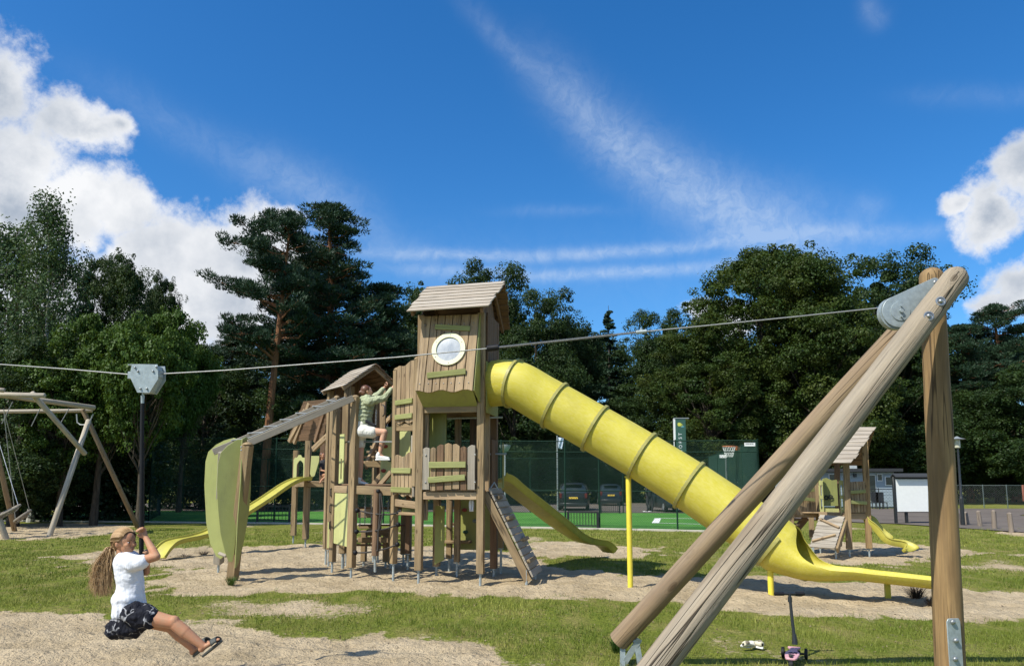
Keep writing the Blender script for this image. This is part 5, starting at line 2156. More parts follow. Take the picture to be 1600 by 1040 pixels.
def log(parent, a, b, r0, r1, m, name, dome=True, seed=0, n=28, k=26, wob=0.006):
    a, b = Vector(a), Vector(b)
    d, s, u = frame(b - a)
    L = (b - a).length
    rr = random.Random(seed)
    mb = MB()
    cs, rs = [], []
    for i in range(k + 1):
        t = i / k
        cs.append(a.lerp(b, t) + s * (wob * math.sin(t * 7 + seed)) + u * (wob * math.cos(t * 5 + seed)))
        rs.append(r0 + (r1 - r0) * t + rr.uniform(-1, 1) * 0.0012)
    if dome:
        for ang in (25, 48, 66, 80):
            cs.append(b + d * (math.sin(R(ang)) * r1 * 0.85))
            rs.append(r1 * math.cos(R(ang)))
    mb.rings(cs, rs, n)
    return obj(name, mb, m, parent, smooth=50)


pt, pbm = P(1456, 433, 5.46), P(1490, 1142, 5.42)
upright = log(zs, (pbm.x, 5.42, -0.05), pt, 0.100, 0.084, M['post'], 'upright_post', seed=1, wob=0.002)
ft, fb_ = P(1493, 434, 5.23), G(865, 1222)
front = log(zs, (fb_.x, fb_.y, -0.1), ft, 0.094, 0.087, M['log'], 'leaning_log', seed=4)
rt_, rb_ = P(1470, 452, 5.62), P(966, 1000, 6.95)
rearl = log(zs, rb_, rt_, 0.094, 0.088, M['log2'], 'leaning_log', seed=9)
# cup washers and bolts on the front log
dl = (ft - fb_).normalized()
for (px, py, by_) in ((1469, 471, 5.085), (1450.5, 494, 5.055)):
    c = P(px, py, by_)
    mb = MB()
    ax = Vector((-0.15, -1, 0.10)).normalized()
    c2 = c + ax * 0.004
    d_, s_, u_ = frame(ax)
    rows = []
    for (r_, h_) in ((0.033, 0.0), (0.033, 0.006), (0.026, 0.007), (0.024, 0.001), (0.0, 0.001)):
        rows.append([c2 + d_ * h_ + (s_ * math.cos(2 * math.pi * j / 20) + u_ * math.sin(2 * math.pi * j / 20)) * max(r_, 1e-4) for j in range(20)])
    mb.surf(rows, closed=True)
    mb.cyl(c2, c2 + ax * 0.008, 0.018, 0.015, 10, dome=0.010)
    obj('bolt', mb, M['bolt'], zs)
# pulley bracket: two teardrop plates with the wheel between
pc = P(1403, 487, 5.36)
tipc = P(1461, 441, 5.36)
uw = Vector((1, 0, 0))
vw = Vector((0, 0, 1))
dr = (tipc - pc)
Ld = dr.length
ang = math.atan2(dr.z, dr.x)


def teardrop(r0, r1, L, n=14):
    """outline round two circles; first at the origin, second at distance L along x"""
    al = math.acos((r0 - r1) / L)
    pts = []
    for i in range(n + 1):
        a = al + (2 * math.pi - 2 * al) * i / n
        pts.append((r0 * math.cos(a), r0 * math.sin(a)))
    for i in range(n + 1):
        a = -al + 2 * al * i / n
        pts.append((L + r1 * math.cos(a), r1 * math.sin(a)))
    return pts


def rot2(pts, a):
    return [(x * math.cos(a) - y * math.sin(a), x * math.sin(a) + y * math.cos(a)) for x, y in pts]


br = holder('pulley_bracket', zs)
# the lower edge runs into the log, so the plate is wider than a plain teardrop
td = rot2(teardrop(0.115, 0.035, Ld), ang)
for dy in (0.0, 0.058):
    mb = MB()
    pts = [(0.115 * math.cos(a), 0.115 * math.sin(a)) for a in [R(110 + 190 * i / 14) for i in range(15)]]
    pts += [(0.17, -0.10), (0.33, 0.12), (dr.x + 0.03, dr.z - 0.02)] + [(dr.x + 0.034 * math.cos(R(a)), dr.z + 0.034 * math.sin(R(a))) for a in (0, 30, 60, 90, 115)]
    mb.poly(pts, pc + Vector((0, dy, 0)), uw, vw, 0.006)
    obj('bracket_plate', mb, M['steel'], br, bevel=0.0015)
mb = MB()
wc2 = P(1397, 491, 5.40)
mb.cyl((pc.x - 0.006, 5.367, pc.z - 0.006), (pc.x - 0.006, 5.417, pc.z - 0.006), 0.120, n=36)
obj('pulley_wheel', mb, M['steel'], br)
mb = MB()
mb.cyl((pc.x + 0.015, 5.3485, pc.z + 0.003), (pc.x + 0.015, 5.353, pc.z + 0.003), 0.070, 0.071, n=28)
mb.cyl((pc.x + 0.015, 5.330, pc.z + 0.003), (pc.x + 0.015, 5.345, pc.z + 0.003), 0.014, n=6)
mb.cyl((pc.x + 0.018, 5.332, pc.z + 0.04), (pc.x + 0.018, 5.345, pc.z + 0.04), 0.006, n=8)
mb.cyl((pc.x + 0.014, 5.332, pc.z - 0.038), (pc.x + 0.014, 5.345, pc.z - 0.038), 0.006, n=8)
obj('wheel_cap', mb, M['steel'], br)
bolt_heads(br, [tipc + Vector((0.0, -0.002, 0.0))], (0, -1, 0), 0.016)
# galvanised feet
mb = MB()
f0 = G(985, 1035)
mb.beam((rb_.x + 0.03, rb_.y - 0.06, 0.16), (rb_.x + 0.02, rb_.y - 0.08, -0.1), 0.045, 0.012, (0, 1, 0))
a_ = rb_ + (rt_ - rb_).normalized() * 0.14
mb.beam(a_ + Vector((0.06, -0.02, -0.075)), Vector((a_.x + 0.12, a_.y - 0.02, -0.1)), 0.05, 0.05, (0, 1, 0))
mb.beam(a_ + Vector((0.09, -0.05, -0.07)), Vector((rb_.x + 0.02, rb_.y - 0.06, 0.0)), 0.05, 0.012, (0, 1, 0))
obj('steel_foot', mb, M['steel'], zs)
# plate near the foot of the upright
q = P(1492, 1010, 5.30)
mb = MB()
w2 = 0.052
ph0, ph1 = 0.02, P(1490, 966, 5.3).z
mb.poly([(-w2, 0), (w2, 0), (w2, ph1 - 0.02), (w2 - 0.012, ph1), (-w2 + 0.012, ph1), (-w2, ph1 - 0.02)], (q.x + 0.008, 5.318, 0), (0.985, 0.17, 0), (0, 0, 1), 0.008)
pl = obj('steel_plate', mb, M['steel'], zs, bevel=0.002)
for q_ in (P(1489, 971, 5.30), P(1494, 1000, 5.30), P(1493, 1029, 5.30), P(1494, 1058, 5.3)):
    bolt_heads(pl, [q_], (0, -1, 0), 0.017).name = 'bolt_head'

# ------------------------------------------------------------------ cable
cpts = [P(1392, 479, 5.42), P(1250, 494, 5.50), P(1100, 509, 5.62), P(1000, 518.5, 5.70), P(770, 543.5, 5.86), P(620, 558, 5.98), P(480, 568.5, 6.06), P(350, 578.5, 6.14), P(251, 584, 6.2), P(228, 586, 6.2), P(204, 585, 6.2), P(100, 576, 6.35), P(0, 569, 6.5), P(-300, 545, 7.0), P(-900, 490, 8.6), P(-1700, 430, 12.0)]
cable = thing('zip_line_cable', 'thin steel zip line cable stretched across the playground above the climbing frame', 'cable', (0, 5.8, 2.6))
mb = MB()
mb.rings(cpts, 0.0052, 8)
obj('wire_rope', mb, M['wire'], cable)
mb = MB()
sp0, sp1 = cpts[4], cpts[3]
d_, s_, u_ = frame(sp1 - sp0)
LL = (sp1 - sp0).length
hx = []
tn = 120
for i in range(tn * 6 + 1):
    t = i / (tn * 6)
    a = 2 * math.pi * tn * t
    hx.append(sp0 + d_ * (LL * t) + s_ * (math.cos(a) * 0.0095) + u_ * (math.sin(a) * 0.0095))
mb.rings(hx, 0.0032, 3)
obj('brake_spring', mb, M['wire'], cable)
mb = MB()
mb.cyl(cpts[4] - d_ * 0.045, cpts[4] + d_ * 0.045, 0.024, n=14, dome=0.004, dome0=0.004)
obj('rubber_stop', mb, M['black'], cable)
mb = MB()
mb.cyl(cpts[3] - d_ * 0.03, cpts[3] + d_ * 0.05, 0.015, n=10)
mb.cyl(cpts[3] + d_ * 0.01 + Vector((0, 0, -0.015)), cpts[3] + d_ * 0.01 + Vector((0, 0, 0.03)), 0.008, n=8)
obj('cable_clamp', mb, M['steel'], cable)

# ------------------------------------------------------------------ trolley with hanging pole and seat
tr_ = thing('zip_line_trolley', 'steel trolley box on the cable with a long black hanging pole and disc seat', 'zip line trolley', (-3.0, 6.2, 2.4))
s5 = 1 / 3.465
tp = lambda L: [(x * s5, 560 + y * s5) for x, y in L]
pl_ = tp([(723, 36), (862, 34), (866, 60), (866, 112), (818, 188), (752, 186), (711, 98), (716, 70)])
base = P(220, 600, 6.16)


def flat_pts(pts, Y):
    return [((P(x, y, Y) - Vector((base.x, Y, base.z))).x, (P(x, y, Y)).z - base.z) for x, y in pts]


for (Y, sx) in ((6.13, 0), (6.235, 0.012)):
    mb = MB()
    pp = flat_pts(pl_, 6.16)
    mb.poly([(a + sx, b) for a, b in reversed(pp)], Vector((base.x, Y, base.z)), (1, 0, 0), (0, 0, 1), -0.006)
    obj('side_plate', mb, M['steel'], tr_, bevel=0.0015)
mb = MB()
pp = flat_pts([(220 + (x - 220) * 0.9 + 1, 595 + (y - 595) * 0.93) for x, y in pl_], 6.16)
mb.poly(list(reversed(pp)), Vector((base.x, 6.137, base.z)), (1, 0, 0), (0, 0, 1), -0.096)
obj('roller_housing', mb, M['steel'], tr_)
mb = MB()
for (x, y, w) in ((712, 92, .03), (862, 85, .035)):
    q = P(x * s5, 560 + y * s5, 6.18)
    mb.box(q, (w, 0.07, 0.058))
mb.box(P(223, 571, 6.18), (0.20, 0.10, 0.008))
obj('end_bracket', mb, M['steel'], tr_, bevel=0.002)
bolt_heads(tr_, [P(x * s5, 560 + y * s5, 6.125) for x, y in ((730, 48), (746, 68), (828, 68), (846, 45), (760, 162), (794, 162))], (0, -1, 0), 0.0085)
mb = MB()
mb.cyl(P(224, 612, 6.18), P(223, 622, 6.18), 0.010, n=8)
mb.cyl(P(223, 618, 6.18), P(222.5, 632, 6.18), 0.016, 0.012, n=8)
obj('swivel', mb, M['steel'], tr_)
mb = MB()
mb.rings([P(222.5, 630, 6.18), P(222, 660, 6.18), P(221.5, 750, 6.18), P(221, 845, 6.18), P(221, 875, 6.22), P(221, 905, 6.28), P(221, 965, 6.28)], [0.014, 0.0155, 0.0165, 0.018, 0.018, 0.018, 0.018], 14)
obj('hanging_pole', mb, M['black'], tr_)
mb = MB()
sc = P(219, 972, 6.20)
mb.rings([sc + Vector((0, 0, z)) for z in (-0.03, -0.02, 0.01, 0.022, 0.04)], [0.10, 0.135, 0.135, 0.12, 0.03], 24)
obj('disc_seat', mb, M['black'], tr_)

# ------------------------------------------------------------------ people
def skinmat(name, col):
    def b(n, p):
        geo = n.new('ShaderNodeNewGeometry').outputs['Position']
        a = n.noise(geo, 22, 3, 0.6)
        p.inputs['Subsurface Weight'].default_value = 0.08
        p.inputs['Subsurface Scale'].default_value = 0.02
        p.inputs['Subsurface Radius'].default_value = (1, 0.35, 0.2)
        return n.mix(n.rng(a, 0.35, 0.65), col, (col[0] * 1.12, col[1] * 0.95, col[2] * 0.9))
    return mat(name, b, 0.6, 0.25)


M['skin'] = skinmat('tanned_skin', (0.42, 0.232, 0.138))
M['skin2'] = skinmat('light_skin', (0.58, 0.36, 0.25))


def cloth(name, a, b_, scale=30, rough=0.9, fold=9, strength=0.5):
    def f(n, p):
        geo = n.new('ShaderNodeNewGeometry').outputs['Position']
        v = n.noise(geo, scale, 4, 0.6)
        fo = n.noise(n.v('MULTIPLY', geo, (1, 1, 0.6)), fold, 3, 0.5, dist=0.8)
        n.put(p.inputs['Normal'], n.bump(fo, strength, 0.05))
        return n.mix(n.rng(v, 0.35, 0.65), a, b_)
    return mat(name, f, rough, 0.15)


M['shirt'] = cloth('white_shirt_cloth', (0.66, 0.68, 0.74), (0.74, 0.75, 0.80))
M['jacket'] = cloth('sage_green_quilted_cloth', (0.30, 0.33, 0.20), (0.42, 0.45, 0.30), 14, fold=22)
M['shorts'] = cloth('off_white_shorts_cloth', (0.66, 0.64, 0.58), (0.76, 0.74, 0.68))
M['darkcloth'] = cloth('dark_cloth', (0.03, 0.03, 0.035), (0.05, 0.05, 0.055))
M['brownhair_cap'] = cloth('brown_hair_base', (0.15, 0.085, 0.038), (0.26, 0.155, 0.075), 60)


def skirt_f(n, p):
    geo = n.new('ShaderNodeNewGeometry').outputs['Position']
    fo = n.noise(n.v('MULTIPLY', geo, (1, 1, 0.5)), 12, 3, 0.5, dist=1.0)
    n.put(p.inputs['Normal'], n.bump(fo, 0.8, 0.05))
    w = n.noise(geo, 6.0, 2, 0.5, out='Color')
    q = n.v('ADD', geo, n.v('SCALE', w, sc=0.16))
    l = n.voro(q, 10, 'DISTANCE_TO_EDGE')
    gate = n.rng(n.noise(geo, 13, 2, 0.5), 0.46, 0.54)
    return n.mix(n.m('MULTIPLY', n.rng(l, 0.02, 0.05, 0.75, 0.0), gate), (0.012, 0.013, 0.02), (0.42, 0.42, 0.44))


M['skirt'] = mat('dark_patterned_skirt_cloth', skirt_f, 0.85, 0.2)


def hairmat(name, a, b_):
    def f(n, p):
        rn = n.attr('rnd', 'Fac')
        return n.mix(rn, a, b_)
    return mat(name, f, 0.45, 0.5)


M['hair'] = hairmat('light_brown_hair', (0.22, 0.125, 0.052), (0.52, 0.345, 0.175))
M['hair2'] = hairmat('chestnut_hair', (0.12, 0.05, 0.022), (0.30, 0.15, 0.07))


def fleshy(name, mb, m, parent=None, voxel=0.008, it=4, fac=0.5, folds=0.0, fsize=0.08):
    """one continuous closed surface out of overlapping shapes"""
    o = obj(name, mb, m, parent, smooth=180)
    r = o.modifiers.new('remesh', 'REMESH')
    r.mode = 'VOXEL'
    r.voxel_size = voxel
    r.use_smooth_shade = True
    s = o.modifiers.new('smooth', 'SMOOTH')
    s.factor = fac
    s.iterations = it
    if folds:
        tx = bpy.data.textures.new('folds', 'CLOUDS')
        tx.noise_scale = fsize
        tx.noise_depth = 2
        dm = o.modifiers.new('folds', 'DISPLACE')
        dm.texture = tx
        dm.texture_coords = 'LOCAL'
        dm.strength = folds
        dm.mid_level = 0.5
    return o


def hand(mb, w, d, side, s=1.0, curl=1.0, pole=None):
    """palm and five curled fingers; w wrist, d direction of the palm, side axis across the knuckles"""
    w, d, side = Vector(w), Vector(d).normalized(), Vector(side).normalized()
    side = (side - d * side.dot(d)).normalized()
    nrm = d.cross(side).normalized() * curl
    k = w + d * 0.075 * s
    mb.cap(w, w + d * 0.035 * s, 0.024 * s, 0.026 * s, 10, flat=0.7)
    for i, (o_, L, r) in enumerate(((-0.030, .9, .0088), (-0.010, 1.0, .0092), (0.010, .95, .0088), (0.029, .78, .0078))):
        b = k + side * o_ * s
        mb.cap(w + d * 0.02 * s + side * o_ * 0.5 * s, b, 0.014 * s, 0.011 * s, 8)
        p1 = b + (d * 0.75 + nrm * 0.65).normalized() * 0.030 * L * s
        p2 = p1 + (d * -0.15 + nrm).normalized() * 0.024 * L * s
        p3 = p2 + (-d * 0.85 + nrm * 0.4).normalized() * 0.020 * L * s
        mb.cap(b, p1, r * 1.05 * s, r * s, 8)
        mb.cap(p1, p2, r * s, r * 0.95 * s, 8)
        mb.cap(p2, p3, r * 0.95 * s, r * 0.85 * s, 8)
    t0 = w + d * 0.022 * s - side * 0.022 * s
    t1 = t0 + (d * 0.55 - side * 0.6 + nrm * 0.45).normalized() * 0.032 * s
    t2 = t1 + (d * 0.5 + side * 0.2 + nrm * 0.9).normalized() * 0.026 * s
    mb.cap(t0, t1, 0.0125 * s, 0.0105 * s, 8)
    mb.cap(t1, t2, 0.0105 * s, 0.009 * s, 8)


def head_mesh(mb, c, fwd, up, s=1.0):
    """skull, jaw, nose, lips, brow, ears; c is the centre of the skull"""
    c = Vector(c)
    fwd, up = Vector(fwd).normalized(), Vector(up).normalized()
    up = (up - fwd * up.dot(fwd)).normalized()
    rt = fwd.cross(up).normalized()
    Mx = Matrix((fwd, rt, up)).transposed()

    def q(a, b, z):
        return c + Mx @ (Vector((a, b, z)) * s)
    mb.sphere(q(-0.008, 0, 0.022), (0.094 * s, 0.076 * s, 0.084 * s), 20, 14, Mx)
    mb.sphere(q(0.022, 0, -0.032), (0.058 * s, 0.055 * s, 0.060 * s), 16, 12, Mx)
    mb.sphere(q(0.052, 0, -0.078), (0.026 * s, 0.030 * s, 0.020 * s), 12, 8, Mx)
    mb.sphere(q(0.064, 0, 0.018), (0.020 * s, 0.046 * s, 0.012 * s), 12, 8, Mx)
    mb.cap(q(0.078, 0, 0.008), q(0.096, 0, -0.020), 0.008 * s, 0.011 * s, 8)
    mb.sphere(q(0.078, 0, -0.048), (0.012 * s, 0.022 * s, 0.006 * s), 10, 6, Mx)
    mb.sphere(q(0.075, 0, -0.058), (0.012 * s, 0.019 * s, 0.006 * s), 10, 6, Mx)
    for sd in (-1, 1):
        mb.sphere(q(0.058, 0.036 * sd, -0.018), (0.026 * s, 0.022 * s, 0.022 * s), 10, 8, Mx)
        mb.sphere(q(-0.012, 0.076 * sd, -0.008), (0.014 * s, 0.009 * s, 0.026 * s), 10, 8, Mx)
    return q, Mx


M['eyewhite'] = plain('eye_white', (0.40, 0.36, 0.33), 0.3)


def eyes(parent, q, Mx, s=1.0):
    for sd in (-1, 1):
        mb = MB()
        mb.sphere(q(0.0725, 0.031 * sd, 0.002), (0.010 * s, 0.012 * s, 0.0055 * s), 10, 8, Mx)
        e = obj('eye', mb, M['eyewhite'], parent)
        mb = MB()
        mb.sphere(q(0.0800, 0.030 * sd, 0.002), (0.004 * s, 0.007 * s, 0.006 * s), 8, 6, Mx)
        obj('pupil', mb, M['black'], e)
    mb = MB()
    for sd in (-1, 1):
        mb.cap(q(0.088, 0.016 * sd, 0.019), q(0.076, 0.046 * sd, 0.021), 0.0028 * s, 0.002 * s, 6)
    obj('eyebrows', mb, M['brownhair_cap'], parent)
    mb = MB()
    mb.sphere(q(0.086, 0, -0.0525), (0.005 * s, 0.018 * s, 0.0035 * s), 10, 6, Mx)
    obj('mouth', mb, M['red'], parent)


def strand(mb, pts, r, n=4, w=None):
    pts = smooth_path(pts, max(6, 4 * (len(pts) - 1)))
    k = len(pts)
    mb.rings(pts, [r * (1.0 - 0.75 * (i / (k - 1)) ** 2) for i in range(k)], n, cap=False)


# ---- girl on the zip line
def gp(x, y, dy=0.0):
    """point near the girl from a reading in the 4.333x enlargement of the photo"""
    return P(130 + x / 4.3333, 800 + y / 4.3333, 6.2 + dy)


def make_girl():
    mb = MB()
    hc = gp(283, 206, 0.0)
    fwd = Vector((0.93, -0.34, 0.06))
    q, Mx = head_mesh(mb, hc, fwd, (-0.04, 0.0, 1), 0.97)
    neck = gp(275, 310, 0.01)
    mb.cap(gp(262, 262, 0.01), neck, 0.043, 0.048, 12)
    # torso
    mb.cap(gp(300, 345, 0.0), gp(320, 470, 0.0), 0.098, 0.088, 18)
    mb.cap(gp(320, 470, 0.0), gp(315, 640, 0.0), 0.088, 0.10, 18)
    mb.cap(gp(335, 328, -0.10), gp(285, 335, 0.13), 0.05, 0.05, 12)
    # near arm up to the pole
    sh, el, wr = gp(360, 335, -0.13), gp(495, 300, -0.12), gp(424, 172, -0.05)
    mb.cap(sh, el, 0.045, 0.033, 14)
    mb.cap(el, el.lerp(wr, 0.35), 0.033, 0.033, 14)
    mb.cap(el.lerp(wr, 0.3), wr, 0.033, 0.0215, 14)
    hand(mb, wr, gp(402, 128, -0.045) - wr, Vector((0.2, 0.1, 1)), 0.88, -1)
    # far arm, lower on the pole
    sh2, el2, wr2 = gp(300, 345, 0.15), gp(425, 400, 0.12), gp(432, 315, 0.06)
    mb.cap(sh2, el2, 0.043, 0.033, 14)
    mb.cap(el2, wr2, 0.032, 0.0215, 14)
    hand(mb, wr2, gp(418, 268, 0.03) - wr2, Vector((0.2, 0.1, 1)), 0.88, -1)
    # legs
    for (dy, hip, kn, an, toe) in ((-0.085, (345, 690), (608, 745), (812, 905), (905, 862)), (0.05, (350, 700), (590, 770), (752, 925), (840, 880))):
        h_, k_, a_, t_ = gp(*hip, dy), gp(*kn, dy - 0.01), gp(*an, dy), gp(*toe, dy)
        mb.cap(h_, k_, 0.078, 0.050, 16)
        mb.sphere(k_ + Vector((0.004, 0, 0.006)), 0.049, 12, 10)
        mb.cap(k_.lerp(a_, 0.12), k_.lerp(a_, 0.38), 0.049, 0.050, 14)
        mb.cap(k_.lerp(a_, 0.38), a_, 0.050, 0.029, 14)
        mb.sphere(a_ + Vector((-0.012, 0, -0.02)), 0.027, 10, 8)
        mb.cap(a_ + Vector((0.0, 0, -0.012)), t_, 0.028, 0.020, 12, flat=0.75)
        fd = (t_ - a_).normalized()
        for i in range(5):
            o_ = (i - 2) * 0.0125
            mb.cap(t_ + Vector((0, o_, 0)), t_ + fd * (0.03 - 0.003 * i) + Vector((0, o_ * 1.15, -0.004)), 0.0095 - 0.0008 * i, 0.0075 - 0.0006 * i, 7)
    body = fleshy('person', mb, M['skin'], None, 0.0062, 3)
    tag(body, 'girl in white top and dark skirt riding the zip line, long fair hair flying behind', 'person')
    eyes(body, q, Mx, 0.97)
    # top
    mb = MB()
    mb.cap(gp(300, 350, 0.0), gp(318, 470, 0.0), 0.112, 0.104, 20)
    mb.cap(gp(318, 470, 0.0), gp(312, 600, 0.0), 0.104, 0.118, 20)
    mb.cap(gp(310, 600, 0.0), gp(318, 650, 0.0), 0.128, 0.124, 22)
    for j in range(16):
        a_ = 2 * math.pi * j / 16
        mb.cap(gp(316, 648, 0) + Vector((math.cos(a_) * 0.105, math.sin(a_) * 0.105, 0.02)), gp(316, 648, 0) + Vector((math.cos(a_) * 0.112, math.sin(a_) * 0.112, -0.045 + 0.02 * math.cos(a_))), 0.024, 0.020, 8)
    mb.cap(gp(340, 340, -0.10), gp(285, 345, 0.13), 0.068, 0.066, 14)
    mb.cap(gp(345, 345, -0.12), gp(400, 336, -0.13), 0.070, 0.060, 14)
    mb.cap(gp(300, 350, 0.14), gp(365, 372, 0.145), 0.065, 0.058, 14)
    mb.cap(gp(262, 310, 0.0), gp(330, 316, -0.02), 0.048, 0.044, 12)
    fleshy('shirt', mb, M['shirt'], body, 0.008, 4, folds=0.022, fsize=0.08)
    # skirt, blown back under her
    mb = MB()
    mb.cap(gp(325, 690, 0.0), gp(322, 740, 0.0), 0.110, 0.136, 20)
    mb.cap(gp(345, 690, -0.085), gp(440, 712, -0.09), 0.098, 0.090, 16)
    mb.cap(gp(350, 690, -0.07), gp(432, 690, -0.075), 0.090, 0.082, 16)
    mb.cap(gp(350, 700, 0.05), gp(450, 712, 0.05), 0.088, 0.075, 16)
    mb.cap(gp(300, 735, 0.0), gp(222, 790, 0.0), 0.125, 0.085, 18)
    mb.cap(gp(225, 775, -0.05), gp(185, 818, -0.05), 0.075, 0.038, 14)
    mb.cap(gp(230, 790, 0.06), gp(200, 822, 0.06), 0.065, 0.035, 14)
    mb.cap(gp(320, 760, -0.04), gp(385, 752, -0.06), 0.075, 0.055, 14)
    mb.cap(gp(430, 740, 0.02), gp(488, 762, 0.04), 0.040, 0.022, 12)
    for i in range(7):
        t = i / 6
        mb.cap(gp(250 + 120 * t, 720, -0.12), gp(175 + 190 * t, 828 - 38 * t, -0.115), 0.016, 0.022, 8)
    o = fleshy('skirt', mb, M['skirt'], body, 0.008, 3, folds=0.04, fsize=0.06)
    # sandals
    for (dy, h_, t_, nm) in ((-0.085, (805, 962), (932, 858), 0), (0.05, (742, 962), (858, 862), 1)):
        a, b = gp(*h_, dy), gp(*t_, dy)
        d_ = (b - a).normalized()
        sdv = Vector((0.08, 1, 0)).normalized()
        up_ = sdv.cross(d_).normalized()
        if up_.z < 0:
            up_ = -up_
        L = (b - a).length * 1.08
        outl = []
        for i in range(24):
            t = 2 * math.pi * i / 24
            xx = 0.5 - 0.5 * math.cos(t)
            w = (0.034 + 0.012 * xx) * math.sin(t)
            outl.append((xx * L - 0.01, w))
        mb = MB()
        mb.poly(outl, a - up_ * 0.006, d_, sdv, -0.016)
        s_ = obj('sandal', mb, M['sandal'], body, bevel=0.003)
        mb = MB()
        rows = []
        for j in range(9):
            t = math.pi * j / 8
            rows.append([a + d_ * (L * 0.60 + k * L * 0.085) + sdv * (math.cos(t) * 0.046) + up_ * (math.sin(t) * (0.046 - 0.004 * k)) for k in range(4)])
        mb.surf(rows)
        st_ = obj('strap', mb, M['sandal'], s_)
        so = st_.modifiers.new('thickness', 'SOLIDIFY')
        so.thickness = 0.006
    # hair: cap and a long tail blown back
    mb = MB()
    mb.sphere(q(-0.022, 0, 0.036), (0.090, 0.082, 0.086), 18, 12, Mx)
    mb.sphere(q(-0.004, 0, 0.046), (0.072, 0.076, 0.064), 14, 10, Mx)
    mb.sphere(q(-0.065, 0, -0.008), (0.050, 0.058, 0.062), 14, 10, Mx)
    for sd in (-1, 1):
        mb.cap(q(0.020, 0.052 * sd, 0.052), q(-0.03, 0.070 * sd, 0.010), 0.020, 0.018, 10)
    hb = fleshy('hair', mb, M['brownhair_cap'], body, 0.007, 2)
    hr = random.Random(5)
    mb = MB()
    for i in range(420):
        a = hr.uniform(-1.75, 1.75)
        ca, sa = math.cos(a), math.sin(a)
        k0 = 0.052 if abs(a) < 1.1 else 0.052 - (abs(a) - 1.1) * 0.06
        s0 = q(k0, 0.070 * sa, 0.034 + 0.056 * ca)
        s1 = q(0.02, 0.084 * sa, 0.038 + 0.085 * ca)
        s2 = q(-0.055, 0.084 * sa, 0.036 + 0.084 * ca)
        s2b = q(-0.105, 0.050 * sa, 0.020 + 0.04 * ca)
        s3_ = gp(190, 245, 0.02 * sa)
        strand(mb, [s0, s1, s2, s2b, s3_], 0.0046, 3)
    root_ = gp(192, 240, 0.0)
    for i in range(760):
        u = hr.gauss(0, 1.1)
        w = hr.gauss(0, 1)
        fl = hr.random()
        p1 = gp(172 + 10 * u, 275 + 8 * w, 0.012 * w)
        p2 = gp(140 + 24 * u, 365 + 10 * w, 0.022 * w)
        p3 = gp(130 + 32 * u - 12 * fl, 455 + 22 * hr.random(), 0.03 * w)
        p4 = gp(140 + 34 * u - 24 * fl, 520 + 50 * hr.random(), 0.036 * w)
        pts_ = [root_ + Vector((hr.uniform(-.012, .012), hr.uniform(-.014, .014), hr.uniform(-.012, .012))), p1, p2, p3]
        if hr.random() < 0.7:
            pts_.append(p4)
        pts_ = [pts_[0]] + [p_ + Vector((hr.gauss(0, .012), hr.gauss(0, .012), hr.gauss(0, .010))) for p_ in pts_[1:]]
        strand(mb, pts_, hr.uniform(0.0016, 0.0032), 3)
    for i in range(90):
        mb3 = [root_, gp(150 + hr.gauss(0, 14), 300 + hr.gauss(0, 20), hr.gauss(0, .03)), gp(95 + hr.gauss(0, 26), 390 + hr.gauss(0, 50), hr.gauss(0, .05)), gp(85 + hr.gauss(0, 40), 470 + hr.gauss(0, 60), hr.gauss(0, .06))]
        strand(mb, mb3, 0.0015, 3)
    # loose strands over the neck
    for i in range(14):
        strand(mb, [q(-0.02, -0.07, 0.0), q(-0.03, -0.066, -0.05), gp(262 + 14 * hr.random(), 300 + 20 * hr.random(), -0.08)], 0.003, 3)
    obj('hair_strands', mb, M['hair'], body, smooth=180)


M['sandal'] = plain('dark_grey_sandal', (0.055, 0.06, 0.055), 0.7, var=0.2, scale=30)
make_girl()


# ---- woman climbing
def wp(x, y, dy=0.0):
    return P(440 + x / 5.2, 560 + y / 5.2, 13.55 + dy)


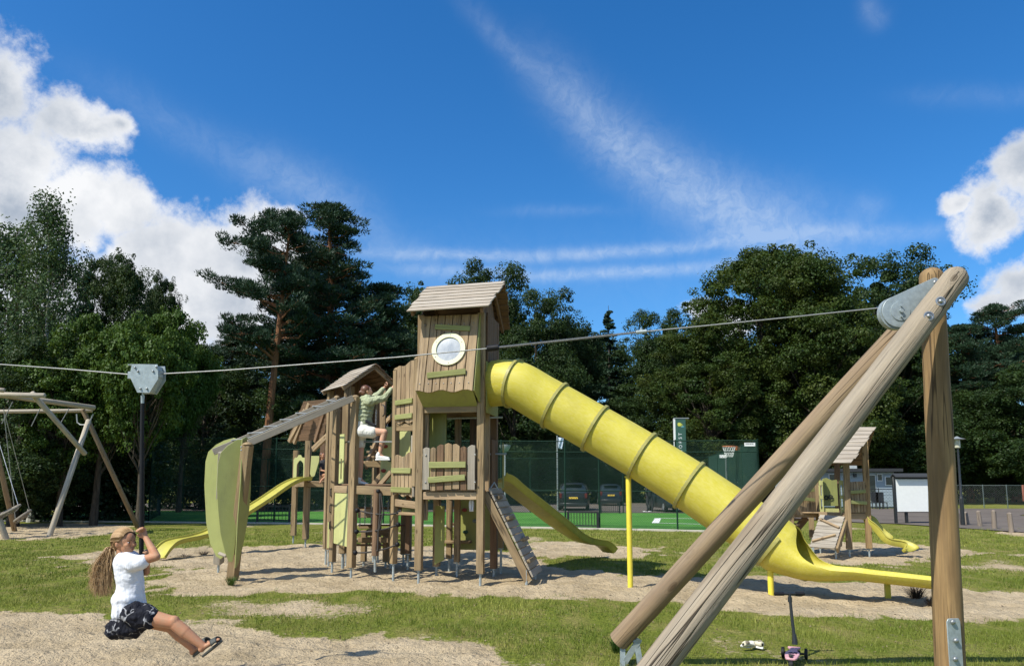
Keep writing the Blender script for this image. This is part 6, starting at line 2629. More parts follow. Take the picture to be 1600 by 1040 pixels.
def make_woman():
    mb = MB()
    hc = wp(695, 268)
    q, Mx = head_mesh(mb, hc, Vector((0.85, 0.35, 0.15)), (-0.25, 0, 1), 1.0)
    mb.cap(wp(690, 300), wp(688, 335), 0.05, 0.055, 10)
    mb.cap(wp(690, 350), wp(662, 500), 0.12, 0.115, 14)
    mb.cap(wp(662, 500), wp(650, 560), 0.13, 0.14, 14)
    # arms
    sh, el, wr = wp(715, 345, -0.16), wp(835, 322, -0.14), wp(915, 222, -0.12)
    mb.cap(sh, el, 0.052, 0.040, 12)
    mb.cap(el, wr, 0.040, 0.026, 12)
    hand(mb, wr, Vector((0.8, 0, 0.5)), Vector((0, 1, 0)), 1.0, 1)
    sh, el, wr = wp(705, 345, 0.18), wp(790, 290, 0.2), wp(835, 235, 0.15)
    mb.cap(sh, el, 0.050, 0.040, 12)
    mb.cap(el, wr, 0.040, 0.026, 12)
    hand(mb, wr, Vector((0.7, 0, 0.6)), Vector((0, 1, 0)), 1.0, 1)
    # legs
    h_, k_, a_ = wp(660, 590, -0.1), wp(835, 598, -0.14), wp(798, 775, -0.12)
    mb.cap(h_, k_, 0.092, 0.062, 14)
    mb.cap(k_, k_.lerp(a_, 0.4), 0.062, 0.058, 12)
    mb.cap(k_.lerp(a_, 0.4), a_, 0.058, 0.034, 12)
    mb.cap(a_, wp(835, 810, -0.12), 0.034, 0.028, 10)
    h_, k_, a_ = wp(640, 600, 0.1), wp(640, 790, 0.05), wp(640, 985, 0.05)
    mb.cap(h_, k_, 0.09, 0.06, 14)
    mb.cap(k_, k_.lerp(a_, 0.4), 0.06, 0.056, 12)
    mb.cap(k_.lerp(a_, 0.4), a_, 0.056, 0.034, 12)
    mb.cap(a_, wp(675, 1008, 0.05), 0.034, 0.028, 10)
    body = fleshy('person', mb, M['skin2'], None, 0.010, 3)
    tag(body, 'woman in sage green jacket and white shorts climbing up the middle of the climbing frame', 'person')
    eyes(body, q, Mx)
    mb = MB()
    mb.cap(wp(692, 355), wp(662, 490), 0.150, 0.152, 16)
    mb.cap(wp(662, 480), wp(668, 520), 0.160, 0.150, 16)
    mb.cap(wp(700, 350, -0.15), wp(695, 350, 0.17), 0.078, 0.075, 12)
    for (a, b, c) in ((wp(715, 348, -0.16), wp(835, 322, -0.14), wp(893, 250, -0.12)), (wp(705, 348, 0.18), wp(790, 292, 0.2), wp(825, 250, 0.15))):
        mb.cap(a, b, 0.082, 0.062, 12)
        mb.cap(b, c, 0.062, 0.044, 12)
    for i in range(6):
        t = i / 5
        c = wp(692, 345).lerp(wp(662, 500), t)
        mb.sphere(c, (0.166, 0.168, 0.022), 16, 6)
    fleshy('jacket', mb, M['jacket'], body, 0.011, 2, folds=0.03, fsize=0.06)
    mb = MB()
    mb.cap(wp(660, 535), wp(648, 590), 0.155, 0.155, 16)
    mb.cap(wp(660, 590, -0.1), wp(735, 600, -0.12), 0.118, 0.108, 14)
    mb.cap(wp(640, 600, 0.1), wp(636, 700, 0.08), 0.115, 0.100, 14)
    fleshy('shorts', mb, M['shorts'], body, 0.011, 3)
    for (a, b) in ((wp(785, 800, -0.12), wp(862, 812, -0.12)), (wp(632, 1000, 0.05), wp(690, 1022, 0.05))):
        mb = MB()
        mb.cap(a, b, 0.048, 0.042, 12, flat=0.85)
        mb.cap(a + Vector((0, 0, 0.03)), a + Vector((0.01, 0, 0.055)), 0.045, 0.043, 10)
        mb.box((a + b) / 2 + Vector((0, 0, -0.035)), ((b - a).length + 0.09, 0.085, 0.022))
        fleshy('shoe', mb, M['white'], body, 0.008, 2)
    mb = MB()
    mb.sphere(q(-0.022, 0, 0.036), (0.092, 0.086, 0.088), 16, 12, Mx)
    mb.sphere(q(-0.06, 0, -0.02), (0.06, 0.07, 0.07), 14, 10, Mx)
    mb.sphere(q(-0.115, 0, 0.0), (0.04, 0.035, 0.035), 12, 8, Mx)
    h = fleshy('hair', mb, M['hair2'], body, 0.009, 2)
    # belt bag
    mb = MB()
    mb.cap(wp(690, 510, -0.16), wp(755, 545, -0.12), 0.028, 0.030, 10)
    fleshy('belt_bag', mb, M['darkcloth'], body, 0.008, 2)


make_woman()


def kp(x, y, dy=0.0):
    return P(440 + x / 5.2, 560 + y / 5.2, K1.y + 0.12 + dy)


def make_child():
    mb = MB()
    s = 0.82
    q, Mx = head_mesh(mb, kp(332, 792), Vector((0.8, -0.55, 0.1)), (0, 0, 1), s)
    mb.cap(kp(330, 815), kp(335, 835), 0.036, 0.04, 10)
    mb.cap(kp(340, 850), kp(345, 930), 0.085, 0.095, 14)
    mb.cap(kp(320, 855, -0.08), kp(318, 905, -0.14), 0.035, 0.028, 10)
    mb.cap(kp(318, 905, -0.14), kp(360, 915, -0.2), 0.028, 0.02, 10)
    hand(mb, kp(360, 915, -0.2), (1, -0.3, 0.1), (0, 0, 1), 0.7, 1)
    mb.cap(kp(365, 855, 0.08), kp(385, 910, -0.02), 0.035, 0.022, 10)
    hand(mb, kp(385, 910, -0.02), (0.6, -0.6, -0.3), (0, 0, 1), 0.7, 1)
    for (h_, k_, a_, f_) in ((kp(335, 950, -0.06), kp(385, 935, -0.2), kp(325, 985, -0.25), kp(312, 1008, -0.30)), (kp(360, 955, 0.06), kp(398, 945, -0.1), kp(385, 1000, -0.2), kp(392, 1010, -0.27))):
        mb.cap(h_, k_, 0.06, 0.045, 12)
        mb.cap(k_, a_, 0.042, 0.026, 12)
        mb.cap(a_, f_, 0.026, 0.02, 10)
    body = fleshy('person', mb, M['skin'], None, 0.009, 3)
    tag(body, 'small child in dark top squatting on the platform above the wavy slide', 'person')
    eyes(body, q, Mx, s)
    mb = MB()
    mb.cap(kp(340, 850), kp(345, 935), 0.102, 0.112, 14)
    mb.cap(kp(322, 852, -0.07), kp(319, 878, -0.10), 0.05, 0.045, 12)
    mb.cap(kp(362, 852, 0.07), kp(372, 878, 0.05), 0.05, 0.045, 12)
    fleshy('shirt', mb, M['darkcloth'], body, 0.01, 2)
    mb = MB()
    mb.cap(kp(372, 865, -0.12), kp(385, 905, -0.14), 0.04, 0.03, 10)
    mb.cap(kp(385, 850, -0.12), kp(365, 885, -0.15), 0.03, 0.02, 10)
    fleshy('scarf', mb, M['shirt'], body, 0.009, 1)
    mb = MB()
    mb.sphere(q(-0.022, 0, 0.036), (0.09 * s, 0.086 * s, 0.088 * s), 16, 12, Mx)
    mb.sphere(q(-0.06, 0, -0.04), (0.055 * s, 0.075 * s, 0.09 * s), 14, 10, Mx)
    mb.cap(q(-0.07, -0.04, -0.05), q(-0.06, -0.05, -0.17), 0.03, 0.012, 10)
    fleshy('hair', mb, M['hair2'], body, 0.008, 2)


make_child()

# ------------------------------------------------------------------ scooter and shoes on the grass
M['pink'] = plain('pink_plastic', (0.62, 0.33, 0.36), 0.4, var=0.05)


def make_scooter():
    r = thing('kick_scooter', 'small pink three wheeled kick scooter with a black handlebar standing on the grass', 'scooter', (2.65, 7.1, 0))
    g_ = gh(2.65, 7.1)
    F0 = P(1241, 1012, 7.20)
    F0.z = 0.085 + g_
    Bk = P(1236, 1030, 6.86)
    Bk.z = 0.06 + g_
    top = P(1233.5, 927, 7.28)
    ax = (F0 - Bk).normalized()
    rt = Vector((ax.y, -ax.x, 0)).normalized()
    mb = MB()
    mb.rings([P(1242, 1004, 7.22), P(1238, 970, 7.25), P(1233.5, 926, 7.28)], [0.017, 0.0145, 0.0135], 12)
    mb.cyl(P(1242, 1006, 7.22), P(1241, 990, 7.23), 0.026, 0.019, 12)
    mb.cyl(P(1234.5, 940, 7.275), P(1234, 932, 7.28), 0.02, n=12)
    obj('steering_column', mb, M['blackm'], r)
    mb = MB()
    mb.cyl(top - Vector((0.135, 0, 0)), top + Vector((0.135, 0, 0)), 0.0135, n=12)
    hb = obj('handlebar', mb, M['blackm'], r)
    for sd in (-1, 1):
        mb = MB()
        mb.cyl(top + Vector((sd * 0.055, 0, 0)), top + Vector((sd * 0.138, 0, 0)), 0.018, n=12, dome=0.006)
        obj('grip', mb, M['black'], hb)
    # deck
    mb = MB()
    outl = [(0.0, -0.035), (0.02, -0.048), (0.14, -0.062), (0.20, -0.060), (0.26, -0.036), (0.35, -0.030), (0.38, -0.055), (0.40, -0.055), (0.40, 0.055), (0.38, 0.055), (0.35, 0.030), (0.26, 0.036), (0.20, 0.060), (0.14, 0.062), (0.02, 0.048), (0.0, 0.035)]
    o_ = Vector((Bk.x, Bk.y, 0)) - ax * 0.02
    o_.z = Bk.z + 0.015
    fwd_ = Vector((ax.x, ax.y, 0.06)).normalized()
    mb.poly(outl, o_, fwd_, -rt, 0.022)
    dk = obj('deck', mb, M['pink'], r, bevel=0.006, seg=2)
    up_ = fwd_.cross(-rt).normalized()
    # lettering on the deck
    cu = bpy.data.curves.new('deck_lettering', 'FONT')
    cu.body = '4R'
    cu.size = 0.075
    cu.extrude = 0.0008
    cu.shear = 0.3
    cu.align_x = 'CENTER'
    cu.align_y = 'CENTER'
    to = bpy.data.objects.new('lettering_tmp', cu)
    C.objects.link(to)
    bpy.context.view_layer.update()
    lme = bpy.data.meshes.new_from_object(to.evaluated_get(bpy.context.evaluated_depsgraph_get()))
    bpy.data.objects.remove(to)
    lme.materials.clear()
    lme.materials.append(M['black'])
    to = bpy.data.objects.new('deck_lettering', lme)
    C.objects.link(to)
    to['kind'] = 'stuff'
    to.parent = dk
    pos = o_ + fwd_ * 0.165 + up_ * 0.0245
    rotm = Matrix((rt, fwd_, up_ if up_.z > 0 else -up_)).transposed().to_4x4()
    to.matrix_parent_inverse = Matrix.Translation(-wpos(dk))
    to.location = pos
    to.rotation_euler = rotm.to_euler()
    mb = MB()
    mb.box(o_ + fwd_ * 0.03 + up_ * 0.035, (0.028, 0.07, 0.012), math.atan2(-ax.x, ax.y))
    mb.box(o_ + fwd_ * 0.085 + up_ * 0.028, (0.05, 0.015, 0.006), math.atan2(-ax.x, ax.y))
    obj('brake', mb, M['blackm'], r, bevel=0.002)
    # front axle, fenders and wheels
    A = F0 + Vector((0, 0, -0.025))
    mb = MB()
    mb.cyl(A - rt * 0.085, A + rt * 0.085, 0.011, n=8)
    mb.box(A + Vector((0, 0, 0.012)), (0.10, 0.05, 0.03))
    obj('front_axle', mb, M['blackm'], r, bevel=0.004)
    for sd in (-1, 1):
        c = A + rt * (sd * 0.10)
        mb = MB()
        mb.rings([c - rt * 0.013, c - rt * 0.011, c + rt * 0.011, c + rt * 0.013], [0.04, 0.050, 0.050, 0.04], 22)
        w = obj('wheel', mb, M['black'], r, smooth=40)
        mb = MB()
        mb.cyl(c - rt * 0.0145, c + rt * 0.0145, 0.034, n=12)
        obj('hub', mb, M['blackm'], w)
    c = Vector((Bk.x, Bk.y, g_ + 0.042)) - ax * 0.03
    mb = MB()
    mb.rings([c - rt * 0.018, c - rt * 0.016, c + rt * 0.016, c + rt * 0.018], [0.03, 0.038, 0.038, 0.03], 18)
    obj('wheel', mb, M['black'], r, smooth=40)


make_scooter()
M['shoe_in'] = plain('shoe_lining', (0.20, 0.17, 0.12), 0.9)
M['cream_shoe'] = plain('cream_canvas', (0.62, 0.57, 0.42), 0.85, var=0.12, scale=50, bump=0.3)


def make_shoe(px, py, yaw, label, tilt=0.0):
    g_ = G(px, py)
    r = thing('sneaker', label, 'shoe', (g_.x, g_.y, 0), 'pair of pale shoes left on the grass')
    z = gh(g_.x, g_.y) + 0.01
    Mr = Matrix.Rotation(yaw, 3, 'Z') @ Matrix.Rotation(tilt, 3, 'X')
    o_ = Vector((g_.x, g_.y, z + 0.012 + abs(math.sin(tilt)) * 0.03))
    rows = []
    for i, (x, w, h, z0) in enumerate(((-0.085, 0.012, 0.030, 0.012), (-0.08, 0.024, 0.052, 0.004), (-0.055, 0.029, 0.058, 0), (-0.02, 0.027, 0.046, 0), (0.02, 0.029, 0.038, 0), (0.055, 0.031, 0.028, 0), (0.08, 0.024, 0.02, 0.004), (0.09, 0.010, 0.012, 0.008))):
        row = []
        for j in range(14):
            a = 2 * math.pi * j / 14
            row.append(o_ + Mr @ Vector((x, math.cos(a) * w, z0 + 0.012 + (math.sin(a) * 0.5 + 0.5) * h)))
        rows.append(row)
    mb = MB()
    mb.surf(rows, closed=True)
    up = obj('upper', mb, M['cream_shoe'], r, smooth=60)
    mb = MB()
    outl = []
    for i in range(20):
        t = 2 * math.pi * i / 20
        outl.append((0.094 * math.cos(t), (0.030 + 0.005 * math.cos(t)) * math.sin(t)))
    mb.poly(outl, o_, Mr @ Vector((1, 0, 0)), Mr @ Vector((0, 1, 0)), 0.016)
    obj('sole', mb, M['white'], r, bevel=0.002)
    mb = MB()
    for k in range(4):
        c = o_ + Mr @ Vector((-0.005 + k * 0.018, 0, 0.058 - k * 0.006))
        mb.cap(c + Mr @ Vector((0, -0.016, 0)), c + Mr @ Vector((0.006, 0.016, 0)), 0.003, 0.003, 6)
    obj('laces', mb, M['white'], r)
    mb = MB()
    mb.sphere(o_ + Mr @ Vector((-0.050, 0, 0.066)), (0.026, 0.019, 0.012), 12, 8, Mr)
    obj('opening', mb, M['shoe_in'], r)


make_shoe(1168, 1015, 0.5, 'left of the two pale shoes on the grass, lying tipped on its side', 0.9)
make_shoe(1183, 1014, 1.9, 'right of the two pale shoes on the grass, standing upright with its toe away')

# ------------------------------------------------------------------ flat grounds beyond the lawn
def sheet(name, pts, z, m, th=0.0):
    me = bpy.data.meshes.new(name)
    bm = bmesh.new()
    f = bm.faces.new([bm.verts.new((x, y, z)) for x, y in pts])
    bmesh.ops.triangulate(bm, faces=[f])
    bm.normal_update()
    for f in bm.faces:
        if f.normal.z < 0:
            f.normal_flip()
    bm.to_mesh(me)
    bm.free()
    me.materials.append(m)
    o = bpy.data.objects.new(name, me)
    C.objects.link(o)
    o['kind'] = 'structure'
    return o


def asphalt_f(n, p):
    geo = n.new('ShaderNodeNewGeometry').outputs['Position']
    a = n.noise(geo, 0.5, 5, 0.65)
    b = n.noise(geo, 40, 3, 0.7)
    c = n.mix(n.rng(a, 0.35, 0.65), (0.10, 0.083, 0.070), (0.15, 0.125, 0.105))
    n.put(p.inputs['Normal'], n.bump(b, 0.4, 0.01))
    return n.mix(n.rng(b, 0.4, 0.7, 0, 0.35), c, (0.19, 0.17, 0.16))


def turf_f(n, p):
    geo = n.new('ShaderNodeNewGeometry').outputs['Position']
    a = n.noise(geo, 0.35, 4, 0.6)
    b = n.noise(geo, 30, 4, 0.7)
    c = n.mix(n.rng(a, 0.4, 0.6), (0.060, 0.185, 0.028), (0.090, 0.235, 0.042))
    n.put(p.inputs['Normal'], n.bump(b, 0.5, 0.02))
    return n.mix(n.rng(b, 0.4, 0.7, 0, 0.3), c, (0.03, 0.16, 0.015))


M['asphalt'] = mat('grey_brown_asphalt', asphalt_f, 0.9, 0.2)
M['turf'] = mat('artificial_turf', turf_f, 0.8, 0.2)
M['turf2'] = plain('darker_artificial_turf', (0.030, 0.155, 0.022), 0.8, var=0.1, scale=2)
M['concrete'] = plain('pale_concrete_kerb', (0.40, 0.37, 0.30), 0.85, var=0.15, scale=6, bump=0.3)


def gx(px, Y):
    return P(px, 755, Y).x


FA = [(-22.5, 33.2), (gx(235, 32.0), 32.0), (gx(430, 31.0), 31.0), (gx(600, 30.0), 30.0), (gx(783, 28.3), 28.3), (gx(883, 27.6), 27.6), (gx(936, 27.2), 27.2), (gx(1057, 26.2), 26.2), (gx(1186, 25.2), 25.2)]
FR_ = [(gx(1186, 25.2), 25.2), (8.75, 28.8), (9.25, 32.5), (9.9, 36.5), (10.5, 40.5)]
FBk = [(10.5, 40.5), (6.0, 41.2), (1.0, 41.8), (-4.0, 42.4), (-9.0, 43.0), (-14.0, 43.5), (-19.0, 44.0), (-24.0, 44.5)]
sheet('court_turf', [(x + (0.0), y - 0.05) for x, y in FA] + FR_[1:] + FBk[1:], 0.034, M['turf'])
# white lines: a goal area on the right half
ln = sheet
l0, l1 = G(1024, 822), G(1030, 811)
M['line'] = plain('white_line_paint', (0.75, 0.76, 0.72), 0.7, var=0.05)


def line_strip(a, b, w, z=0.039, name='court_line'):
    a, b = Vector((a[0], a[1])), Vector((b[0], b[1]))
    d = (b - a).normalized()
    n = Vector((-d.y, d.x)) * w / 2
    return sheet(name, [tuple(a + n), tuple(b + n), tuple(b - n), tuple(a - n)], z, M['line'])


q0, q1, q2, q3 = G(1024, 818), G(1028, 810.5), G(1118, 811.5), G(1118, 820.5)
line_strip(q0.xy, q1.xy, 0.28)
line_strip((q1.x, q1.y), (q2.x, q2.y), 0.16, 0.043)
line_strip((q0.x, q0.y), (q3.x, q3.y), 0.13, 0.043)
# concrete edge in front of the cage
kb = thing('concrete_kerb', 'pale concrete edging strip along the front of the green sports court', 'kerb', (0, 27, 0))
for i in range(len(FA) - 1):
    a, b = Vector((*FA[i], 0.0)), Vector((*FA[i + 1], 0.0))
    L = (b - a).length
    k = max(1, int(L / 1.0))
    for j in range(k):
        mb = MB()
        d = (b - a) / k
        s_ = a + d * j + d.normalized() * 0.006 + Vector((-0.06, -0.30, 0))
        e_ = a + d * (j + 1) - d.normalized() * 0.006 + Vector((-0.06, -0.30, 0))
        mb.beam(s_ + Vector((0, 0, 0.0)), e_, 0.30, 0.11 + rnd.uniform(-.006, .006))
        obj('kerb_stone', mb, M['concrete'], kb, bevel=0.012)

# parking and path
sheet('car_park', [(-60, 45.5), (-24, 44.9), (-4, 42.9), (10.6, 40.9), (12.5, 38.5), (13.2, 33.5), (14.2, 31.3), (15.2, 30.4), (16.0, 27.6), (16.8, 24.5), (18.2, 20), (22, 12), (27, 12), (24.5, 22), (23.5, 32), (25.5, 38.5), (30, 42.5), (60, 46), (60, 49), (19, 48.5), (13, 62), (-60, 62)], 0.030, M['asphalt'])

# ------------------------------------------------------------------ cage fence
def chainlink(name, parent, a, b, z0, z1, cell, r, m):
    """two families of diagonal wires between plan points a and b"""
    a, b = Vector((*a, 0)), Vector((*b, 0))
    d = (b - a)
    L = d.length
    d.normalize()
    n = Vector((-d.y, d.x, 0))
    H = z1 - z0
    V, F = [], []
    step = cell * math.sqrt(2)

    def wire(s0, h0, s1, h1, off):
        p0 = a + d * s0 + Vector((0, 0, z0 + h0)) + n * off
        p1 = a + d * s1 + Vector((0, 0, z0 + h1)) + n * off
        ax = (p1 - p0).normalized()
        u = n * r
        w = ax.cross(n) * r
        k = len(V)
        for p in (p0, p1):
            V.append(p + u)
            V.append(p - u * 0.5 + w * 0.87)
            V.append(p - u * 0.5 - w * 0.87)
        for i in range(3):
            j = (i + 1) % 3
            F.append((k + i, k + j, k + 3 + j, k + 3 + i))
    s = -H
    while s < L:
        s0, h0, s1, h1 = s, 0, s + H, H
        if s0 < 0:
            h0 = -s0
            s0 = 0
        if s1 > L:
            h1 = L - s
            s1 = L
        if s1 > s0 + 0.01:
            wire(s0, h0, s1, h1, r)
            wire(L - s0, h0, L - s1, h1, -r)
        s += step
    V_a = np.array([tuple(q) for q in V])
    o = quad_mesh(name, V_a, np.array(F), np.zeros(len(V_a)), m, None)
    o.parent = parent
    o.matrix_parent_inverse = Matrix.Translation(-wpos(parent))
    o['kind'] = 'stuff'
    return o


def fence(name, label, pts, h, posts_m, mesh_m, group=None, cell=0.06, r=0.0030, rails=(1.0,), pr=0.03, posts_only=None, cat='fence', loc=None):
    t = thing(name, label, cat, (*pts[0], 0), group)
    for i, (x, y) in enumerate(pts):
        hh = h if isinstance(h, (int, float)) else h[i]
        mb = MB()
        mb.cyl((x, y, -0.05), (x, y, hh + 0.02), pr, n=8, dome=0.01)
        obj('post', mb, posts_m, t)
    for i in range(len(pts) - 1):
        a, b = pts[i], pts[i + 1]
        ha = h if isinstance(h, (int, float)) else h[i]
        hb = h if isinstance(h, (int, float)) else h[i + 1]
        for f in rails:
            mb = MB()
            mb.cyl((*a, ha * f), (*b, hb * f), pr * 0.62, n=6)
            obj('rail', mb, posts_m, t)
        chainlink('wire_mesh', t, a, b, 0.06, min(ha, hb), cell, r, mesh_m)
    return t


M['railg'] = plain('grey_green_rail', (0.10, 0.13, 0.12), 0.45, var=0.1)
fence('cage_fence', 'long front run of the tall green chain link cage around the court', FA[1:], [3.55, 3.45, 3.3, 3.2, 3.15, 3.12, 3.08, 3.05], M['fgreen'], M['fmesh'], 'sides of the court cage', rails=(0.994, 0.87, 0.43))
fence('cage_fence', 'right side run of the tall green chain link cage seen almost edge on', FR_, 3.05, M['fgreen'], M['fmesh'], 'sides of the court cage', rails=(0.994, 0.43), cell=0.045, r=0.0026)
fence('cage_fence', 'rear run of the green chain link cage in front of the parked cars', FBk, 3.0, M['fgreen'], M['fmesh'], 'sides of the court cage', rails=(0.994, 0.4), cell=0.09)
fence('cage_fence', 'left run of the green chain link cage far behind the leaf panels', [FA[1], (-17.5, 38.0), (-20.5, 44.1)], 3.2, M['fgreen'], M['fmesh'], 'sides of the court cage', rails=(0.994,), cell=0.09)


def bars(label, x0, x1, ytop, ybot, Y0, Y1, n, group='barred black goals of the court', depth=0.0):
    a, b = P(x0, ybot, Y0), P(x1, ybot, Y1)
    zt, zb = P(x0, ytop, Y0).z, 0.06
    t = thing('court_goal', label, 'goal', (a.x, a.y, 0), group)
    mb = MB()
    mb.beam((a.x, a.y, zt), (b.x, b.y, zt), 0.07, 0.07)
    obj('crossbar', mb, M['blackm'], t)
    for q in (a, b):
        mb = MB()
        mb.beam((q.x, q.y, 0.0), (q.x, q.y, zt), 0.08, 0.08, (0, 1, 0))
        obj('goal_post', mb, M['blackm'], t)
    mb = MB()
    mb.beam((a.x, a.y, 0.12), (b.x, b.y, 0.12), 0.04, 0.04)
    obj('lower_rail', mb, M['blackm'], t)
    for i in range(1, n):
        q = a.lerp(b, i / n)
        mb = MB()
        mb.cyl((q.x, q.y, 0.1), (q.x, q.y, zt), 0.012, n=6)
        obj('bar', mb, M['blackm'], t)
    return t


bars('black barred goal in the front fence behind the end of the right hand slide', 888, 934, 799, 824, 27.4, 27.0, 10)
bars('black barred goal in the rear fence below the rear number plate of the small car', 939, 968, 785, 801, 40.6, 40.6, 9)
bars('wide black barred goal left of the slide platform', 402, 452, 790, 812, 31.6, 31.2, 9)

# basketball hoop on its pole
hp = thing('basketball_hoop', 'orange basketball ring with white net on a dark pole behind the cage mesh', 'basketball hoop', (gx(1137, 30), 30, 0))
Yh = 30.0
q = P(1137, 800, Yh)
mb = MB()
mb.cyl((q.x, Yh, -0.05), (q.x, Yh, P(1137, 712, Yh).z), 0.035, n=10)
obj('hoop_pole', mb, M['railg'], hp)
rc = P(1139, 697, Yh - 0.4)
M['orange'] = plain('orange_ring_paint', (0.55, 0.16, 0.05), 0.5, var=0.1)
mb = MB()
mb.rings([rc + Vector((0.25 * math.cos(2 * math.pi * i / 24), 0.25 * math.sin(2 * math.pi * i / 24), 0)) for i in range(25)], 0.016, 6, cap=False)
obj('ring', mb, M['orange'], hp)
mb = MB()
c = P(1152, 700, Yh - 0.2)
mb.box(c, (0.16, 0.03, 0.16))
mb.beam(rc + Vector((0.22, 0, 0)), c, 0.04, 0.03)
obj('ring_bracket', mb, M['orange'], hp)
mb = MB()
for k in range(14):
    a = 2 * math.pi * k / 14
    for s in (1, -1):
        pts = []
        for j in range(7):
            t = j / 6
            r_ = 0.25 * (1 - t * 0.48)
            aa = a + s * t * 0.9
            pts.append(rc + Vector((r_ * math.cos(aa), r_ * math.sin(aa), -0.42 * t)))
        mb.rings(pts, 0.006, 3, cap=False)
nt = obj('net', mb, M['line'], hp)
nt['kind'] = 'stuff'
mb = MB()
mb.box(P(1130, 712.5, Yh - 0.3), (0.28, 0.02, 0.12))
obj('small_sign', mb, M['white'], hp)
mb = MB()
mb.beam(P(1150, 700, Yh), (q.x, Yh, P(1137, 712, Yh).z), 0.05, 0.05)
obj('arm', mb, M['railg'], hp)
# white sign on the mesh
sg = thing('fence_sign', 'small white sign with dark print at the top right of the cage fence', 'sign', (gx(1168, 25.3), 25.25, 0))
mb = MB()
c = P(1171.5, 694, 25.22)
mb.box(c, (0.36, 0.012, 0.115))
sb = obj('sign_board', mb, M['white'], sg)
mb = MB()
hr = random.Random(3)
x = -0.135
while x < 0.14:
    w = hr.uniform(0.012, 0.026)
    mb.box(c + Vector((x, -0.0085, 0.022)), (w, 0.003, 0.022))
    x += w + 0.007
o = obj('print_line', mb, M['blackm'], sb)
o['kind'] = 'stuff'

# poles inside the court and behind
def pole_thing(name, label, cat, px, Y, top, r, m, extra=None, group=None):
    t = thing(name, label, cat, (gx(px, Y), Y, 0), group)
    z = P(px, top, Y).z
    mb = MB()
    mb.cyl((gx(px, Y), Y, -0.05), (gx(px, Y), Y, z), r, r * 0.8, n=8)
    obj('pole', mb, m, t)
    return t, Vector((gx(px, Y), Y, z))


M['zinc'] = plain('zinc_grey_pole', (0.30, 0.32, 0.32), 0.5, metal=0.3, var=0.1)
t, q = pole_thing('court_lamp', 'grey pole with a round lamp head just right of the tower post', 'lamp post', 789, 33, 707, 0.04, M['zinc'])
mb = MB()
mb.rings([q + Vector((0, 0, z)) for z in (0, 0.1, 0.26, 0.34, 0.36)], [0.06, 0.16, 0.24, 0.24, 0.05], 16)
obj('lamp_head', mb, M['zinc'], t)
t, q = pole_thing('flag_pole', 'grey flag pole with a small rolled white and blue flag left of the parked cars', 'flag pole', 871, 42, 680, 0.045, M['zinc'])
mb = MB()
rows = []
for i in range(10):
    z = q.z - 0.1 - 0.62 * i / 9
    rows.append([Vector((q.x + 0.06 + 0.3 * j / 6 * (1 - 0.25 * i / 9), q.y + 0.05 * math.sin(j * 1.4 + i * 0.5), z - 0.05 * j / 6)) for j in range(7)])
mb.surf(rows)
M['flag'] = plain('pale_blue_flag_cloth', (0.45, 0.52, 0.62), 0.8, var=0.3, scale=4)
o = obj('flag', mb, M['flag'], t)
so = o.modifiers.new('thickness', 'SOLIDIFY')
so.thickness = 0.006

# ------------------------------------------------------------------ tall green sign with vertical lettering
Yp = 44.0
sg = thing('pylon_sign', 'tall dark green pylon sign with a yellow leaf emblem and white vertical lettering', 'sign', (gx(1064, Yp), Yp, 0))
M['signgreen'] = plain('dark_green_sign_sheet', (0.035, 0.095, 0.07), 0.4, var=0.05)
x0, x1 = gx(1057.5, Yp), gx(1073.5, Yp)
zt = P(1064, 654, Yp).z
mb = MB()
mb.box(((x0 + x1) / 2, Yp, zt / 2 + 0.4), (x1 - x0, 0.14, zt - 0.8))
pn = obj('sign_panel', mb, M['signgreen'], sg, bevel=0.01)
mb = MB()
mb.box((x0 - 0.06, Yp, zt / 2), (0.09, 0.16, zt))
obj('side_post', mb, M['white'], sg)
mb = MB()
mb.box(((x0 + x1) / 2 + 0.05, Yp, zt + 0.03), (x1 - x0 + 0.3, 0.2, 0.05))
obj('cap', mb, M['zinc'], sg)
cu = bpy.data.curves.new('lettering', 'FONT')
cu.body = 'TERNHORST'
cu.size = 0.27
cu.space_character = 1.6
cu.extrude = 0.002
cu.align_x = 'RIGHT'
cu.align_y = 'CENTER'
to = bpy.data.objects.new('lettering_tmp', cu)
C.objects.link(to)
bpy.context.view_layer.update()
dg = bpy.context.evaluated_depsgraph_get()
me = bpy.data.meshes.new_from_object(to.evaluated_get(dg))
bpy.data.objects.remove(to)
lt = bpy.data.objects.new('lettering', me)
C.objects.link(lt)
me.materials.clear()
me.materials.append(M['white'])
lt.parent = pn
lt.matrix_parent_inverse = Matrix.Translation(-wpos(pn))
lt.location = ((x0 + x1) / 2 - 0.03, Yp - 0.075, zt - 0.82)
lt.rotation_euler = (math.pi / 2, -math.pi / 2, 0)
lt['kind'] = 'stuff'
M['emblem_y'] = plain('emblem_yellow', (0.55, 0.55, 0.08), 0.5)
M['emblem_b'] = plain('emblem_blue', (0.08, 0.28, 0.38), 0.5)
for (dx, dz, r_, mm, nm) in ((-0.09, -0.33, 0.12, 'emblem_y', 'emblem_leaf'), (0.10, -0.46, 0.09, 'emblem_b', 'emblem_wave')):
    mb = MB()
    c = Vector(((x0 + x1) / 2 + dx, Yp - 0.072, zt + dz))
    pts = [(r_ * math.cos(a) * (1 + .25 * math.cos(a)), r_ * math.sin(a) * (0.9 if nm == 'emblem_leaf' else 0.45)) for a in [2 * math.pi * i / 18 for i in range(18)]]
    mb.poly(pts, c, (1, 0, 0), (0, 0, 1), 0.004)
    obj(nm, mb, M[mm], pn)
mb = MB()
for k in range(3):
    mb.box(((x0 + x1) / 2 + 0.02 + 0.05 * k, Yp - 0.075, zt - 0.38), (0.014, 0.006, 0.22 - 0.05 * k))
obj('emblem_stems', mb, M['emblem_y'], pn)

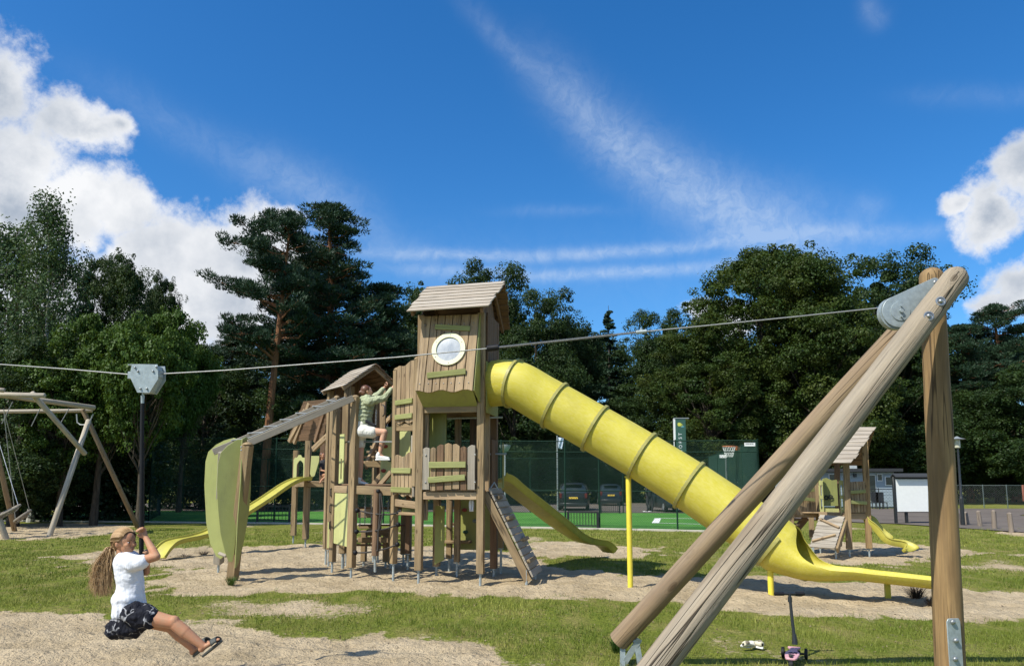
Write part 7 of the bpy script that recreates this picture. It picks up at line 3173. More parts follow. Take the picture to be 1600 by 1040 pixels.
# ------------------------------------------------------------------ cars
M['carblack'] = plain('black_car_paint', (0.010, 0.012, 0.014), 0.3, spec=0.35, var=0.1)
M['carblue'] = plain('dark_blue_car_paint', (0.012, 0.020, 0.030), 0.3, spec=0.35, var=0.1)
M['cargrey'] = plain('dark_grey_car_paint', (0.022, 0.030, 0.034), 0.3, spec=0.4, var=0.1)
M['carglass'] = plain('car_window_glass', (0.015, 0.022, 0.025), 0.06, spec=0.8, var=0.1)
M['tyre'] = plain('tyre_rubber', (0.015, 0.015, 0.015), 0.85)
M['plate'] = plain('yellow_number_plate', (0.62, 0.42, 0.05), 0.5)
M['redlamp'] = plain('red_tail_lamp', (0.10, 0.010, 0.010), 0.25)
M['headlamp'] = plain('clear_headlamp', (0.55, 0.58, 0.60), 0.15, metal=0.3)


def car(name, label, c, yaw, paint, L=4.1, W=1.76, H=1.5, open_door=False):
    """hatchback; local x points to the front"""
    r = thing(name, label, 'car', (c[0], c[1], 0), 'cars parked beyond the court')
    Rm = Matrix.Rotation(yaw, 3, 'Z')

    def w(x, y, z):
        return Vector((c[0], c[1], 0.03)) + Rm @ Vector((x, y, z))
    # body below the windows: stations along x: x, half width, bottom, shoulder height
    st = [(-L / 2, 0.66, 0.42, 0.72), (-L / 2 + 0.05, 0.78, 0.30, 0.92), (-L / 2 + 0.35, 0.86, 0.24, 0.98), (-0.9, 0.88, 0.22, 0.97), (0.2, 0.88, 0.22, 0.95), (0.9, 0.88, 0.22, 0.93),
          (1.35, 0.86, 0.22, 0.86), (L / 2 - 0.25, 0.80, 0.24, 0.74), (L / 2 - 0.06, 0.70, 0.28, 0.62), (L / 2, 0.55, 0.36, 0.52)]
    rows = []
    for x, hw, zb, zs in st:
        hw *= W / 1.76
        zs *= H / 1.5
        sec = [(-hw * 0.9, zb), (-hw, zb + 0.12), (-hw * 1.0, (zb + zs) / 2), (-hw * 0.98, zs - 0.1), (-hw * 0.9, zs), (-hw * 0.5, zs + 0.03), (0, zs + 0.04), (hw * 0.5, zs + 0.03), (hw * 0.9, zs), (hw * 0.98, zs - 0.1), (hw, (zb + zs) / 2), (hw, zb + 0.12), (hw * 0.9, zb), (0, zb - 0.02)]
        rows.append([w(x, a, b) for a, b in sec])
    mb = MB()
    mb.surf(rows, closed=True)
    k = len(rows[0])
    mb.f.append(tuple(range(k)))
    mb.f.append(tuple((len(rows) - 1) * k + j for j in reversed(range(k))))
    body = obj('body', mb, paint, r, smooth=40)
    # greenhouse
    g = [(-L / 2 + 0.12, 0.74, 0.94, 0.96), (-L / 2 + 0.42, 0.66, 0.92, 1.42), (-L / 2 + 0.7, 0.62, 0.92, 1.48), (-0.4, 0.60, 0.92, 1.5), (0.25, 0.60, 0.92, 1.45), (0.55, 0.64, 0.92, 1.30), (1.15, 0.72, 0.88, 0.92)]
    rows = []
    for x, hw, zb, zt_ in g:
        hw *= W / 1.76
        zt_ *= H / 1.5
        zb *= H / 1.5
        rows.append([w(x, a, b) for a, b in ((-hw - 0.12, zb - 0.03), (-hw, zt_ - 0.1 * (zt_ > 1.2)), (-hw * 0.8, zt_), (0, zt_ + 0.015), (hw * 0.8, zt_), (hw, zt_ - 0.1 * (zt_ > 1.2)), (hw + 0.12, zb - 0.03))])
    mb = MB()
    mb.surf(rows)
    obj('windows', mb, M['carglass'], r, smooth=40)
    # roof skin and pillars
    rows = []
    for x, hw, zb, zt_ in g[1:6]:
        hw *= W / 1.76
        zt_ *= H / 1.5
        rows.append([w(x, a, b) for a, b in ((-hw * 1.02, zt_ - 0.08), (-hw * 0.8, zt_ + 0.012), (0, zt_ + 0.03), (hw * 0.8, zt_ + 0.012), (hw * 1.02, zt_ - 0.08))])
    mb = MB()
    mb.surf(rows)
    o = obj('roof', mb, paint, r, smooth=50)
    so = o.modifiers.new('thickness', 'SOLIDIFY')
    so.thickness = 0.02
    for s in (-1, 1):
        for (xa, ya, za, xb, yb, zb_) in ((-L / 2 + 0.18, 0.82, 0.98, -L / 2 + 0.48, 0.67, 1.44), (-0.35, 0.78, 0.96, -0.35, 0.64, 1.46), (1.15, 0.76, 0.93, 0.45, 0.64, 1.38)):
            mb = MB()
            kx, kz = W / 1.76, H / 1.5
            mb.beam(w(xa, s * ya * kx, za * kz), w(xb, s * yb * kx, zb_ * kz), 0.07, 0.05, Rm @ Vector((0, s, 0)))
            obj('pillar', mb, paint, r)
        mb = MB()
        mb.sphere(w(0.72, s * 0.98 * W / 1.76, 0.98), (0.09, 0.07, 0.07), 10, 8)
        obj('mirror', mb, paint, r)
        for x in (-L / 2 + 0.72, L / 2 - 0.75):
            ctr = w(x, s * (W / 2 - 0.12), 0.30)
            ax = Rm @ Vector((0, 1, 0))
            mb = MB()
            mb.rings([ctr - ax * 0.10, ctr - ax * 0.085, ctr + ax * 0.085, ctr + ax * 0.10], [0.27, 0.305, 0.305, 0.27], 20)
            wh = obj('wheel', mb, M['tyre'], r, smooth=40)
            mb = MB()
            mb.cyl(ctr - ax * 0.107, ctr + ax * 0.107, 0.18, n=14)
            obj('rim', mb, M['zinc'], wh)
        # lamps
        mb = MB()
        mb.box(w(-L / 2 + 0.075, s * 0.70 * W / 1.76, 0.86), (0.16, 0.16, 0.30), yaw)
        obj('tail_lamp', mb, M['redlamp'], r, bevel=0.03)
        mb = MB()
        mb.box(w(L / 2 - 0.15, s * 0.62 * W / 1.76, 0.60), (0.26, 0.26, 0.15), yaw)
        obj('headlight', mb, M['headlamp'], r, bevel=0.04)
    for (x, z) in ((-L / 2 - 0.012, 0.74), (L / 2 + 0.012, 0.40)):
        mb = MB()
        mb.box(w(x, 0, z), (0.02, 0.52, 0.11), yaw)
        obj('number_plate', mb, M['plate'], r)
    mb = MB()
    mb.box(w(-L / 2 - 0.02, 0, 0.36), (0.10, W * 0.86, 0.20), yaw)
    obj('rear_bumper', mb, M['blackm'], r, bevel=0.04)
    mb = MB()
    mb.box(w(L / 2 - 0.02, 0, 0.52), (0.06, W * 0.5, 0.10), yaw)
    obj('grille', mb, M['blackm'], r, bevel=0.02)
    mb = MB()
    mb.box(w(-L / 2 + 0.30, 0, 1.44 * H / 1.5), (0.22, 1.0, 0.03), yaw)
    obj('spoiler', mb, paint, r, bevel=0.01)
    mb = MB()
    mb.beam(w(-L / 2 + 0.12, -0.3, 1.04), w(-L / 2 + 0.14, 0.15, 1.06), 0.02, 0.02)
    obj('rear_wiper', mb, M['blackm'], r)
    if open_door:
        h = w(0.75, W / 2, 0)
        dvec = (Rm @ Vector((-0.45, 0.9, 0))).normalized()
        mb = MB()
        mb.beam(h + Vector((0, 0, 0.62)), h + dvec * 0.95 + Vector((0, 0, 0.62)), 0.07, 0.66)
        d_ = obj('open_door', mb, paint, r, bevel=0.03)
        mb = MB()
        mb.beam(h + dvec * 0.05 + Vector((0, 0, 1.15)), h + dvec * 0.9 + Vector((0, 0, 1.18)), 0.02, 0.40)
        obj('door_window', mb, M['carglass'], d_)
    return r


car('parked_car', 'black hatchback seen from behind, left of the gate post in the court fence', (gx(897, 46.5), 46.5), R(84), M['carblack'], H=1.58, W=1.85)
car('parked_car', 'dark blue small car farther back, right of the black hatchback', (gx(952, 56.5), 56.5), R(86), M['carblue'], H=1.5, W=1.72)
car('parked_car', 'dark car facing the court with its door open, partly behind the tube slide', (gx(1046, 43.8), 43.8), R(-82), M['cargrey'], H=1.42, open_door=True)
# someone standing behind the open door
mb = MB()
def cp(px, py, dy=0.0):
    return P(px, py, 43.2 + dy)
for (a, b, c, f) in ((cp(1012, 775), cp(1012, 786), cp(1012, 797), cp(1008, 799)), (cp(1017, 775), cp(1020, 786), cp(1019, 797), cp(1015, 799))):
    mb.cap(a, b, 0.10, 0.07, 10)
    mb.cap(b, c, 0.07, 0.05, 10)
    mb.cap(c, f, 0.05, 0.045, 8)
mb.cap(cp(1014, 773), cp(1012, 761), 0.16, 0.17, 12)
mb.cap(cp(1012, 760, -0.1), cp(1009, 768, -0.2), 0.06, 0.05, 8)
mb.cap(cp(1013, 760, 0.15), cp(1018, 769, 0.1), 0.06, 0.05, 8)
mb.sphere(cp(1011, 751.5), (0.10, 0.10, 0.12), 12, 10)
mb.cap(cp(1011, 754), cp(1012, 758), 0.06, 0.06, 8)
pb = fleshy('person', mb, M['darkcloth'], None, 0.025, 2)
tag(pb, 'person in dark clothes and white shoes behind the open car door', 'person')
for px in (1007, 1014):
    mb = MB()
    mb.cap(cp(px - 1.5, 799.5), cp(px + 3, 799), 0.055, 0.05, 8)
    obj('shoe', mb, M['white'], pb)

# pale house glimpsed between the cars and the slide
hs = thing('distant_house', 'pale house glimpsed far behind the cars under the tube slide', 'house', (gx(975, 72), 72, 0))
M['palewall'] = plain('pale_wall', (0.42, 0.45, 0.45), 0.8, var=0.08)
M['darkroof'] = plain('dark_roof_felt', (0.03, 0.032, 0.035), 0.8, var=0.1)
mb = MB()
a, b = gx(958, 72), gx(1000, 72)
mb.box(((a + b) / 2, 73, 1.3), (b - a, 2, 2.6))
obj('wall', mb, M['palewall'], hs)
mb = MB()
mb.box(((a + b) / 2, 73, 2.68), (b - a + 0.4, 2.5, 0.16))
obj('roof', mb, M['darkroof'], hs)
for px in (968, 984):
    mb = MB()
    mb.box((gx(px, 72), 71.99, 1.5), (0.7, 0.06, 0.9))
    obj('window', mb, M['carglass'], hs)

# ------------------------------------------------------------------ bungalow on the right
Yb = 50.0
M['siding'] = plain('pale_blue_grey_siding', (0.30, 0.36, 0.40), 0.7, var=0.05)
bg_ = thing('bungalow', 'low pale blue grey holiday bungalow with a flat dark roof behind the small playhouse', 'house', (gx(1330, Yb), Yb, 0))
xa, xb = gx(1262, Yb), gx(1398, Yb)
zt = P(1330, 737, Yb).z
n_ = 12
for i in range(n_):
    mb = MB()
    z0 = 0.1 + (zt - 0.1) * i / n_
    z1 = 0.1 + (zt - 0.1) * (i + 1) / n_
    mb.box(((xa + xb) / 2, Yb + 0.1 + (0.012 if i % 2 else 0), (z0 + z1) / 2), (xb - xa, 0.12, (z1 - z0) - 0.012), long=0)
    obj('siding_board', mb, M['siding'], bg_)
mb = MB()
mb.box(((xa + xb) / 2, Yb + 3.2, zt / 2), (xb - xa, 6, zt - 0.02))
obj('wall', mb, M['siding'], bg_)
mb = MB()
mb.box(((xa + xb) / 2, Yb + 3.0, zt + 0.12), (xb - xa + 0.7, 7.0, 0.20))
obj('roof', mb, M['darkroof'], bg_)
mb = MB()
mb.box((gx(1343.5, Yb), Yb + 1.0, zt + 0.35), (0.42, 0.5, 1.45))
obj('chimney', mb, M['palewall'], bg_)
for (px0, px1, y0, y1) in ((1358, 1369, 742, 782), (1371.5, 1378, 741, 750), (1384, 1394, 745, 757), (1296, 1312, 741, 757), (1268, 1282, 741, 757)):
    a, b = P(px0, y0, Yb), P(px1, y1, Yb)
    c = (a + b) / 2
    mb = MB()
    mb.box((c.x, Yb + 0.03, c.z), (b.x - a.x + 0.10, 0.06, a.z - b.z + 0.10))
    w_ = obj('door' if y1 > 770 else 'window', mb, M['white'], bg_)
    mb = MB()
    mb.box((c.x, Yb - 0.01, c.z), (b.x - a.x, 0.04, a.z - b.z))
    obj('pane', mb, M['carglass'], w_)
mb = MB()
c = P(1336, 742, Yb - 0.1)
mb.box(c, (0.16, 0.14, 0.24))
obj('wall_lantern', mb, M['blackm'], bg_)
fence('garden_fence', 'thin dark railing in front of the bungalow terrace', [(gx(1352, 47), 47), (gx(1372, 47), 47), (gx(1395, 47), 47), (gx(1420, 47), 47)], 1.3, M['blackm'], M['blackm'], rails=(0.98,), cell=0.14, r=0.004)
for (px, lab) in ((1369, 'dark garden chair on the terrace beside the bungalow door'), (1376, 'second dark garden chair on the terrace, right of the other')):
    t = thing('garden_chair', lab, 'chair', (gx(px, 48), 48, 0), 'chairs on the bungalow terrace')
    x = gx(px, 48)
    mb = MB()
    mb.box((x, 48, 0.42), (0.5, 0.5, 0.05))
    obj('seat', mb, M['blackm'], t)
    mb = MB()
    mb.box((x, 48.24, 0.75), (0.5, 0.05, 0.62))
    obj('backrest', mb, M['blackm'], t)
    for sx in (-1, 1):
        for sy in (-1, 1):
            mb = MB()
            mb.beam((x + sx * .22, 48 + sy * .22, 0), (x + sx * .22, 48 + sy * .22, 0.42), 0.04, 0.04, (0, 1, 0))
            obj('leg', mb, M['blackm'], t)

# ------------------------------------------------------------------ notice board, lamp, bollards, right fence
Yn = 30.6
nb_ = thing('notice_board', 'blank white notice board cabinet on dark posts with a small dark roof', 'notice board', (gx(1425, Yn), Yn, 0))
a, b = P(1398, 748, Yn), P(1462, 799, Yn)
mb = MB()
mb.box(((a.x + b.x) / 2, Yn, (a.z + b.z) / 2), (b.x - a.x, 0.06, a.z - b.z))
obj('board', mb, M['white'], nb_, bevel=0.01)
mb = MB()
mb.box(((a.x + b.x) / 2, Yn + 0.07, (a.z + b.z) / 2 + 0.04), (b.x - a.x + 0.06, 0.08, a.z - b.z + 0.12))
obj('back_panel', mb, M['blackm'], nb_)
mb = MB()
mb.poly([(-0.22, 0), (0, 0.13), (0.22, 0), (0.22, -0.04), (0, 0.085), (-0.22, -0.04)], (a.x - 0.06, Yn + 0.02, a.z + 0.10), (0, 1, 0), (0, 0, 1), b.x - a.x + 0.12)
obj('roof', mb, M['darkroof'], nb_)
for px, y in ((1396.5, 0), (1415, 0.1), (1464, 0)):
    mb = MB()
    x = gx(px, Yn)
    mb.beam((x, Yn + y, -0.05), (x, Yn + y, a.z + 0.1 if y == 0 else 0.6), 0.1, 0.1, (0, 1, 0))
    obj('post', mb, M['blackm'], nb_, bevel=0.006)

q = G(1505, 821)
sl = thing('street_lamp', 'slim black street lamp with a flat disc hood beside the path', 'street lamp', (q.x, q.y, 0))
zt = P(1498, 700, q.y).z
mb = MB()
mb.cyl((q.x, q.y, -0.05), (q.x, q.y, 1.05), 0.075, n=12)
mb.rings([(q.x, q.y, 1.05), (q.x, q.y, 1.12), (q.x, q.y, zt)], [0.075, 0.045, 0.036], 12)
obj('pole', mb, M['blackm'], sl)
M['lampglass'] = plain('lamp_glass', (0.50, 0.48, 0.36), 0.2, var=0.2, scale=12)
mb = MB()
mb.rings([(q.x, q.y, zt + z) for z in (0, 0.03, 0.20, 0.34)], [0.06, 0.10, 0.10, 0.095], 16)
obj('lantern', mb, M['lampglass'], sl)
mb = MB()
mb.rings([(q.x, q.y, zt + z) for z in (0.34, 0.355, 0.40, 0.46)], [0.28, 0.30, 0.12, 0.03], 24)
obj('hood', mb, M['zinc'], sl)

M['grey_bollard'] = wood('weathered_bollard_wood', (0.14, 0.10, 0.07), (0.30, 0.23, 0.17), (0.30, 0.255, 0.21), 0.8, 0.6, 0.3)
blab = ['wooden bollard just left of the street lamp foot', 'short wooden bollard just right of the street lamp foot', 'second wooden bollard right of the street lamp, leaning slightly left', 'third wooden bollard right of the street lamp, taller with a pointed top', 'wooden bollard nearest the right edge of the photo', 'wooden bollard just past the right edge']
for i, (px, y1, y0) in enumerate(((1498, 820, 800), (1512, 820, 799), (1532, 822.5, 797), (1554, 826, 796), (1581, 831, 800), (1612, 836, 803))):
    q = G(px, y1)
    h = P(px, y0, q.y).z
    mb = MB()
    lx = rnd.uniform(-0.06, 0.02)
    mb.rings([(q.x, q.y, -0.05), (q.x + lx, q.y, h * 0.93), (q.x + lx * 1.1, q.y, h)], [0.085, 0.078, 0.03], 10)
    o = obj('bollard', mb, M['grey_bollard'], None, smooth=40)
    tag(o, blab[i], 'bollard', 'wooden bollards along the path')
fence('wire_fence', 'low chain link fence with grey posts beyond the path on the right', [(gx(1465, 51), 51), (gx(1500, 51), 51), (gx(1535, 50.5), 50.5), (gx(1572, 50), 50), (gx(1610, 50), 50), (gx(1660, 50), 50)], 1.5, M['railg'], M['greymesh'], rails=(0.99,), cell=0.10, r=0.003)
q = G(1600, 800)
sb = thing('board_sign', 'small brown wooden sign board on a post at the right edge of the photo', 'sign', (gx(1602, 33), 33, 0))
mb = MB()
c = P(1605, 770, 33)
mb.box(c, (0.42, 0.05, 0.70))
M['redboard'] = plain('red_brown_board', (0.26, 0.10, 0.06), 0.7, var=0.15)
obj('sign_board', mb, M['redboard'], sb, bevel=0.01)
mb = MB()
mb.beam((gx(1602, 33), 33.06, 0), (gx(1602, 33), 33.06, c.z), 0.08, 0.06, (0, 1, 0))
obj('post', mb, M['darkw'], sb)

# ------------------------------------------------------------------ small playhouse on the right
ph = thing('playhouse', 'small wooden playhouse with plank roof, ramp, stairs and short slide beyond the tube slide', 'playhouse', (7.3, 17, 0))


def hpt(x, y, Y):
    """reading from the 4x enlargement of the playhouse"""
    return P(1160 + x / 4.0, 640 + y / 4.0, Y)


Y1, Y2 = 16.8, 17.9
def ppost(xt, yt, xb_, yb_, Y, w=0.12, m=None):
    a, b = hpt(xb_, yb_, Y), hpt(xt, yt, Y)
    a.z = max(a.z, 0.12)
    return post(ph, a.x, a.y, a.z, b.z, w, 0.3, m or M['wood'], top_xy=(b.x, b.y))


ppost(648, 330, 668, 870, 16.8, 0.125)
ppost(763, 195, 792, 865, 17.0, 0.125, M['post'])
ppost(468, 380, 478, 690, 17.9, 0.13)
ppost(590, 330, 605, 850, 18.2, 0.12, M['darkw'])
ppost(300, 570, 310, 820, 17.6, 0.12)
ppost(430, 660, 434, 800, 18.6, 0.12)
for (px, z) in ((565, 0), (450, 0)):
    pass
beam(ph, hpt(320, 655, 17.5), hpt(460, 655, 17.7), 0.06, 0.12, M['board'])
beam(ph, hpt(675, 662, 16.9), hpt(780, 665, 17.0), 0.06, 0.13, M['board'])
beam(ph, hpt(480, 650, 17.3), hpt(650, 655, 16.9), 0.06, 0.10, M['board'])
for i in range(7):
    a, b = hpt(330, 640, 17.6 + i * 0.12), hpt(770, 645, 17.0 + i * 0.14)
    beam(ph, a, b, 0.11, 0.03, M['board'], name='deck_board')
pr_ = holder('left_railing', ph)
a, b = hpt(330, 660, 17.45), hpt(458, 650, 17.65)
boards(pr_, Vector((a.x, a.y, 0)), Vector((b.x, b.y, 0)), (a.z, b.z + .0), (hpt(330, 500, 17.5).z, hpt(455, 440, 17.65).z), 6, wave=0.02)
slat(pr_, hpt(335, 552, 17.35), hpt(452, 562, 17.5), 0.075, 0.03)
slat(pr_, hpt(360, 505, 17.35), hpt(450, 500, 17.5), 0.075, 0.03)
pr_ = holder('right_railing', ph)
a, b = hpt(680, 640, 16.85), hpt(770, 640, 16.95)
boards(pr_, Vector((a.x, a.y, 0)), Vector((b.x, b.y, 0)), a.z, (hpt(680, 450, 16.85).z, hpt(770, 445, 16.95).z), 5)
slat(pr_, hpt(675, 575, 16.75), hpt(778, 582, 16.85), 0.075, 0.03)
slat(pr_, hpt(675, 515, 16.75), hpt(770, 508, 16.85), 0.075, 0.03)
# pale lime side pieces with slots
for (x0, Yq) in ((486, 17.4), (614, 16.95)):
    a = hpt(x0, 655, Yq)
    mb = MB()
    Hh = hpt(x0, 440, Yq).z - a.z
    for (z0, z1) in ((0, 0.16), (0.46, 0.56), (0.86, 1.0)):
        mb.box((a.x + 0.045, a.y, a.z + Hh * (z0 + z1) / 2), (0.09, 0.02, Hh * (z1 - z0)))
    for dx in (0.013, 0.078):
        mb.box((a.x + dx, a.y + 0.003, a.z + Hh / 2), (0.026, 0.018, Hh))
    o = obj('entry_panel', mb, M['hpl2'], ph)
# back panel with two small gear wheels
a = hpt(508, 600, 18.1)
bp_ = hpl_panel(ph, [(0, 0), (0.34, 0), (0.34, 0.62), (0.22, 0.60), (0.1, 0.66), (0, 0.64)], a, (1, 0, 0), (0, 0, 1), 0.018, M['leaf'], 'play_panel')
for k, (x, y) in enumerate(((524, 548), (551, 545))):
    c = hpt(x, y, 18.06)
    mb = MB()
    N2 = 32
    outl = [((0.062 if (i // 2) % 2 else 0.048) * math.cos(2 * math.pi * i / N2), (0.062 if (i // 2) % 2 else 0.048) * math.sin(2 * math.pi * i / N2)) for i in range(N2)]
    inn = [(0.026 * math.cos(2 * math.pi * i / N2), 0.026 * math.sin(2 * math.pi * i / N2)) for i in range(N2)]
    mb.ring_poly(outl, inn, c, (1, 0, 0), (0, 0, 1), 0.01)
    obj('gear', mb, M['blackm'], bp_)
mb = MB()
a = hpt(512, 632, 17.9)
mb.box(a + Vector((0.17, 0, 0)), (0.34, 0.02, 0.12))
obj('low_panel', mb, M['hpl2'], ph)
# roof: slope leaning up and away to the right, second slope behind
rf = holder('roof', ph)
e0, e1 = hpt(330, 330, 16.35), hpt(684, 332, 16.35)
r0, r1 = hpt(480, 118, 17.35), hpt(832, 108, 17.35)
e0.z = e1.z
r0.z = r1.z
gable_slope(rf, e0, e1, r0, r1, 9)
b0, b1 = r0 + (r0 - e0), r1 + (r1 - e1)
b0.z = b1.z = e1.z
b0.x, b1.x = e0.x + 1.2, e1.x + 1.2
gable_slope(rf, b0, b1, r0, r1, 9, m=M['darkw'])
# ramp with battens
ra = holder('ramp', ph)
t0_, t1_ = hpt(485, 655, 17.25), hpt(640, 668, 16.85)
u0_, u1_ = hpt(420, 858, 16.5), hpt(578, 868, 16.1)
n_ = 9
for i in range(n_):
    t = (i + 0.5) / n_
    a, b = t0_.lerp(u0_, t), t1_.lerp(u1_, t)
    nn_ = (u0_ - t0_).cross(t1_ - t0_).normalized()
    if nn_.z < 0:
        nn_ = -nn_
    mb = MB()
    mb.beam(a, b, (u0_ - t0_).length / n_ - 0.01, 0.03, nn_)
    obj('plank', mb, M['greyw'], ra, bevel=0.004)
for (s0, s1, ta, tb) in ((0.1, 0.95, 0.18, 0.40), (0.05, 0.9, 0.86, 0.62)):
    a = t0_.lerp(u0_, ta).lerp(t1_.lerp(u1_, ta), s0)
    b = t0_.lerp(u0_, tb).lerp(t1_.lerp(u1_, tb), s1)
    mb = MB()
    mb.beam(a + nn_ * 0.04, b + nn_ * 0.04, 0.05, 0.045, nn_)
    obj('batten', mb, M['board'], ra, bevel=0.005)
beam(ra, t1_ + Vector((0.05, 0, -0.05)), u1_ + Vector((0.05, 0, -0.03)), 0.05, 0.12, M['wood'], 'side_beam')
for (x, y) in ((590, 905), (450, 890)):
    q = hpt(x, y, 16.3)
    mb = MB()
    mb.cyl((q.x, 16.35, -0.08), (q.x, 16.35, 0.25), 0.02, n=8)
    obj('steel_foot', mb, M['steel'], ra)
# stairs on the left
stp = holder('stairs', ph)
for i in range(4):
    q = hpt(268 + i * 14, 745 - i * 30, 17.6 + i * 0.1)
    beam(stp, q + Vector((-0.28, 0, 0)), q + Vector((0.25, 0, 0)), 0.22, 0.05, M['board'], 'tread')
beam(stp, hpt(225, 760, 17.3), hpt(325, 620, 17.4), 0.05, 0.16, M['wood'], 'stringer')
beam(stp, hpt(300, 790, 18.0), hpt(400, 670, 18.1), 0.05, 0.16, M['darkw'], 'stringer')
beam(stp, hpt(215, 700, 17.2), hpt(318, 560, 17.3), 0.05, 0.10, M['wood'], 'handrail')
sp = [hpt(700, 672, 17.25), hpt(760, 680, 17.2), hpt(810, 725, 17.1), hpt(870, 790, 17.0), hpt(925, 835, 16.9), hpt(980, 848, 16.85), hpt(1020, 858, 16.8), hpt(1040, 885, 16.75)]
obj('short_slide', slide_shell(smooth_path(sp, 40), 0.42, 0.13), M['yellow2'], ph, smooth=50)

# ------------------------------------------------------------------ swing frame at the left
sw = thing('swing_frame', 'pale log swing frame with crossing poles at the left edge of the photo', 'swing frame', (-14.5, 25, 0))


def sp_(x, y, Y):
    return P(x / 3.4654, 560 + y / 3.4654, Y)


def lg(a, b, r=0.075, m=None, nm='log', r1=None):
    mb = MB()
    mb.cyl(a, b, r, r1 or r, 14, dome=r * 0.4, dome0=r * 0.3)
    return obj(nm, mb, m or M['polew'], sw, smooth=50)


A_ = sp_(265, 955, 23.4)
lg(Vector((A_.x, A_.y, -0.05)), sp_(480, 335, 25.2), 0.082, nm='leg')
A_ = sp_(752, 915, 27.6)
lg(Vector((A_.x, A_.y, -0.05)), sp_(448, 275, 25.3), 0.08, M['log2'], nm='leg')
lg(sp_(-260, 160, 22.0), sp_(510, 266, 25.2), 0.085, nm='top_beam')
lg(sp_(-200, 190, 22.5), sp_(240, 200, 22.6), 0.075, nm='short_beam')
lg(sp_(-300, 290, 24.5), sp_(498, 281, 25.4), 0.065, nm='lower_beam')
lg(sp_(172, 186, 22.7), sp_(460, 515, 24.6), 0.08, nm='diagonal_pole')
A_ = sp_(85, 890, 26.0)
lg(Vector((A_.x, A_.y, -0.05)), sp_(-70, 270, 24.0), 0.08, M['log2'], nm='leg')
A_ = sp_(38, 978, 22.4)
lg(Vector((A_.x, A_.y, -0.05)), sp_(-220, 260, 22.6), 0.08, nm='leg')
lg(sp_(-40, 165, 22.2), sp_(22, 172, 22.3), 0.07, nm='beam_end')
A_ = sp_(-420, 960, 24.0)
lg(Vector((A_.x, A_.y, -0.05)), sp_(-250, 180, 23.0), 0.08, nm='leg')
rope(sw, [sp_(415, 300, 25.2), sp_(418, 345, 25.2), sp_(435, 358, 25.2), sp_(480, 358, 25.2), sp_(505, 300, 25.2)], 0.022, M['zinc'], 'steel_hook')
for k, (x0, y0, x1, y1) in enumerate(((68, 235, 10, 352), (217, 270, 170, 366), (374, 270, 315, 372))):
    rope(sw, [sp_(x0, y0, 24), sp_(x1, y1, 24)], 0.013, M['wire'], 'hanging_rope')
for (y, x0, x1, Y, lab) in ((820, -10, 97, 22.6, 'rope basket swing seat nearest the left edge, tilted upwards'), (845, 88, 158, 24.5, 'second rope basket swing seat, right of the nearer one')):
    c0_, c1_ = sp_(x0, y + 30, Y), sp_(x1, y - 20, Y)
    cen = (c0_ + c1_) / 2
    rad = (c1_ - c0_).length / 2
    t = thing('basket_swing', lab, 'swing', (cen.x, cen.y, 0), 'basket swings')
    ax = (c1_ - c0_).normalized()
    side_ = Vector((0, 1, 0.35)).normalized()
    mb = MB()
    ring_ = [cen + ax * math.cos(2 * math.pi * i / 28) * rad + side_ * math.sin(2 * math.pi * i / 28) * rad for i in range(29)]
    mb.rings(ring_, 0.04, 8, cap=False)
    M.setdefault('greyrope', plain('grey_brown_rope', (0.22, 0.19, 0.15), 0.9, var=0.3, scale=30, bump=0.4, bscale=120))
    obj('rim', mb, M['greyrope'], t)
    mb = MB()
    for k in range(9):
        s_ = -0.8 + 0.2 * k
        e_ = math.sqrt(1 - s_ * s_) * rad
        mb.rings([cen + ax * s_ * rad + side_ * e_ * f_ + Vector((0, 0, -0.12 * (1 - f_ * f_))) for f_ in (-1, -.5, 0, .5, 1)], 0.014, 4)
        mb.rings([cen + side_ * s_ * rad + ax * e_ * f_ + Vector((0, 0, -0.12 * (1 - f_ * f_))) for f_ in (-1, -.5, 0, .5, 1)], 0.014, 4)
    o = obj('net', mb, M['greyrope'], t)
    o['kind'] = 'stuff'
    up_ = sp_(-60 if x0 < 0 else 20, 275, 23.6)
    for k in (5, 19):
        rope(t, [ring_[k], ring_[k].lerp(up_, 0.25) * 1.0, up_], 0.010, M['chain'], 'hanging_chain')

# ------------------------------------------------------------------ tufts of plants
def tuft(px, py, label, n, h, spread, m, name='grass_tuft'):
    q = G(px, py)
    z = gh(q.x, q.y)
    V, F = [], []
    hr = random.Random(int(px))
    for i in range(n):
        a = hr.uniform(0, 2 * math.pi)
        r0 = hr.uniform(0, spread * 0.35)
        b = Vector((q.x + math.cos(a) * r0, q.y + math.sin(a) * r0, z - 0.01))
        L = h * hr.uniform(0.5, 1.1)
        tip = b + Vector((math.cos(a) * spread * hr.uniform(0.2, 1.0), math.sin(a) * spread * hr.uniform(0.2, 1.0), L))
        mid = b.lerp(tip, 0.5) + Vector((0, 0, L * 0.15))
        s = Vector((-math.sin(a), math.cos(a), 0)) * 0.004
        k = len(V)
        V += [b - s, b + s, mid + s * 0.8, mid - s * 0.8, tip]
        F += [(k, k + 1, k + 2), (k, k + 2, k + 3), (k + 3, k + 2, k + 4)]
    V = np.array([tuple(v) for v in V])
    o = quad_mesh(name, V, np.array(F), np.repeat(npr.rand(n), 5), m, None, k=3)
    tag(o, label, 'plant', 'tufts growing in the sand')
    return o


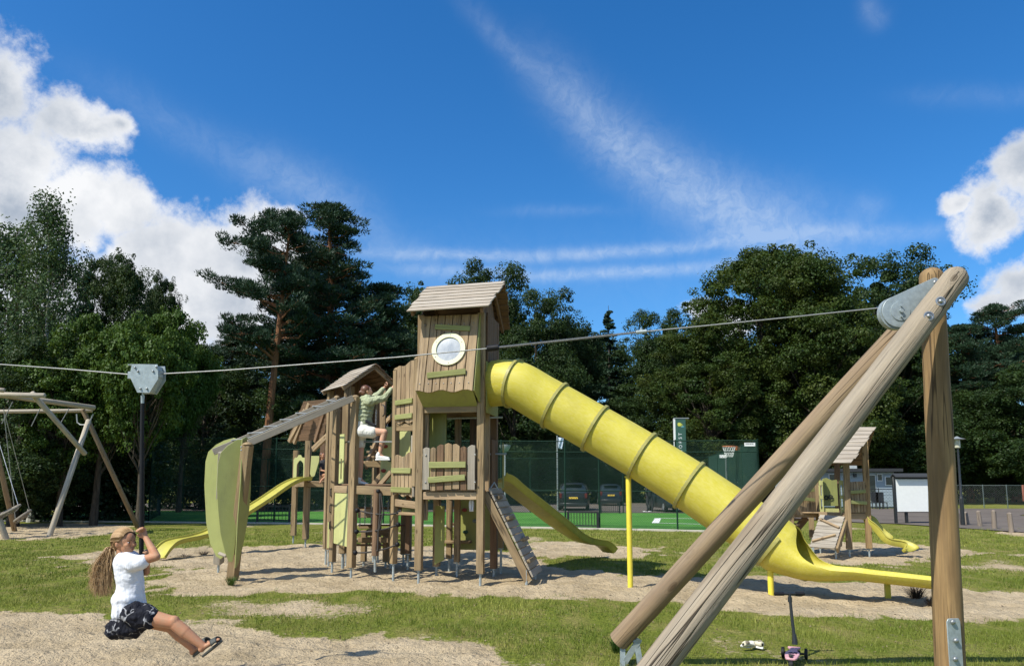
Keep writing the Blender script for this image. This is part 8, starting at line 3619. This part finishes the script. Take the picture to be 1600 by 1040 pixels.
M['lf_tuft'] = leafmat('fresh_tuft_leaves', (0.04, 0.10, 0.02), (0.08, 0.15, 0.03), (0.06, 0.11, 0.02))
M['lf_dry'] = leafmat('dark_dry_stems', (0.03, 0.022, 0.018), (0.07, 0.05, 0.035), (0.05, 0.035, 0.025), 0.05)
tuft(361, 912, 'fresh green grass tuft at the foot of the leaf panel post', 120, 0.16, 0.14, M['lf_tuft'])
tuft(1432, 934, 'dark dry tuft under the end of the tube slide', 170, 0.20, 0.24, M['lf_dry'])
tuft(1455, 945, 'smaller dry tuft beside the foot of the tall zip line post', 80, 0.15, 0.15, M['lf_dry'])
tuft(288, 868, 'dark plant clump under the wavy slide', 120, 0.09, 0.30, M['lf_dry'])
tuft(318, 866, 'dark plant clump between the wavy slide and the leaf panels', 90, 0.10, 0.2, M['lf_dry'])
tuft(965, 1020, 'grass tuft around the steel foot of the dark leaning log', 160, 0.16, 0.12, M['lf_tuft'])
tuft(1260, 905, 'small green tuft in the sand under the slide mouth', 120, 0.10, 0.16, M['lf_tuft'])


def litter():
    """twigs, bark chips, dry leaves and small stones on the sand and lawn"""
    hr = np.random.RandomState(5)
    N = 7000
    Y = 6.3 + 14 * hr.rand(N) ** 1.4
    X = (hr.rand(N) * 2 - 1) * 0.74 * Y
    S = sandness(X, Y)
    Z = gz(X, Y, S)
    ang = hr.uniform(0, 6.28, N)
    L = hr.uniform(0.005, 0.019, N) * (0.6 + Y / 20)
    W = L * hr.uniform(0.25, 0.8, N)
    tw = hr.rand(N) < 0.12
    L[tw] *= 2.6
    W[tw] = 0.005
    d = np.stack([np.cos(ang), np.sin(ang), hr.uniform(-.2, .5, N)], -1) * L[:, None]
    s = np.stack([-np.sin(ang), np.cos(ang), hr.uniform(-.3, .3, N)], -1) * W[:, None]
    c = np.stack([X, Y, Z + 0.007], -1)
    V = np.stack([c - d, c + s, c + d, c - s], 1).reshape(-1, 3)
    o = quad_mesh('ground_litter', V, np.arange(4 * N).reshape(-1, 4), np.repeat(hr.rand(N), 4), M['lf_litter'])
    tag(o, 'scattered twigs, bark chips and dry leaves on the sand and grass', 'litter')
    o['kind'] = 'stuff'


M['lf_litter'] = leafmat('dry_litter', (0.09, 0.06, 0.035), (0.34, 0.26, 0.16), (0.18, 0.13, 0.08), 0.05)
litter()
